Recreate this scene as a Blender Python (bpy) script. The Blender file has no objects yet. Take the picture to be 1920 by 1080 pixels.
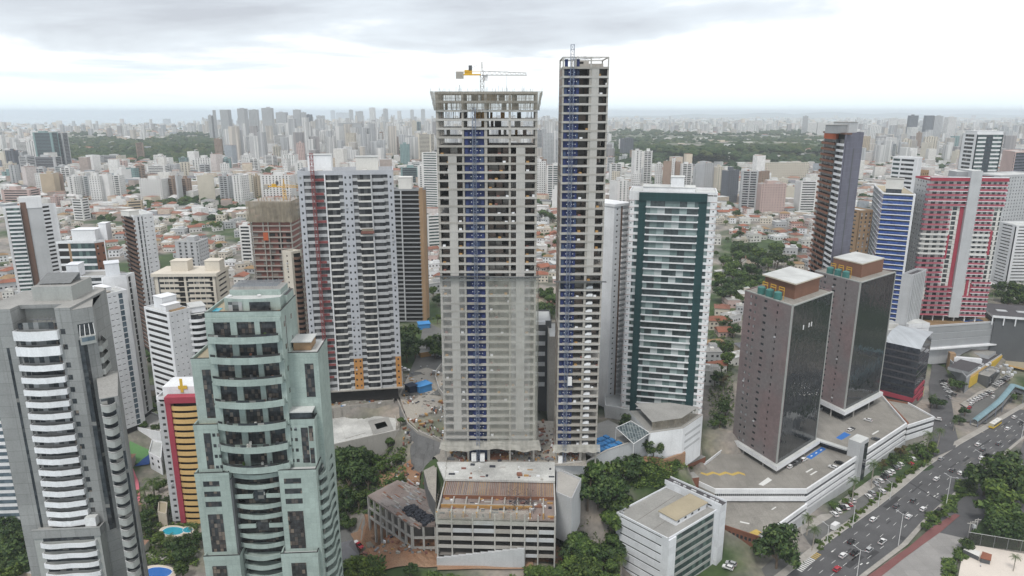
import bpy, math, random
import numpy as np
from mathutils import Vector
R = random.Random(7)
sc = bpy.context.scene
COL = sc.collection
# ------------------------------------------------------------ camera, sky, sun, exposure
HC = 160.0; F = 1296.0; PIT = math.atan(331 / F); CP, SP = math.cos(PIT), math.sin(PIT)
cam = bpy.data.cameras.new('Camera'); cam.sensor_width = 36; cam.lens = F / 1920 * 36
cam.clip_start = 1; cam.clip_end = 120000
co = bpy.data.objects.new('Camera', cam); COL.objects.link(co)
co.location = (0, 0, HC); co.rotation_euler = (math.radians(90) - PIT, 0, 0)
sc.camera = co
sc.view_settings.view_transform = 'Standard'; sc.view_settings.look = 'None'
sc.view_settings.exposure = 0.58; sc.view_settings.gamma = 1
SUN_EL, SUN_AZ = math.radians(58), math.radians(205)     # azimuth clockwise from +Y
sun = bpy.data.lights.new('Sun', 'SUN'); sun.energy = 1.5; sun.angle = math.radians(11); sun.color = (1, .97, .92)
so = bpy.data.objects.new('Sun', sun); COL.objects.link(so)
sdir = Vector((math.sin(SUN_AZ) * math.cos(SUN_EL), math.cos(SUN_AZ) * math.cos(SUN_EL), math.sin(SUN_EL)))
so.rotation_euler = sdir.to_track_quat('Z', 'Y').to_euler(); so.location = (0, 0, 400)
W = bpy.data.worlds.new('World'); sc.world = W; W.use_nodes = True
nt = W.node_tree; nt.nodes.clear()
def N(t, kind, **kw):
    n = t.nodes.new(kind)
    for k, v in kw.items(): setattr(n, k, v)
    return n
def L(t, a, b): t.links.new(a, b)
def world_nodes():
    t = nt
    out = N(t, 'ShaderNodeOutputWorld')
    sky = N(t, 'ShaderNodeTexSky', sky_type='NISHITA'); sky.sun_disc = False
    sky.sun_elevation = SUN_EL; sky.sun_rotation = SUN_AZ
    bs = N(t, 'ShaderNodeBackground'); bs.inputs[1].default_value = .1
    L(t, sky.outputs[0], bs.inputs[0])
    tc = N(t, 'ShaderNodeTexCoord'); sx = N(t, 'ShaderNodeSeparateXYZ'); L(t, tc.outputs['Generated'], sx.inputs[0])
    def m(op, a, b=None, c=None, cl=False):
        n = N(t, 'ShaderNodeMath', operation=op, use_clamp=cl)
        for i, v in enumerate((a, b, c)):
            if v is None: continue
            if hasattr(v, 'is_linked') or hasattr(v, 'node'): L(t, v, n.inputs[i])
            else: n.inputs[i].default_value = v
        return n.outputs[0]
    z = m('ADD', m('MAXIMUM', sx.outputs[2], 0), .07)
    px = m('DIVIDE', sx.outputs[0], z); pyy = m('DIVIDE', sx.outputs[1], z)
    cb = N(t, 'ShaderNodeCombineXYZ'); L(t, px, cb.inputs[0]); L(t, pyy, cb.inputs[1])
    n1 = N(t, 'ShaderNodeTexNoise'); n1.inputs['Scale'].default_value = .42; n1.inputs['Detail'].default_value = 9
    n1.inputs['Roughness'].default_value = .56; n1.inputs['Distortion'].default_value = .35
    mp = N(t, 'ShaderNodeMapping'); mp.inputs['Location'].default_value = (3.1, 1.7, 0); L(t, cb.outputs[0], mp.inputs[0]); L(t, mp.outputs[0], n1.inputs[0])
    # grey banks hang high over the left and middle, thin out to the right and down to the horizon
    az = m('DIVIDE', sx.outputs[0], m('MAXIMUM', sx.outputs[1], .05))
    side = m('MULTIPLY', m('SUBTRACT', .06, az), .32)
    up = m('MULTIPLY', m('SUBTRACT', sx.outputs[2], .085), 2.6)
    up = m('MINIMUM', m('MAXIMUM', up, -.35), .12)
    s = m('ADD', m('ADD', n1.outputs[0], m('MINIMUM', m('MAXIMUM', side, -.2), .09)), up)
    cr = N(t, 'ShaderNodeValToRGB'); L(t, s, cr.inputs[0])
    e = cr.color_ramp.elements
    e[0].position = .475; e[0].color = (1.0, 1.0, 1.0, 1)
    e[1].position = .76; e[1].color = (.50, .525, .57, 1)
    k = e.new(.575); k.color = (.70, .75, .80, 1)
    # a breath of blue low over the sea
    hz = N(t, 'ShaderNodeMapRange'); hz.inputs[1].default_value = 0; hz.inputs[2].default_value = .07
    hz.inputs[3].default_value = 1; hz.inputs[4].default_value = 0; L(t, sx.outputs[2], hz.inputs[0])
    mx = N(t, 'ShaderNodeMix', data_type='RGBA'); L(t, hz.outputs[0], mx.inputs[0])
    L(t, cr.outputs[0], mx.inputs[6]); mx.inputs[7].default_value = (.80, .93, 1.0, 1)
    bc = N(t, 'ShaderNodeBackground'); L(t, mx.outputs[2], bc.inputs[0]); bc.inputs[1].default_value = .84
    ms = N(t, 'ShaderNodeMixShader'); ms.inputs[0].default_value = .93
    L(t, bs.outputs[0], ms.inputs[1]); L(t, bc.outputs[0], ms.inputs[2]); L(t, ms.outputs[0], out.inputs[0])
world_nodes()
sc.cycles.max_bounces = 6; sc.cycles.diffuse_bounces = 3; sc.cycles.glossy_bounces = 3
sc.cycles.transparent_max_bounces = 12; sc.cycles.volume_bounces = 1; sc.cycles.transmission_bounces = 2
sc.cycles.use_denoising = True
# ------------------------------------------------------------ pixel <-> world (photo pixels 1920 x 1080)
def ray(px, py):
    a, v = (px - 960) / F, (540 - py) / F
    return a, CP + v * SP, v * CP - SP
def gp(px, py, z):
    r = ray(px, py); t = (z - HC) / r[2]; return (r[0] * t, r[1] * t)
def yp(px, py, Y):
    r = ray(px, py); t = Y / r[1]; return (r[0] * t, HC + r[2] * t)
def proj(x, y, z):
    z = z - HC; d = y * CP - z * SP; v = z * CP + y * SP
    return 960 + F * x / d, 540 - F * v / d
# ------------------------------------------------------------ terrain
CTRL = [(1490,1075,-11),(1560,1000,-11),(1640,935,-11),(1700,1010,-11),(1640,1078,-11),(1790,940,-11),(1900,1000,-11),(1900,880,-11),
 (1900,790,-11),(1900,740,-11),(1760,830,-11),(1760,740,-10),(1780,690,-6),(1900,690,-6),(1860,640,6),(1780,640,6),(1700,640,4),
 (1850,580,24),(1760,600,20),(1900,560,24),(1650,640,2),(1440,920,-9),(1530,900,-11),(1600,800,-10),(1350,950,-10),(1300,1060,-11),
 (1200,1075,-10),(1330,880,-2),(1290,870,3),(1380,620,18),(1400,560,20),(1350,700,15),(1450,520,20),(1450,450,22),(1360,800,9),
 (1180,790,20),(1300,800,19),(1240,835,19),(1200,850,21),(1140,820,27),(1085,870,28),(830,860,30),(1000,860,30),(920,780,30),
 (780,790,28),(760,700,28),(820,650,28),(790,620,28),(660,750,31),(740,745,29),(700,800,24),(640,850,12),(700,880,13),(770,900,16),
 (690,962,12),(735,1005,12.5),(772,1026,12.5),(700,1030,10),(820,1060,10),(1000,1050,10),(1060,1040,5),(1100,950,8),(1150,900,12),(1100,1070,-8),(660,1020,0),
 (700,1070,-5),(250,800,-11),(270,900,-11),(330,995,-11),(300,1070,-11),(20,1000,-11),(350,1075,-11),(600,1078,-9),(250,740,-8),
 (220,770,4),(380,700,-2),(330,760,-9),(500,700,10),(100,480,22),(300,480,24),(450,480,26),(450,430,28),(200,420,26),(1020,450,26),(1020,520,28),
 (1000,600,28),(1150,500,24),(1160,650,22),(800,560,29),(800,480,28),(60,700,-5)]
CT = [(*gp(a, b, c), c) for a, b, c in CTRL]
for xx in range(-300, 2300, 250):
    CT += [(*gp(xx, 385, 29), 29), (*gp(xx, 330, 33), 33), (*gp(xx, 285, 40), 40), (*gp(xx, 255, 42), 42)]
CT += [(*gp(1300, 270, 62), 62), (*gp(1450, 268, 60), 60), (*gp(300, 275, 48), 48), (*gp(650, 245, 58), 58), (*gp(850, 245, 55), 55),
       (-120, 60, -11), (120, 60, -11), (0, 120, -11), (-250, 120, -11), (280, 120, -11), (0, -60, -11)]
CT = np.array(CT)
def coast(az):                       # distance to the shore by bearing (tan of azimuth)
    t = np.clip((az + .35) / .30, 0, 1); t = t * t * (3 - 2 * t)
    return 6900 * (1 - t) + 13500 * t
SEA = -30.0
def tzn(x, y):
    x = np.atleast_1d(np.asarray(x, float)); y = np.atleast_1d(np.asarray(y, float))
    d2 = (x[:, None] - CT[None, :, 0]) ** 2 + (y[:, None] - CT[None, :, 1]) ** 2 + 4
    w = d2 ** -1.9
    z = (w * CT[None, :, 2]).sum(1) / w.sum(1)
    r = np.hypot(x, y); c = coast(x / np.maximum(y, 1))
    return np.where(r > c, SEA - 40, z - np.clip((r - c + 1500) / 1500, 0, 1) * (z - SEA + 2))
def tz(x, y): return float(tzn([x], [y])[0])
def gt(px, py):                      # where the sight line through a photo pixel meets the terrain
    z = 10
    for _ in range(14):
        x, y = gp(px, py, z); z = .5 * z + .5 * tz(x, y)
    return x, y, z
# ------------------------------------------------------------ materials
MATS = {}
def new_mat(name):
    m = bpy.data.materials.new(name); m.use_nodes = True; MATS[name] = m
    t = m.node_tree; b = t.nodes['Principled BSDF']
    return m, t, b
def ramp(t, fac, stops, interp='LINEAR'):
    r = N(t, 'ShaderNodeValToRGB'); r.color_ramp.interpolation = interp
    e = r.color_ramp.elements
    while len(e) > 1: e.remove(e[-1])
    e[0].position = stops[0][0]; e[0].color = (*stops[0][1], 1)
    for p, c in stops[1:]:
        k = e.new(p); k.color = (*c, 1)
    L(t, fac, r.inputs[0]); return r.outputs[0]
def mix(t, fac, a, b, mode='MIX'):
    m = N(t, 'ShaderNodeMix', data_type='RGBA', blend_type=mode)
    for i, v in ((0, fac), (6, a), (7, b)):
        if isinstance(v, (int, float)): m.inputs[i].default_value = v
        elif isinstance(v, tuple): m.inputs[i].default_value = (*v, 1)
        else: L(t, v, m.inputs[i])
    return m.outputs[2]
def noise(t, scale, detail=4, vec=None, rough=.55):
    n = N(t, 'ShaderNodeTexNoise'); n.inputs['Scale'].default_value = scale; n.inputs['Detail'].default_value = detail
    n.inputs['Roughness'].default_value = rough
    if vec is not None: L(t, vec, n.inputs[0])
    return n.outputs[0]
def gpos(t, scale=(1, 1, 1)):
    g = N(t, 'ShaderNodeNewGeometry'); v = N(t, 'ShaderNodeVectorMath', operation='MULTIPLY'); v.inputs[1].default_value = scale
    L(t, g.outputs['Position'], v.inputs[0]); return v.outputs[0]
def mul(c, k): return tuple(min(1, x * k) for x in c)
def paint(name, c, rough=.75, var=.12, streak=.2, tile=None, tilec=.75, grit=.06, metal=0, hue=None):
    """painted or rendered surface: blotches, rain streaks, fine grit, optional panel joints in metres (uv)"""
    m, t, b = new_mat(name)
    n1 = noise(t, .11, 5, gpos(t)); col = ramp(t, n1, [(.3, mul(c, 1 - var)), (.7, mul(c, 1 + var * .6))])
    if hue: col = mix(t, ramp(t, noise(t, .05, 3, gpos(t)), [(.45, (0,)*3), (.62, (1,)*3)]), col, hue)
    if streak:
        n2 = noise(t, .9, 4, gpos(t, (1, 1, .06)))
        f = ramp(t, n2, [(.52, (0,) * 3), (.75, (streak,) * 3)])
        col = mix(t, f, col, mul(c, .5))
    n3 = noise(t, 2.5, 3, gpos(t)); col = mix(t, grit * 3, col, ramp(t, n3, [(.35, mul(c, .6)), (.65, mul(c, 1.25))]))
    if tile:
        uv = N(t, 'ShaderNodeUVMap'); br = N(t, 'ShaderNodeTexBrick'); br.offset = 0
        br.inputs['Scale'].default_value = 1; br.inputs['Brick Width'].default_value = tile[0]; br.inputs['Row Height'].default_value = tile[1]
        br.inputs['Mortar Size'].default_value = tile[2] if len(tile) > 2 else .03
        br.inputs['Color1'].default_value = (1, 1, 1, 1); br.inputs['Color2'].default_value = (.86, .86, .86, 1); br.inputs['Mortar'].default_value = (tilec,) * 3 + (1,)
        br.inputs['Bias'].default_value = 0
        L(t, uv.outputs[0], br.inputs[0]); col = mix(t, 1.0, col, br.outputs[0], 'MULTIPLY')
    L(t, col, b.inputs['Base Color']); b.inputs['Roughness'].default_value = rough; b.inputs['Metallic'].default_value = metal
    b.inputs['Specular IOR Level'].default_value = .3
    return m
def glass(name, stops, rough=.1, cell=(1.5, 1.0), spec=.5, wob=0.0, joint=None, jc=(.25, .25, .25)):
    """window glass: every pane (uv cell) shows its own tone - dark room, curtain, blind"""
    m, t, b = new_mat(name)
    uv = N(t, 'ShaderNodeUVMap'); v = N(t, 'ShaderNodeVectorMath', operation='DIVIDE'); v.inputs[1].default_value = (cell[0], cell[1], 1)
    L(t, uv.outputs[0], v.inputs[0]); fl = N(t, 'ShaderNodeVectorMath', operation='FLOOR'); L(t, v.outputs[0], fl.inputs[0])
    oi = N(t, 'ShaderNodeObjectInfo'); ad = N(t, 'ShaderNodeVectorMath', operation='ADD'); L(t, fl.outputs[0], ad.inputs[0])
    cb = N(t, 'ShaderNodeCombineXYZ'); L(t, oi.outputs['Random'], cb.inputs[2]); L(t, cb.outputs[0], ad.inputs[1])
    wn = N(t, 'ShaderNodeTexWhiteNoise', noise_dimensions='3D'); L(t, ad.outputs[0], wn.inputs[0])
    col = ramp(t, wn.outputs[0], stops, 'CONSTANT')
    n = noise(t, .8, 3, gpos(t)); col = mix(t, .35, col, ramp(t, n, [(.3, (.01,) * 3), (.7, (.12, .13, .14))]), 'MIX')
    if joint:
        br = N(t, 'ShaderNodeTexBrick'); br.offset = 0; br.inputs['Scale'].default_value = 1
        br.inputs['Brick Width'].default_value = joint[0]; br.inputs['Row Height'].default_value = joint[1]; br.inputs['Mortar Size'].default_value = joint[2]
        L(t, uv.outputs[0], br.inputs[0]); col = mix(t, br.outputs['Fac'], col, jc)
    L(t, col, b.inputs['Base Color']); b.inputs['Roughness'].default_value = rough; b.inputs['Specular IOR Level'].default_value = spec
    if wob:
        nz = noise(t, .35, 2, gpos(t, (1, 1, .7))); bp = N(t, 'ShaderNodeBump'); bp.inputs['Strength'].default_value = wob; bp.inputs['Distance'].default_value = 1
        L(t, nz, bp.inputs['Height']); L(t, bp.outputs[0], b.inputs['Normal'])
    return m
def flat(name, c, rough=.6, metal=0, spec=.4):
    m, t, b = new_mat(name)
    n = noise(t, 1.3, 3, gpos(t)); L(t, ramp(t, n, [(.3, mul(c, .85)), (.7, mul(c, 1.1))]), b.inputs['Base Color'])
    b.inputs['Roughness'].default_value = rough; b.inputs['Metallic'].default_value = metal; b.inputs['Specular IOR Level'].default_value = spec
    return m
def carpaint(name, c):
    m, t, b = new_mat(name)
    n = noise(t, 2.0, 2, gpos(t)); L(t, ramp(t, n, [(.3, mul(c, .9)), (.7, c)]), b.inputs['Base Color'])
    b.inputs['Roughness'].default_value = .25; b.inputs['Coat Weight'].default_value = .5; return m
def leafmat(name, c1, c2, c3):
    m, t, b = new_mat(name)
    g = N(t, 'ShaderNodeNewGeometry'); oi = N(t, 'ShaderNodeObjectInfo')
    c = ramp(t, g.outputs['Random Per Island'], [(.0, c1), (.5, c2), (1, c3)])
    tint = ramp(t, oi.outputs['Random'], [(0, (.75, .8, .7)), (.5, (1, 1, 1)), (1, (1.0, .92, .62))])
    L(t, mix(t, 1.0, c, tint, 'MULTIPLY'), b.inputs['Base Color']); b.inputs['Roughness'].default_value = .6; b.inputs['Specular IOR Level'].default_value = .25
    return m
def netmat(name, c, dens, scale=.6):
    """woven safety netting: holes let part of the view through, folds make it denser"""
    m, t, b = new_mat(name)
    out = t.nodes['Material Output']; tr = N(t, 'ShaderNodeBsdfTransparent'); ms = N(t, 'ShaderNodeMixShader')
    n = noise(t, scale, 5, gpos(t, (1, 1, .15))); f = ramp(t, n, [(.3, (dens * .75,) * 3), (.7, (min(1, dens * 1.3),) * 3)])
    n2 = noise(t, .3, 4, gpos(t)); L(t, ramp(t, n2, [(.3, mul(c, .85)), (.7, mul(c, 1.12))]), b.inputs['Base Color'])
    b.inputs['Roughness'].default_value = .9; b.inputs['Specular IOR Level'].default_value = .1
    L(t, f, ms.inputs[0]); L(t, tr.outputs[0], ms.inputs[1]); L(t, b.outputs[0], ms.inputs[2]); L(t, ms.outputs[0], out.inputs[0])
    return m
DK = [(0, (.012, .014, .016)), (.45, (.03, .035, .04)), (.75, (.07, .075, .075)), (.88, (.2, .19, .17)), (.95, (.4, .39, .36))]
DK2 = [(0, (.01, .011, .013)), (.6, (.022, .025, .03)), (.88, (.06, .06, .06)), (.97, (.25, .24, .22))]
glass('window_glass', DK); glass('dark_glass', DK2); glass('shade_room', [(0, (.05, .05, .055)), (.3, (.10, .10, .105)), (.6, (.16, .16, .165)), (.85, (.24, .24, .24))], rough=.4, spec=.2); glass('curtain_glass', [(0, (.03, .035, .04)), (.3, (.1, .11, .11)), (.5, (.3, .31, .31)), (.75, (.5, .52, .53))])
glass('aqua_glass', [(0, (.02, .035, .035)), (.35, (.05, .10, .10)), (.55, (.15, .22, .21)), (.75, (.33, .42, .41)), (.92, (.55, .6, .6))], cell=(3.1, 1))
glass('blue_glass', [(0, (.015, .06, .28)), (.5, (.02, .085, .38)), (.85, (.05, .13, .42))], cell=(3, 1), spec=.3)
glass('mirror_glass', [(0, (.006, .008, .010)), (.5, (.010, .013, .016)), (.9, (.02, .022, .026))], rough=.03, cell=(1.6, 1.6), spec=.7, wob=.12, joint=(1.6, 3.3, .05), jc=(.004, .005, .006))
glass('navy_glass', [(0, (.008, .011, .02)), (.6, (.014, .02, .035)), (.93, (.04, .05, .07))], rough=.08, cell=(1.5, 1.2), joint=(1.5, 3.4, .06), jc=(.05, .055, .07))
glass('grid_glass', [(0, (.06, .085, .095)), (.4, (.10, .13, .14)), (.8, (.17, .20, .2))], rough=.12, cell=(1.2, 1), joint=(1.2, 5, .08), jc=(.3, .33, .33))
glass('office_glass', [(0, (.10, .15, .19)), (.5, (.16, .22, .27)), (.9, (.25, .3, .33))], rough=.15, cell=(2.4, 1))
glass('green_glass', [(0, (.03, .06, .06)), (.5, (.05, .10, .09)), (.85, (.13, .2, .18))], rough=.12, cell=(2, 1))
glass('mullion_glass', [(0, (.012, .011, .012)), (.4, (.035, .03, .03)), (.7, (.10, .075, .06)), (.88, (.22, .17, .13))], cell=(.85, 1.25), joint=(.85, 1.25, .05), jc=(.03, .03, .03))
paint('white_paint', (.72, .73, .745), streak=.28, var=.14); paint('white_tile', (.72, .74, .77), tile=(3, 3, .04), tilec=.88, streak=.12); paint('off_white', (.62, .61, .58))
paint('cream', (.60, .55, .47)); paint('beige', (.55, .49, .40)); paint('lilac_white', (.46, .475, .51), streak=.12); paint('light_grey', (.46, .47, .48))
paint('mid_grey', (.30, .31, .32)); paint('dark_grey', (.10, .105, .11)); paint('slate', (.15, .15, .19), tile=(3.2, 3.2, .06), tilec=1.25, streak=.1)
paint('granite', (.285, .29, .285), tile=(3.6, 3.0, .05), tilec=.62, streak=.42, var=.22); paint('granite_pale', (.34, .35, .335), streak=.3)
paint('mint', (.345, .415, .385), tile=(1.5, 1.5, .03), tilec=.80, streak=.34, var=.16); paint('teal', (.018, .055, .058), tile=(3.0, 3.1, .05), tilec=1.5, streak=.1, rough=.5)
paint('purple_granite', (.235, .178, .178), tile=(1.3, 1.1, .02), tilec=.8, streak=.15, var=.2, hue=(.20, .185, .185)); paint('brick_red', (.20, .085, .055), var=.15); paint('brown_roofbox', (.20, .10, .065), var=.15)
paint('concrete', (.345, .325, .295), var=.2, streak=.35, grit=.1); paint('concrete_pale', (.415, .40, .375), var=.15, streak=.25); paint('concrete_dark', (.20, .185, .17), var=.25, streak=.35)
paint('raw_floor', (.50, .50, .48), var=.5, grit=.12); paint('dirty_slab', (.24, .19, .17), var=.55, grit=.15, hue=(.34, .33, .32)); paint('block_wall', (.33, .26, .22), var=.2, tile=(.5, .25, .03), tilec=.7)
paint('red_brick', (.26, .12, .10), var=.25, tile=(.6, .3, .04), tilec=.75); paint('crimson', (.34, .05, .075), streak=.12); paint('rose', (.36, .10, .13), streak=.1); paint('yellow_wall', (.60, .40, .17))
paint('ochre', (.48, .24, .08)); paint('sun_yellow', (.62, .43, .06)); paint('brown', (.16, .095, .07)); paint('tan', (.33, .22, .13)); paint('rust_brown', (.22, .10, .06)); paint('pale_pink', (.55, .42, .39))
paint('deck', (.27, .255, .23), var=.3, streak=0, grit=.15, tile=(2.5, 5, .06), tilec=.8); paint('roof_grey', (.30, .295, .28), var=.25, streak=0, grit=.12); paint('roof_pale', (.50, .51, .50), var=.25, streak=0)
paint('roof_tan', (.36, .31, .22), var=.15, streak=0); paint('roof_dark', (.075, .07, .075), var=.3, streak=0, grit=.1); paint('roof_tile', (.30, .115, .07), var=.3, streak=0, tile=(.5, .35, .06), tilec=.72)
paint('roof_tile_old', (.25, .11, .075), var=.35, streak=0, tile=(.5, .35, .06), tilec=.7); paint('roof_brown', (.32, .21, .11), var=.3, streak=0, tile=(.5, .35, .06), tilec=.7); paint('metal_roof', (.46, .49, .52), var=.12, streak=0, tile=(1.0, 60, .05), tilec=.85, rough=.45)
paint('asphalt', (.092, .091, .094), var=.3, streak=0, grit=.1); paint('asphalt_old', (.13, .13, .125), var=.3, streak=0, grit=.12); paint('pavement', (.36, .34, .31), var=.2, streak=0, tile=(2, 2, .05)); paint('slab_road', (.28, .27, .26), var=.2, streak=0, tile=(5, 5, .06), tilec=.8)
paint('road_paint', (.66, .66, .64), var=.1, streak=0, grit=.12); paint('yellow_paint', (.50, .36, .10), streak=0, grit=.15); paint('red_path', (.18, .075, .072), streak=0, var=.2); paint('pink_path', (.55, .16, .20), streak=0); paint('court_green', (.10, .22, .08), streak=0); paint('court_blue', (.02, .06, .20), streak=0); paint('sport_cream', (.62, .56, .50), streak=0, var=.08)
paint('blue_paint', (.03, .14, .42), streak=0); paint('tank_green', (.05, .17, .155), streak=.2, rough=.5); paint('tarp_blue', (.06, .25, .55), var=.2, streak=0); paint('soil', (.28, .15, .085), var=.35, streak=0, grit=.2, hue=(.33, .25, .18)); paint('rubble_grey', (.30, .28, .25), var=.4, streak=0, grit=.2, hue=(.42, .38, .32)); paint('shotcrete', (.15, .15, .15), var=.35, streak=.5, grit=.15, hue=(.22, .215, .21))
paint('sky_blue_roof', (.20, .31, .35), var=.15, streak=0, tile=(1, 30, .05)); flat('steel', (.30, .31, .33), .4, .6); flat('white_steel', (.7, .7, .7)); flat('jib_grey', (.33, .32, .31)); flat('crane_yellow', (.62, .36, .03)); flat('hoist_red', (.25, .07, .07)); flat('hoist_blue', (.17, .20, .27))
flat('rail_dark', (.03, .03, .03)); flat('tyre', (.02, .02, .02), .9); flat('wood', (.38, .22, .08)); flat('bark', (.12, .09, .065), .9); flat('bark_pale', (.32, .29, .25), .9); flat('black_rubble', (.035, .038, .05), .7); flat('panel_solar', (.16, .165, .165), .5)
paint('hoist_panel', (.024, .036, .125), var=.25, streak=.1, rough=.55); flat('dark_void', (.02, .018, .017), .9)
paint('pool_water', (.03, .30, .40), rough=.05, streak=0, grit=.02); paint('pool_blue', (.03, .13, .40), rough=.05, streak=0, grit=.02)
flat('red_clay', (.42, .10, .04), .8); flat('skin', (.25, .15, .1)); flat('cloth', (.05, .06, .10)); flat('car_glass', (.012, .014, .016), .08, 0, .6); flat('lamp_red', (.4, .02, .02)); flat('lamp_white', (.7, .7, .65), .2)
for nm, c in dict(car_white=(.72, .72, .72), car_black=(.012, .012, .014), car_silver=(.36, .37, .38), car_grey=(.10, .105, .11), car_red=(.38, .015, .03), car_blue=(.04, .08, .2), car_beige=(.5, .45, .33)).items(): carpaint(nm, c)
leafmat('leaf_dark', (.014, .032, .011), (.034, .068, .018), (.078, .115, .032)); leafmat('leaf_mid', (.022, .046, .011), (.055, .10, .022), (.11, .16, .036)); leafmat('leaf_light', (.04, .07, .012), (.08, .13, .024), (.15, .20, .045)); leafmat('palm_leaf', (.018, .04, .01), (.05, .09, .02), (.12, .16, .04)); leafmat('leaf_brown', (.05, .04, .02), (.09, .06, .03), (.06, .08, .02))
netmat('pale_net', (.52, .52, .46), .30); netmat('grey_net', (.29, .26, .21), .48); netmat('sheer_net', (.55, .55, .53), .26); netmat('brown_net', (.30, .26, .20), .72); netmat('fence_net', (.06, .06, .055), .6, 3)
def ground_mat():
    m, t, b = new_mat('ground')
    n1 = noise(t, .012, 6, gpos(t)); n2 = noise(t, .06, 6, gpos(t)); n3 = noise(t, .5, 4, gpos(t))
    green = ramp(t, n2, [(.3, (.022, .045, .014)), (.6, (.05, .085, .022)), (.8, (.10, .12, .04))])
    bare = ramp(t, n2, [(.3, (.11, .105, .10)), (.5, (.22, .20, .18)), (.62, (.30, .26, .22)), (.75, (.17, .16, .15))])
    c = mix(t, ramp(t, n1, [(.44, (0,) * 3), (.56, (1,) * 3)]), green, bare)
    L(t, mix(t, .4, c, ramp(t, n3, [(.3, (.5,) * 3), (.7, (1.3,) * 3)]), 'MULTIPLY'), b.inputs['Base Color']); b.inputs['Roughness'].default_value = .95
ground_mat()
def house_mat(name, stops, rough=.8):
    """one plaster / tile material whose colour differs from house to house (island by island)"""
    m, t, b = new_mat(name); g = N(t, 'ShaderNodeNewGeometry'); oi = N(t, 'ShaderNodeObjectInfo')
    a = N(t, 'ShaderNodeMath', operation='ADD'); L(t, g.outputs['Random Per Island'], a.inputs[0]); L(t, oi.outputs['Random'], a.inputs[1])
    fr = N(t, 'ShaderNodeMath', operation='FRACT'); L(t, a.outputs[0], fr.inputs[0])
    c = ramp(t, fr.outputs[0], stops, 'CONSTANT'); n = noise(t, .35, 5, gpos(t))
    L(t, mix(t, .5, c, ramp(t, n, [(.3, (.6,) * 3), (.7, (1.25,) * 3)]), 'MULTIPLY'), b.inputs['Base Color']); b.inputs['Roughness'].default_value = rough
house_mat('far_wall', [(0, (.62, .61, .58)), (.3, (.70, .70, .69)), (.5, (.48, .46, .44)), (.62, (.52, .44, .36)), (.72, (.60, .52, .42)), (.8, (.36, .30, .27)), (.88, (.55, .50, .48)), (.95, (.3, .33, .36))])
house_mat('far_roof', [(0, (.26, .12, .08)), (.18, (.20, .095, .07)), (.30, (.40, .39, .38)), (.5, (.22, .215, .21)), (.66, (.27, .16, .11)), (.74, (.52, .51, .50)), (.9, (.15, .15, .16))])
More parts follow.
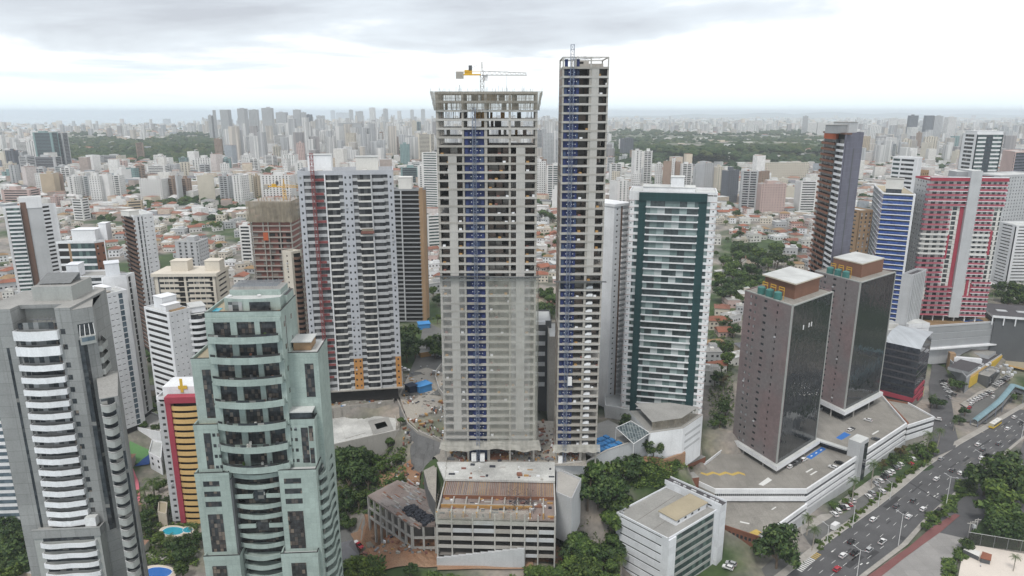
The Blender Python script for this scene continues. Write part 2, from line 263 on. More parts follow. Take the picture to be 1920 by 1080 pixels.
# ------------------------------------------------------------ mesh builder
class Fr:
    """wall frame: u runs along the wall (left to right seen from outside), d outwards, z up"""
    def __init__(s, a, b):
        s.a = a; dx, dy = b[0] - a[0], b[1] - a[1]; s.w = math.hypot(dx, dy)
        s.U = (dx / s.w, dy / s.w); s.N = (s.U[1], -s.U[0])
    def p(s, u, d, z): return (s.a[0] + s.U[0] * u + s.N[0] * d, s.a[1] + s.U[1] * u + s.N[1] * d, z)
    def sub(s, u0, u1, d=0): return Fr(s.p(u0, d, 0)[:2], s.p(u1, d, 0)[:2])
class MB:
    def __init__(s): s.v = []; s.f = []; s.m = []; s.uv = []; s.mats = []; s.smooth = False
    def mi(s, m):
        if m not in s.mats: s.mats.append(m)
        return s.mats.index(m)
    def poly(s, pts, m, uv=None):
        i = len(s.v); s.v += pts; s.f.append(tuple(range(i, i + len(pts)))); s.m.append(s.mi(m)); s.uv.append(uv or [(p[0], p[1]) for p in pts])
    def quad(s, fr, u0, u1, d, z0, z1, m, uv=None):
        s.poly([fr.p(u0, d, z0), fr.p(u1, d, z0), fr.p(u1, d, z1), fr.p(u0, d, z1)], m, uv or [(u0, z0), (u1, z0), (u1, z1), (u0, z1)])
    def box(s, fr, u0, u1, d0, d1, z0, z1, m, mt=None, bottom=True):
        i = len(s.v); P = fr.p
        s.v += [P(u0, d0, z0), P(u1, d0, z0), P(u1, d1, z0), P(u0, d1, z0), P(u0, d0, z1), P(u1, d0, z1), P(u1, d1, z1), P(u0, d1, z1)]
        k = s.mi(m); kt = s.mi(mt) if mt else k
        fu = [(u0, z0), (u1, z0), (u1, z1), (u0, z1)]; sd = [(d0, z0), (d1, z0), (d1, z1), (d0, z1)]; tp = [(u0, d0), (u1, d0), (u1, d1), (u0, d1)]
        F_ = [((3, 2, 6, 7), k, fu), ((1, 0, 4, 5), k, fu), ((2, 1, 5, 6), k, sd), ((0, 3, 7, 4), k, sd), ((4, 7, 6, 5), kt, tp)]
        if bottom: F_.append(((0, 1, 2, 3), k, tp))
        for f, mm, uv in F_: s.f.append(tuple(i + q for q in f)); s.m.append(mm); s.uv.append(uv)
    def prism(s, poly, z0, z1, m, mt=None, cap=True, floor=False):
        n = len(poly); u = 0
        for i in range(n):
            a, b = poly[i], poly[(i + 1) % n]; w = math.hypot(b[0] - a[0], b[1] - a[1])
            s.poly([(*a, z0), (*b, z0), (*b, z1), (*a, z1)], m, [(u, z0), (u + w, z0), (u + w, z1), (u, z1)]); u += w
        if cap: s.poly([(*p, z1) for p in poly], mt or m)
        if floor: s.poly([(*p, z0) for p in poly[::-1]], m)
    def rod(s, a, b, r, m, n=5, r2=None):
        a, b = Vector(a), Vector(b); d = (b - a).normalized(); x = d.orthogonal().normalized(); y = d.cross(x); r2 = r if r2 is None else r2
        i = len(s.v); k = s.mi(m)
        for c, rr in ((a, r), (b, r2)):
            for j in range(n):
                t = 2 * math.pi * j / n; s.v.append(tuple(c + x * math.cos(t) * rr + y * math.sin(t) * rr))
        for j in range(n):
            q = (j + 1) % n; s.f.append((i + j, i + q, i + n + q, i + n + j)); s.m.append(k); s.uv.append([(0, 0)] * 4)
        s.f.append(tuple(i + n + j for j in range(n))); s.m.append(k); s.uv.append([(0, 0)] * n)
        s.f.append(tuple(i + j for j in range(n))[::-1]); s.m.append(k); s.uv.append([(0, 0)] * n)
    def cyl(s, c, r, z0, z1, m, n=12, r2=None): s.rod((c[0], c[1], z0), (c[0], c[1], z1), r, m, n, r2)
    def ext(s, o):
        i = len(s.v); s.v += o.v
        for f, mm, uv in zip(o.f, o.m, o.uv): s.f.append(tuple(i + q for q in f)); s.m.append(s.mi(o.mats[mm])); s.uv.append(uv)
    def build(s, name, parent=None, org=(0, 0, 0)):
        me = bpy.data.meshes.new(name)
        v = np.array(s.v, float) - np.array(org, float)
        me.from_pydata(v.tolist(), [], s.f)
        for m in s.mats: me.materials.append(MATS[m])
        me.polygons.foreach_set('material_index', s.m)
        ul = me.uv_layers.new(name='UVMap'); ul.data.foreach_set('uv', np.array([c for f in s.uv for p in f for c in p], dtype=np.float32))
        if s.smooth: me.polygons.foreach_set('use_smooth', [True] * len(s.f))
        me.update()
        o = bpy.data.objects.new(name, me); COL.objects.link(o)
        if parent is not None: o.parent = parent
        else: o.location = org
        return o
def tag(o, label, cat, group=None, kind=None):
    if label: o['label'] = label
    if cat: o['category'] = cat
    if group: o['group'] = group
    if kind: o['kind'] = kind
    return o
STUFFY = ('loose_timber', 'rubble_heap', 'steel_heap', 'roof_plank', 'rebar', 'loose_material', 'formwork', 'scaffold_props')
RAC = random.Random(17)
SUBPART = {'roof_tank': ('roof', 'facade', 'body'), 'stair_house': ('roof',), 'water_tank': ('roof',), 'tank_frame': ('roof',), 'air_unit': ('wall', 'roof', 'end_wall'), 'solar_panel': ('penthouse',), 'hoist_cage': ('hoist_mast',), 'arm': ('pole',), 'lamp_head': ('pole',), 'vent_panel': ('glass_wall',), 'cooling_tower': ('deck',), 'bay_symbol': ('deck',), 'skylight': ('roof',), 'roof_hatch': ('body',), 'pool_basin': ('wall',)}
FOOT = []                                # footprints (polygons) that houses and trees keep out of
class T:
    """a thing: an Empty with parts; s.p(name) one part, s.r(name) a repeated part (each its own mesh, 100 at most, the rest one stuff part)"""
    def __init__(s, name, label, cat, loc, group=None):
        s.o = bpy.data.objects.new(name, None); COL.objects.link(s.o); s.o.location = loc; s.loc = loc; s.o.empty_display_size = 2
        tag(s.o, label, cat, group); s.parts = {}; s.reps = {}; s.subs = {}
    def p(s, n, under=None):
        if n not in s.parts: s.parts[n] = MB(); s.subs[n] = under
        return s.parts[n]
    def r(s, n): m = MB(); s.reps.setdefault(n, []).append(m); return m
    def done(s):
        ob = {}
        for n, mb in sorted(s.parts.items(), key=lambda q: s.subs[q[0]] is not None):
            if not mb.f: continue
            u = s.subs[n]; par = ob.get(u, s.o) if u else s.o
            ob[n] = mb.build(n, par, s.loc)
            if n in STUFFY: ob[n]['kind'] = 'stuff'
        for n, lst in s.reps.items():
            lst = [q for q in lst if q.f]
            par = next((ob[u] for u in SUBPART.get(n, ()) if u in ob), s.o)
            for q in lst[:100]: q.build(n, par, s.loc)
            if len(lst) > 100:
                a = MB()
                for q in lst[100:]: a.ext(q)
                a.build(n, par, s.loc)['kind'] = 'stuff'
        return s.o
def rect(a, b, dep):
    f = Fr(a, b); return [a, b, f.p(f.w, -dep, 0)[:2], f.p(0, -dep, 0)[:2]]
def cen(poly): return (sum(p[0] for p in poly) / len(poly), sum(p[1] for p in poly) / len(poly))
def inset(poly, k):
    c = cen(poly); return [(c[0] + (p[0] - c[0]) * k, c[1] + (p[1] - c[1]) * k) for p in poly]
def face(t, a, b, z0, z1, nf, bays, wall='white_paint', gl='window_glass', win='window', d=0.0):
    """one facade: bays = [(width, kind, options)]; windows are recessed panes, one part per floor and bay"""
    fr = Fr(a, b); tot = sum(x[0] for x in bays); k = fr.w / tot; u = 0; fh = (z1 - z0) / nf
    for bay in bays:
        w, kd = bay[0] * k, bay[1]; o = dict(bay[2]) if len(bay) > 2 else {}
        u0, u1 = u, u + w; u = u1; wm = o.get('m', wall); g = o.get('g', gl); pr = o.get('pr', 0) + d; wl = t.p(o.get('part', 'wall'))
        zb = z0 + o.get('f0', 0) * fh; n = o.get('nf', nf - o.get('f0', 0)); zt = zb + n * fh
        if kd == 'S': wl.box(fr, u0, u1, -.6, pr, zb, zt, wm); continue
        if kd == 'P':
            ww, wh, nn, rc = o.get('ww', 1.2), o.get('wh', 1.3), o.get('n', 1), o.get('rc', .25)
            step = w / nn; h0 = (fh - wh) * o.get('sill', .55)
            for j in range(nn + 1):
                q0 = u0 if j == 0 else u0 + (j - .5) * step + ww / 2; q1 = u1 if j == nn else u0 + (j + .5) * step - ww / 2
                wl.box(fr, q0, q1, -.6, pr, zb, zt, wm)
            for i in range(n):
                zf = zb + i * fh; wi = t.r(win)
                for j in range(nn):
                    q0 = u0 + (j + .5) * step - ww / 2; q1 = q0 + ww
                    wl.box(fr, q0, q1, -.55, pr - .004, zf - (fh - h0 - wh if i else 0), zf + h0, wm)
                    if RAC.random() < .1 and wh > .8: t.r('air_unit').box(fr, q0, q0 + .85, pr, pr + .4, zf + h0 - .75, zf + h0 - .15, 'light_grey')
                    wi.quad(fr, q0, q1, pr - rc, zf + h0, zf + h0 + wh, g, [(q0, i), (q1, i), (q1, i + .9), (q0, i + .9)])
                if i == n - 1:
                    for j in range(nn):
                        q0 = u0 + (j + .5) * step - ww / 2; wl.box(fr, q0, q0 + ww, -.55, pr - .004, zf + h0 + wh, zt, wm)
        elif kd == 'R':
            sp, rc = o.get('sp', 1.3), o.get('rc', .35); mm = o.get('mm', 0)
            for i in range(n):
                zf = zb + i * fh
                wl.box(fr, u0, u1, -.6, pr, zf, zf + sp, wm); wi = t.r(win)
                wi.quad(fr, u0, u1, pr - rc, zf + sp - .1, zf + fh + .05, g, [(u0, i), (u1, i), (u1, i + .9), (u0, i + .9)])
                if mm:
                    for j in range(1, mm): q = u0 + w * j / mm; wl.box(fr, q - .12, q + .12, pr - rc - .05, pr - .05, zf + sp, zf + fh, wm)
        elif kd == 'B':
            dp, ph, rc, pm = o.get('dp', 1.2), o.get('ph', 1.05), o.get('rc', .4), o.get('pm', wm); lo = o.get('lo', .25); bulge = o.get('bulge', 0)
            for i in range(n):
                zf = zb + i * fh; wi = t.r(win)
                wi.quad(fr, u0, u1, -rc, zf + .1, zf + fh, g, [(u0, i), (u1, i), (u1, i + .9), (u0, i + .9)])
                bal = t.r('balcony'); curve_balc(bal, fr, u0 + o.get('gap', 0), u1 - o.get('gap', 0), -rc - .1, lambda s, dp=dp, bulge=bulge: pr + dp + bulge * (1 - (2 * s - 1) ** 2), zf - lo, lo + ph, pm, lo, 7 if bulge else 1, o.get('slab', pm))
        elif kd == 'G':
            t.r(win).quad(fr, u0, u1, pr - .05, zb, zt, g)
def curve_balc(mb, fr, u0, u1, db, fn, z0, h, m, slab=.25, n=8, ms=None, th=.15):
    ms = ms or m; o = []; q = []
    for i in range(n + 1):
        s = i / n; u = u0 + (u1 - u0) * s; d = fn(s); o.append((u, d)); q.append((u0 + th + (u1 - u0 - 2 * th) * s, d - th))
    o = [(u0, db)] + o + [(u1, db)]; q = [(u0 + th, db)] + q + [(u1 - th, db)]
    P = lambda a, z: fr.p(a[0], a[1], z)
    for i in range(len(o) - 1):
        a, b, c, e = o[i], o[i + 1], q[i], q[i + 1]
        mb.poly([P(a, z0), P(b, z0), P(b, z0 + h), P(a, z0 + h)], m, [(a[0], z0), (b[0], z0), (b[0], z0 + h), (a[0], z0 + h)])
        mb.poly([P(e, z0 + slab), P(c, z0 + slab), P(c, z0 + h), P(e, z0 + h)], m)
        mb.poly([P(a, z0 + h), P(b, z0 + h), P(e, z0 + h), P(c, z0 + h)], m)
    mb.poly([P(a, z0) for a in o[::-1]], ms); mb.poly([P(a, z0 + slab) for a in q], ms)
def core(t, poly, z0, z1, m='dark_void', k=.93, roof='roof_grey', par=.9, wall='white_paint', name='roof'):
    """inner body behind the facade and the roof slab with its parapet"""
    t.p('body').prism(inset(poly, k), z0, z1 - .3, m)
    rf = t.p(name); rf.prism(inset(poly, .985), z1 - .35, z1 + .02, wall, roof, floor=True)
    n = len(poly)
    for i in range(n):
        f = Fr(poly[i], poly[(i + 1) % n]); rf.box(f, .02, f.w - .3, -.3, .03, z1 - .3, z1 + par, wall)
def roofbox(t, fr, u0, u1, d0, d1, z0, z1, m, mt=None, part='roof_tank'):
    mb = t.r(part); mb.box(fr, u0, u1, d0, d1, z0, z1, m, mt or m)
    mb.box(fr, u0 - .25, u1 + .25, min(d0, d1) - .25, max(d0, d1) + .25, z1 + .003, z1 + .25, mt or m)
def lattice(mb, a, w, z0, z1, m, r=.06, step=1.5):
    """square lattice mast standing at a=(x,y)"""
    x, y = a; h = w / 2; c = [(x - h, y - h), (x + h, y - h), (x + h, y + h), (x - h, y + h)]
    for p in c: mb.rod((*p, z0), (*p, z1), r, m, 4)
    n = max(1, int((z1 - z0) / step))
    for i in range(n):
        za, zb = z0 + (z1 - z0) * i / n, z0 + (z1 - z0) * (i + 1) / n
        for j in range(4):
            p, q = c[j], c[(j + 1) % 4]
            mb.rod((*p, zb), (*q, zb), r * .7, m, 3)
            if j in (0, 2): mb.rod((*(p if i % 2 else q), za), (*(q if i % 2 else p), zb), r * .7, m, 3)
# ------------------------------------------------------------ terrain, sea, far shore
def make_terrain():
    az = np.concatenate([np.linspace(-1.05, -.62, 24)[:-1], np.linspace(-.62, .62, 150), np.linspace(.62, 1.05, 24)[1:]])
    rr = np.concatenate([np.linspace(40, 520, 90), np.geomspace(526, 15500, 130)])
    A, Q = np.meshgrid(az, rr); X = Q * np.sin(A); Y = Q * np.cos(A)
    Z = np.concatenate([tzn(X[i], Y[i]) for i in range(len(rr))]) - .35
    X, Y = X.ravel(), Y.ravel()
    n, m = len(rr), len(az); me = bpy.data.meshes.new('ground')
    f = [(i * m + j, i * m + j + 1, (i + 1) * m + j + 1, (i + 1) * m + j) for i in range(n - 1) for j in range(m - 1)]
    me.from_pydata(np.stack([X, Y, Z], 1).tolist(), [], f); me.materials.append(MATS['ground'])
    me.polygons.foreach_set('use_smooth', [True] * len(f)); me.update()
    o = bpy.data.objects.new('ground', me); COL.objects.link(o); o['kind'] = 'structure'
make_terrain()
m_, t_, b_ = new_mat('sea'); b_.inputs['Base Color'].default_value = (.16, .24, .27, 1); b_.inputs['Roughness'].default_value = .14
nz_ = noise(t_, .01, 4, gpos(t_)); bp_ = N(t_, 'ShaderNodeBump'); bp_.inputs['Strength'].default_value = .15; L(t_, nz_, bp_.inputs['Height']); L(t_, bp_.outputs[0], b_.inputs['Normal'])
mb = MB(); mb.poly([(-60000, -500, SEA), (60000, -500, SEA), (60000, 60000, SEA), (-60000, 60000, SEA)], 'sea'); mb.build('sea')['kind'] = 'structure'
paint('hill_green', (.06, .085, .06), streak=0)
def far_hills():
    mb = MB(); n = 60; R2 = random.Random(3); y = 21000
    top = [SEA + 20 + (150 * max(0, math.sin(i / n * 3.1)) * (.55 + .45 * math.sin(i * .37) ** 2) + R2.uniform(0, 14)) for i in range(n + 1)]
    row = lambda yy, k: [(2500 + 15500 * i / n, yy + 500 * math.sin(i * .5), SEA - 4 + (top[i] - SEA) * k) for i in range(n + 1)]
    rows = [row(y, 0), row(y + 700, .6), row(y + 1600, 1), row(y + 3000, .7), row(y + 4500, 0)]
    for a, b in zip(rows, rows[1:]):
        for i in range(n): mb.poly([a[i], a[i + 1], b[i + 1], b[i]], 'hill_green')
    mb.smooth = True; mb.build('hills')['kind'] = 'structure'
far_hills()
def sheet(name, pts, m, z=None, lift=.0, kind='structure', th=None, dens=None):
    """ground sheet through photo pixels: pts = [(px, py)], at height z (or draped on the terrain)"""
    mb = MB()
    if z is not None:
        P = [(*gp(a, b, z), z + lift) for a, b in pts]; mb.poly(P, m)
    else:
        P = [gt(a, b) for a, b in pts]; mb.poly([(x, y, tz(x, y) + lift) for x, y, _ in P], m)
    o = mb.build(name); o['kind'] = kind; return o
def strip(name, left, right, m, lift=.1, seg=10, kind='structure', z=None):
    """draped ribbon between two pixel polylines of equal length"""
    mb = MB()
    def pts(l):
        q = [(gt(*p) if z is None else (*gp(*p, z), z)) for p in l]; o = []
        for a, b in zip(q, q[1:]):
            for i in range(seg): k = i / seg; o.append((a[0] + (b[0] - a[0]) * k, a[1] + (b[1] - a[1]) * k))
        return o + [q[-1][:2]]
    A, B = pts(left), pts(right)
    zz = (lambda p: tz(*p) + lift) if z is None else (lambda p: z + lift)
    for i in range(len(A) - 1): mb.poly([(*A[i], zz(A[i])), (*B[i], zz(B[i])), (*B[i + 1], zz(B[i + 1])), (*A[i + 1], zz(A[i + 1]))], m)
    o = mb.build(name); o['kind'] = kind; return o
# ------------------------------------------------------------ the two bare concrete towers
def hoist_bay(t, fr, u0, u1, zf, rnd):
    p = t.r('hoist_panel'); w = u1 - u0
    p.box(fr, u0, u1, -1.1, -1.0, zf + .5, zf + 2.9, 'hoist_panel')
    for a, b in ((.02, .2), (.28, .42), (.56, .72), (.8, .97)):
        if rnd.random() < .8: p.box(fr, u0 + w * a, u0 + w * b, -.5, -.42, zf + .5, zf + rnd.uniform(1.7, 2.75), rnd.choice(['hoist_panel', 'hoist_panel', 'hoist_panel', 'navy_panel', 'dusty_panel']))
    for a in (.3, .62, .78):
        if rnd.random() < .8: p.box(fr, u0 + w * a, u0 + w * a + .28, -.4, -.36, zf + 1.5, zf + 1.78, 'white_steel')
def shell_tower(name, label, fr, dep, z0, zb, fh, nf, solids, cols, opens, hoist, rnd, top_open, split=None):
    t = T(name, label, 'tower block', (*fr.p(fr.w / 2, -dep / 2, 0)[:2], z0))
    W_ = fr.w; poly = [fr.p(0, 0, 0)[:2], fr.p(W_, 0, 0)[:2], fr.p(W_, -dep, 0)[:2], fr.p(0, -dep, 0)[:2]]; FOOT.append(poly)
    zt = zb + nf * fh
    for i in range(nf + 1):
        z = zb + i * fh; t.r('floor_slab').box(fr, 0, W_, -dep, 0, z - .2, z + .5, 'concrete_pale' if rnd.random() < .6 else 'concrete')
    for c0, c1 in cols:
        for d in (-.95, -dep * .38, -dep * .7, -dep + .2): t.r('column').box(fr, c0 * W_, c1 * W_, d, d + .75, z0 - 1, zt, 'concrete')
    for s0, s1, fa, fb in solids:
        t.r('wall_panel').box(fr, s0 * W_, s1 * W_, -.6, -.07, zb + fa * fh + .3, zb + fb * fh, 'concrete_pale')
    t.p('core_wall').box(fr, .3 * W_, .7 * W_, -dep * .68, -dep * .42, z0 - 1, zt - top_open * fh, 'concrete_dark')
    for i in range(nf - top_open):                          # block partitions deep in the floors
        z = zb + i * fh + .4
        for o0, o1 in opens:
            a = o0 * W_
            while a < o1 * W_ - .4:
                b = min(o1 * W_, a + rnd.uniform(1.2, 3.4)); d = -rnd.uniform(3.0, 5.5)
                if rnd.random() < .82: t.r('partition').box(fr, a, b, d - .2, d, z, z + fh - .6, rnd.choice(['block_wall', 'concrete', 'concrete_dark', 'block_wall']))
                if rnd.random() < .25: t.r('partition').box(fr, a + .2, a + 1.2, -1.6, -.6, z, z + rnd.uniform(.4, .9), rnd.choice(['white_paint', 'wood', 'red_brick']))
                a = b + rnd.uniform(.1, .9)
        for u in (0, W_ - .25):
            if rnd.random() < .9: t.r('partition').box(fr, u + .02, u + .23, -dep * rnd.uniform(.6, .97), -1.2, z, z + fh - .55, 'block_wall')
        t.r('partition').box(fr, .02 * W_, .98 * W_, -dep + .3, -dep + .5, z, z + (fh - .6) * rnd.choice([.35, 1, 1, 1]), 'block_wall')
    for i in range(nf - (4 if top_open > 3 else 0)): hoist_bay(t, fr, hoist[0] * W_, hoist[1] * W_, zb + i * fh, rnd)
    return t, poly, zt
YA = 240.0
paint('dusty_panel', (.05, .075, .15), streak=.3)
netmat('skirt_net', (.37, .36, .325), .72)
def netted_tower():
    rnd = random.Random(11); xl, xr = yp(824.5, 500, YA)[0], yp(1005.5, 500, YA)[0]; fr = Fr((xl, YA), (xr, YA)); dep = 21; zb, fh, nf = 37.0, 2.93, 44
    cols = [(0, .022), (.252, .272), (.475, .503), (.715, .737), (.978, 1)]
    opens = [(.03, .11), (.2, .25), (.51, .71), (.74, .785), (.885, .97)]
    t, poly, zt = shell_tower('concrete_tower', 'broad bare concrete tower wrapped in pale netting with a crane on top', fr, dep, 30, zb, fh, nf,
        [(.11, .196, 2, nf - 7), (.79, .88, 2, nf - 6)], cols, opens, (.275, .472), rnd, 6)
    for lv, (s0, s1) in ((nf - 7, (.13, .2)), (nf - 1, (.45, .6))): t.r('wall_panel').box(fr, s0 * fr.w, s1 * fr.w, -3, -2.8, zb + lv * fh + .4, zb + (lv + 1) * fh - .3, 'wood' if lv == nf - 1 else 'concrete')
    for i in range(3): t.r('formwork').box(fr, (.37 + .04 * i) * fr.w, (.40 + .04 * i) * fr.w, -4, -3.8, zb + (nf - 3) * fh + .3, zb + (nf - 2) * fh + .6, 'wood')
    W_ = fr.w
    for i in range(46): u = rnd.uniform(.02, .98) * W_; d = -rnd.choice([.5, .5, 8, 15, 20]); t.p('rebar').rod(fr.p(u, d, zt), fr.p(u + rnd.uniform(-.2, .2), d, zt + rnd.uniform(.8, 2.8)), .05, 'steel', 3)
    for i in range(190):
        u = rnd.uniform(.01, .99) * W_; d = -rnd.uniform(.3, 19); f_ = rnd.choice([0, 0, 1, 1, 2]); t.p('scaffold_props').rod(fr.p(u, d, zt - 2.6 - f_ * fh), fr.p(u + rnd.uniform(-.2, .2), d, zt - .1 - f_ * fh), .08, rnd.choice(['concrete_dark', 'rust_brown', 'steel']), 3)
    for i in range(26): u = rnd.uniform(.02, .9) * W_; f_ = rnd.choice([0, 1, 2, 3, 4]); d = -rnd.uniform(5, 19); t.r('partition').box(fr, u, u + rnd.uniform(.8, 2.6), d - .2, d, zt - fh * (f_ + 1) + .5, zt - fh * f_ - .3, rnd.choice(['concrete', 'concrete_dark', 'wood', 'block_wall']))
    for k in range(2): t.p('edge_rail').rod(fr.p(0, .1, zt - fh * k - 1.6), fr.p(W_, .1, zt - fh * k - 1.6), .06, 'concrete_dark', 3)
    # flared net round the top two storeys
    zl, zh = zt - 5.6, zt + .6
    def net(mat, P, nu, nv, name, amp=.15, seed=0):
        mb = t.r(name); rs = random.Random(seed); ph = [rs.uniform(0, 6) for _ in range(6)]
        g = []
        for i in range(nu + 1):
            r = []
            for j in range(nv + 1):
                u, v = i / nu, j / nv; k = amp * (math.sin(u * 19 + ph[0]) + .7 * math.sin(u * 41 + v * 3 + ph[1]) + .6 * math.sin(v * 23 + u * 4 + ph[2]))
                r.append(P(u, v, k))
            g.append(r)
        for i in range(nu):
            for j in range(nv): mb.poly([g[i][j], g[i + 1][j], g[i + 1][j + 1], g[i][j + 1]], mat)
        mb.smooth = True
    sag = lambda u: .9 * abs(math.sin(u * 9)) * .5
    net('grey_net', lambda u, v, k: fr.p(-.5 - v * 1.1 + u * (W_ + 1.0 + v * 2.2), .5 + v * 1.3 + k, zl + sag(u) * (1 - v) + v * (zh - zl)), 60, 6, 'safety_net', .12, 1)
    for sgn, u0 in ((-1, -.5), (1, W_ + .5)):
        net('grey_net', lambda u, v, k, sgn=sgn, u0=u0: fr.p(u0 + sgn * (v * 1.1 + k), .4 - u * (dep + .4) + v * 1.3 * (1 - u), zl + v * (zh - zl)), 30, 6, 'safety_net', .12, 2)
    for u in [i / 12 for i in range(13)]: t.p('net_pole').rod(fr.p(u * W_, .3, zl), fr.p(-1.4 + u * (W_ + 2.8), 1.8, zh + .9), .06, 'concrete_dark', 4)
    # the lower half: sheer net on the left, heavy net on the right with a round bulge past the corner
    zn = yp(930, 517, YA)[1]; zs = 37.5
    net('sheer_net', lambda u, v, k: fr.p(u * .275 * W_, .55 + k * .5, zs + v * (zn - zs)), 14, 60, 'safety_net', .1, 3)
    net('pale_net', lambda u, v, k: fr.p((.472 + u * .545) * W_, .75 + k, zs + v * (zn - zs)), 34, 70, 'safety_net', .13, 4)
    net('sheer_net', lambda u, v, k: fr.p((.74 + u * .2) * W_, .95 + k, zs + v * (zn - zs)), 10, 60, 'safety_net', .1, 9)
    net('pale_net', lambda u, v, k: fr.p(W_ * 1.017 + .5 * math.sin(u * 3.14) + k, .75 - u * 12, zs + v * (zn - zs)), 14, 60, 'safety_net', .14, 5)
    # heavy skirt that curls out over the deck
    net('skirt_net', lambda u, v, k: fr.p(-1.0 + u * (W_ + 2.6) + (u - .5) * (1 - v) * 1.6, .9 + 1.9 * (1 - v) ** 2 + k, zs - .5 - (.9 * math.sin(u * 5 + .5) ** 2 + .5 * math.sin(u * 17) ** 2) * (1 - v) + v * 2.4), 60, 6, 'net_skirt', .16, 6)
    for u0, u1, z in ((-1.6, .52 * W_, zn), (.5 * W_, W_ + 1.8, zn - .2)): t.r('catch_platform').box(fr, u0, u1, -.2, 1.7, z - .15, z, 'dark_grey')
    for i in range(14): u = -1.4 + i * 2.6; t.p('platform_strut').rod(fr.p(u, 1.6, zn - .1), fr.p(u, .05, zn - 1.3), .05, 'steel', 3)
    lattice(t.p('hoist_mast'), fr.p(.376 * W_, 1.2, 0)[:2], 1.1, 31, zb + (nf - 3) * fh + 4, 'hoist_blue', .09, 1.5)
    for i in range(0, nf - 3, 2): t.p('mast_tie').rod(fr.p(.376 * W_ - .5, .7, zb + i * fh), fr.p(.33 * W_, -.3, zb + i * fh), .05, 'steel', 3)
    c = t.r('hoist_cage'); c.box(fr, .376 * W_ + .7, .376 * W_ + 2.4, .4, 2.0, 31.2, 34, 'white_steel'); c.box(fr, .376 * W_ - 2.6, .376 * W_ - .8, .4, 2.0, 31.2, 34.2, 'white_steel')
    t.r('hoist_panel').box(fr, .275 * W_, .475 * W_, -.6, -.5, 30.5, 36, 'navy_panel')
    t.done(); return fr, zt
paint('navy_panel', (.02, .03, .06), streak=.1)
frA, zA = netted_tower()
def tower_crane(name, label, base, z0, zj, ang, jl, cl, mats, hw=1.3, head=5):
    t = T(name, label, 'crane', (*base, z0)); x, y = base; ux, uy = math.cos(ang), math.sin(ang); yel, wh = mats
    lattice(t.p('mast'), base, hw, z0, zj, wh, .12, 1.6)
    def boom(mb, l, m, taper):
        n = max(4, int(l / 1.7)); P = lambda s, o, h: (x + ux * s - uy * o, y + uy * s + ux * o, zj + h)
        for i in range(n):
            a, b = l * i / n, l * (i + 1) / n
            for o in (-.55, .55): mb.rod(P(a, o, .2), P(b, o, .2), .16, m, 4)
            h1, h2 = 1.35 * (1 - taper * a / l), 1.35 * (1 - taper * b / l)
            mb.rod(P(a, 0, .2 + h1), P(b, 0, .2 + h2), .15, m, 4)
            for o in (-.55, .55): mb.rod(P(a, o, .2), P((a + b) / 2, 0, .2 + (h1 + h2) / 2), .06, m, 3); mb.rod(P(b, o, .2), P((a + b) / 2, 0, .2 + (h1 + h2) / 2), .06, m, 3)
        return P
    P = boom(t.p('jib'), jl, wh, .45)
    c = t.p('counter_jib'); fr = Fr((x, y), (x - ux, y - uy)); c.box(fr, .5, cl, -.7, .7, zj + .1, zj + .55, yel); 
    for o in (-.7, .7): c.rod(P(-.5, o, 1.3), P(-cl, o, 1.3), .06, yel, 4)
    c.box(fr, cl * .38, cl * .38 + 2.6, -.6, .6, zj + .55, zj + 1.9, yel)
    w = t.p('counterweight'); w.box(fr, cl - 2.6, cl, -.8, .8, zj - 1.0, zj + 1.3, 'concrete')
    w = t.p('winch'); w.box(fr, 3.4, 4.6, -.6, .6, zj + 1.6, zj + 3.4, 'dark_grey')
    h = t.p('tower_head'); 
    for a, b in ((-.5, -.5), (.5, -.5), (.5, .5), (-.5, .5)): h.rod((x + a, y + b, zj), (x, y, zj + head), .11, wh, 4)
    for k in (1.4, 2.8): h.rod((x - .4, y, zj + k), (x + .4, y, zj + k), .06, wh, 3)
    g = t.p('pendant_rod'); g.rod((x, y, zj + head - .2), P(jl * .62, 0, 1.1), .04, wh, 3); g.rod((x, y, zj + head - .2), P(-cl + 2, 0, .6), .04, wh, 3)
    cb = t.p('cab'); cb.box(Fr((x - uy * 1.0, y + ux * 1.0), (x - uy * 1.0 + ux, y + ux * 1.0 + uy)), .3, 1.9, -.2, 1.3, zj - 1.6, zj + .3, 'white_steel'); cb.box(Fr((x - uy * 1.0, y + ux * 1.0), (x - uy * 1.0 + ux, y + ux * 1.0 + uy)), 1.9, 1.95, 0, 1.1, zj - 1.0, zj + .2, 'car_glass')
    t.p('hook_rope').rod(P(jl * .55, 0, .1), P(jl * .55, 0, -3.5), .04, 'dark_grey', 3)
    return t.done()
zj = yp(903, 142, 250)[1]
tower_crane('tower_crane', 'slim tower crane with yellow counter jib standing on the netted tower', yp(904, 160, 250)[:1] + (250,), zA - 3, zj, math.radians(2), 15.5, 9, ('crane_yellow', 'jib_grey'), head=4.6)
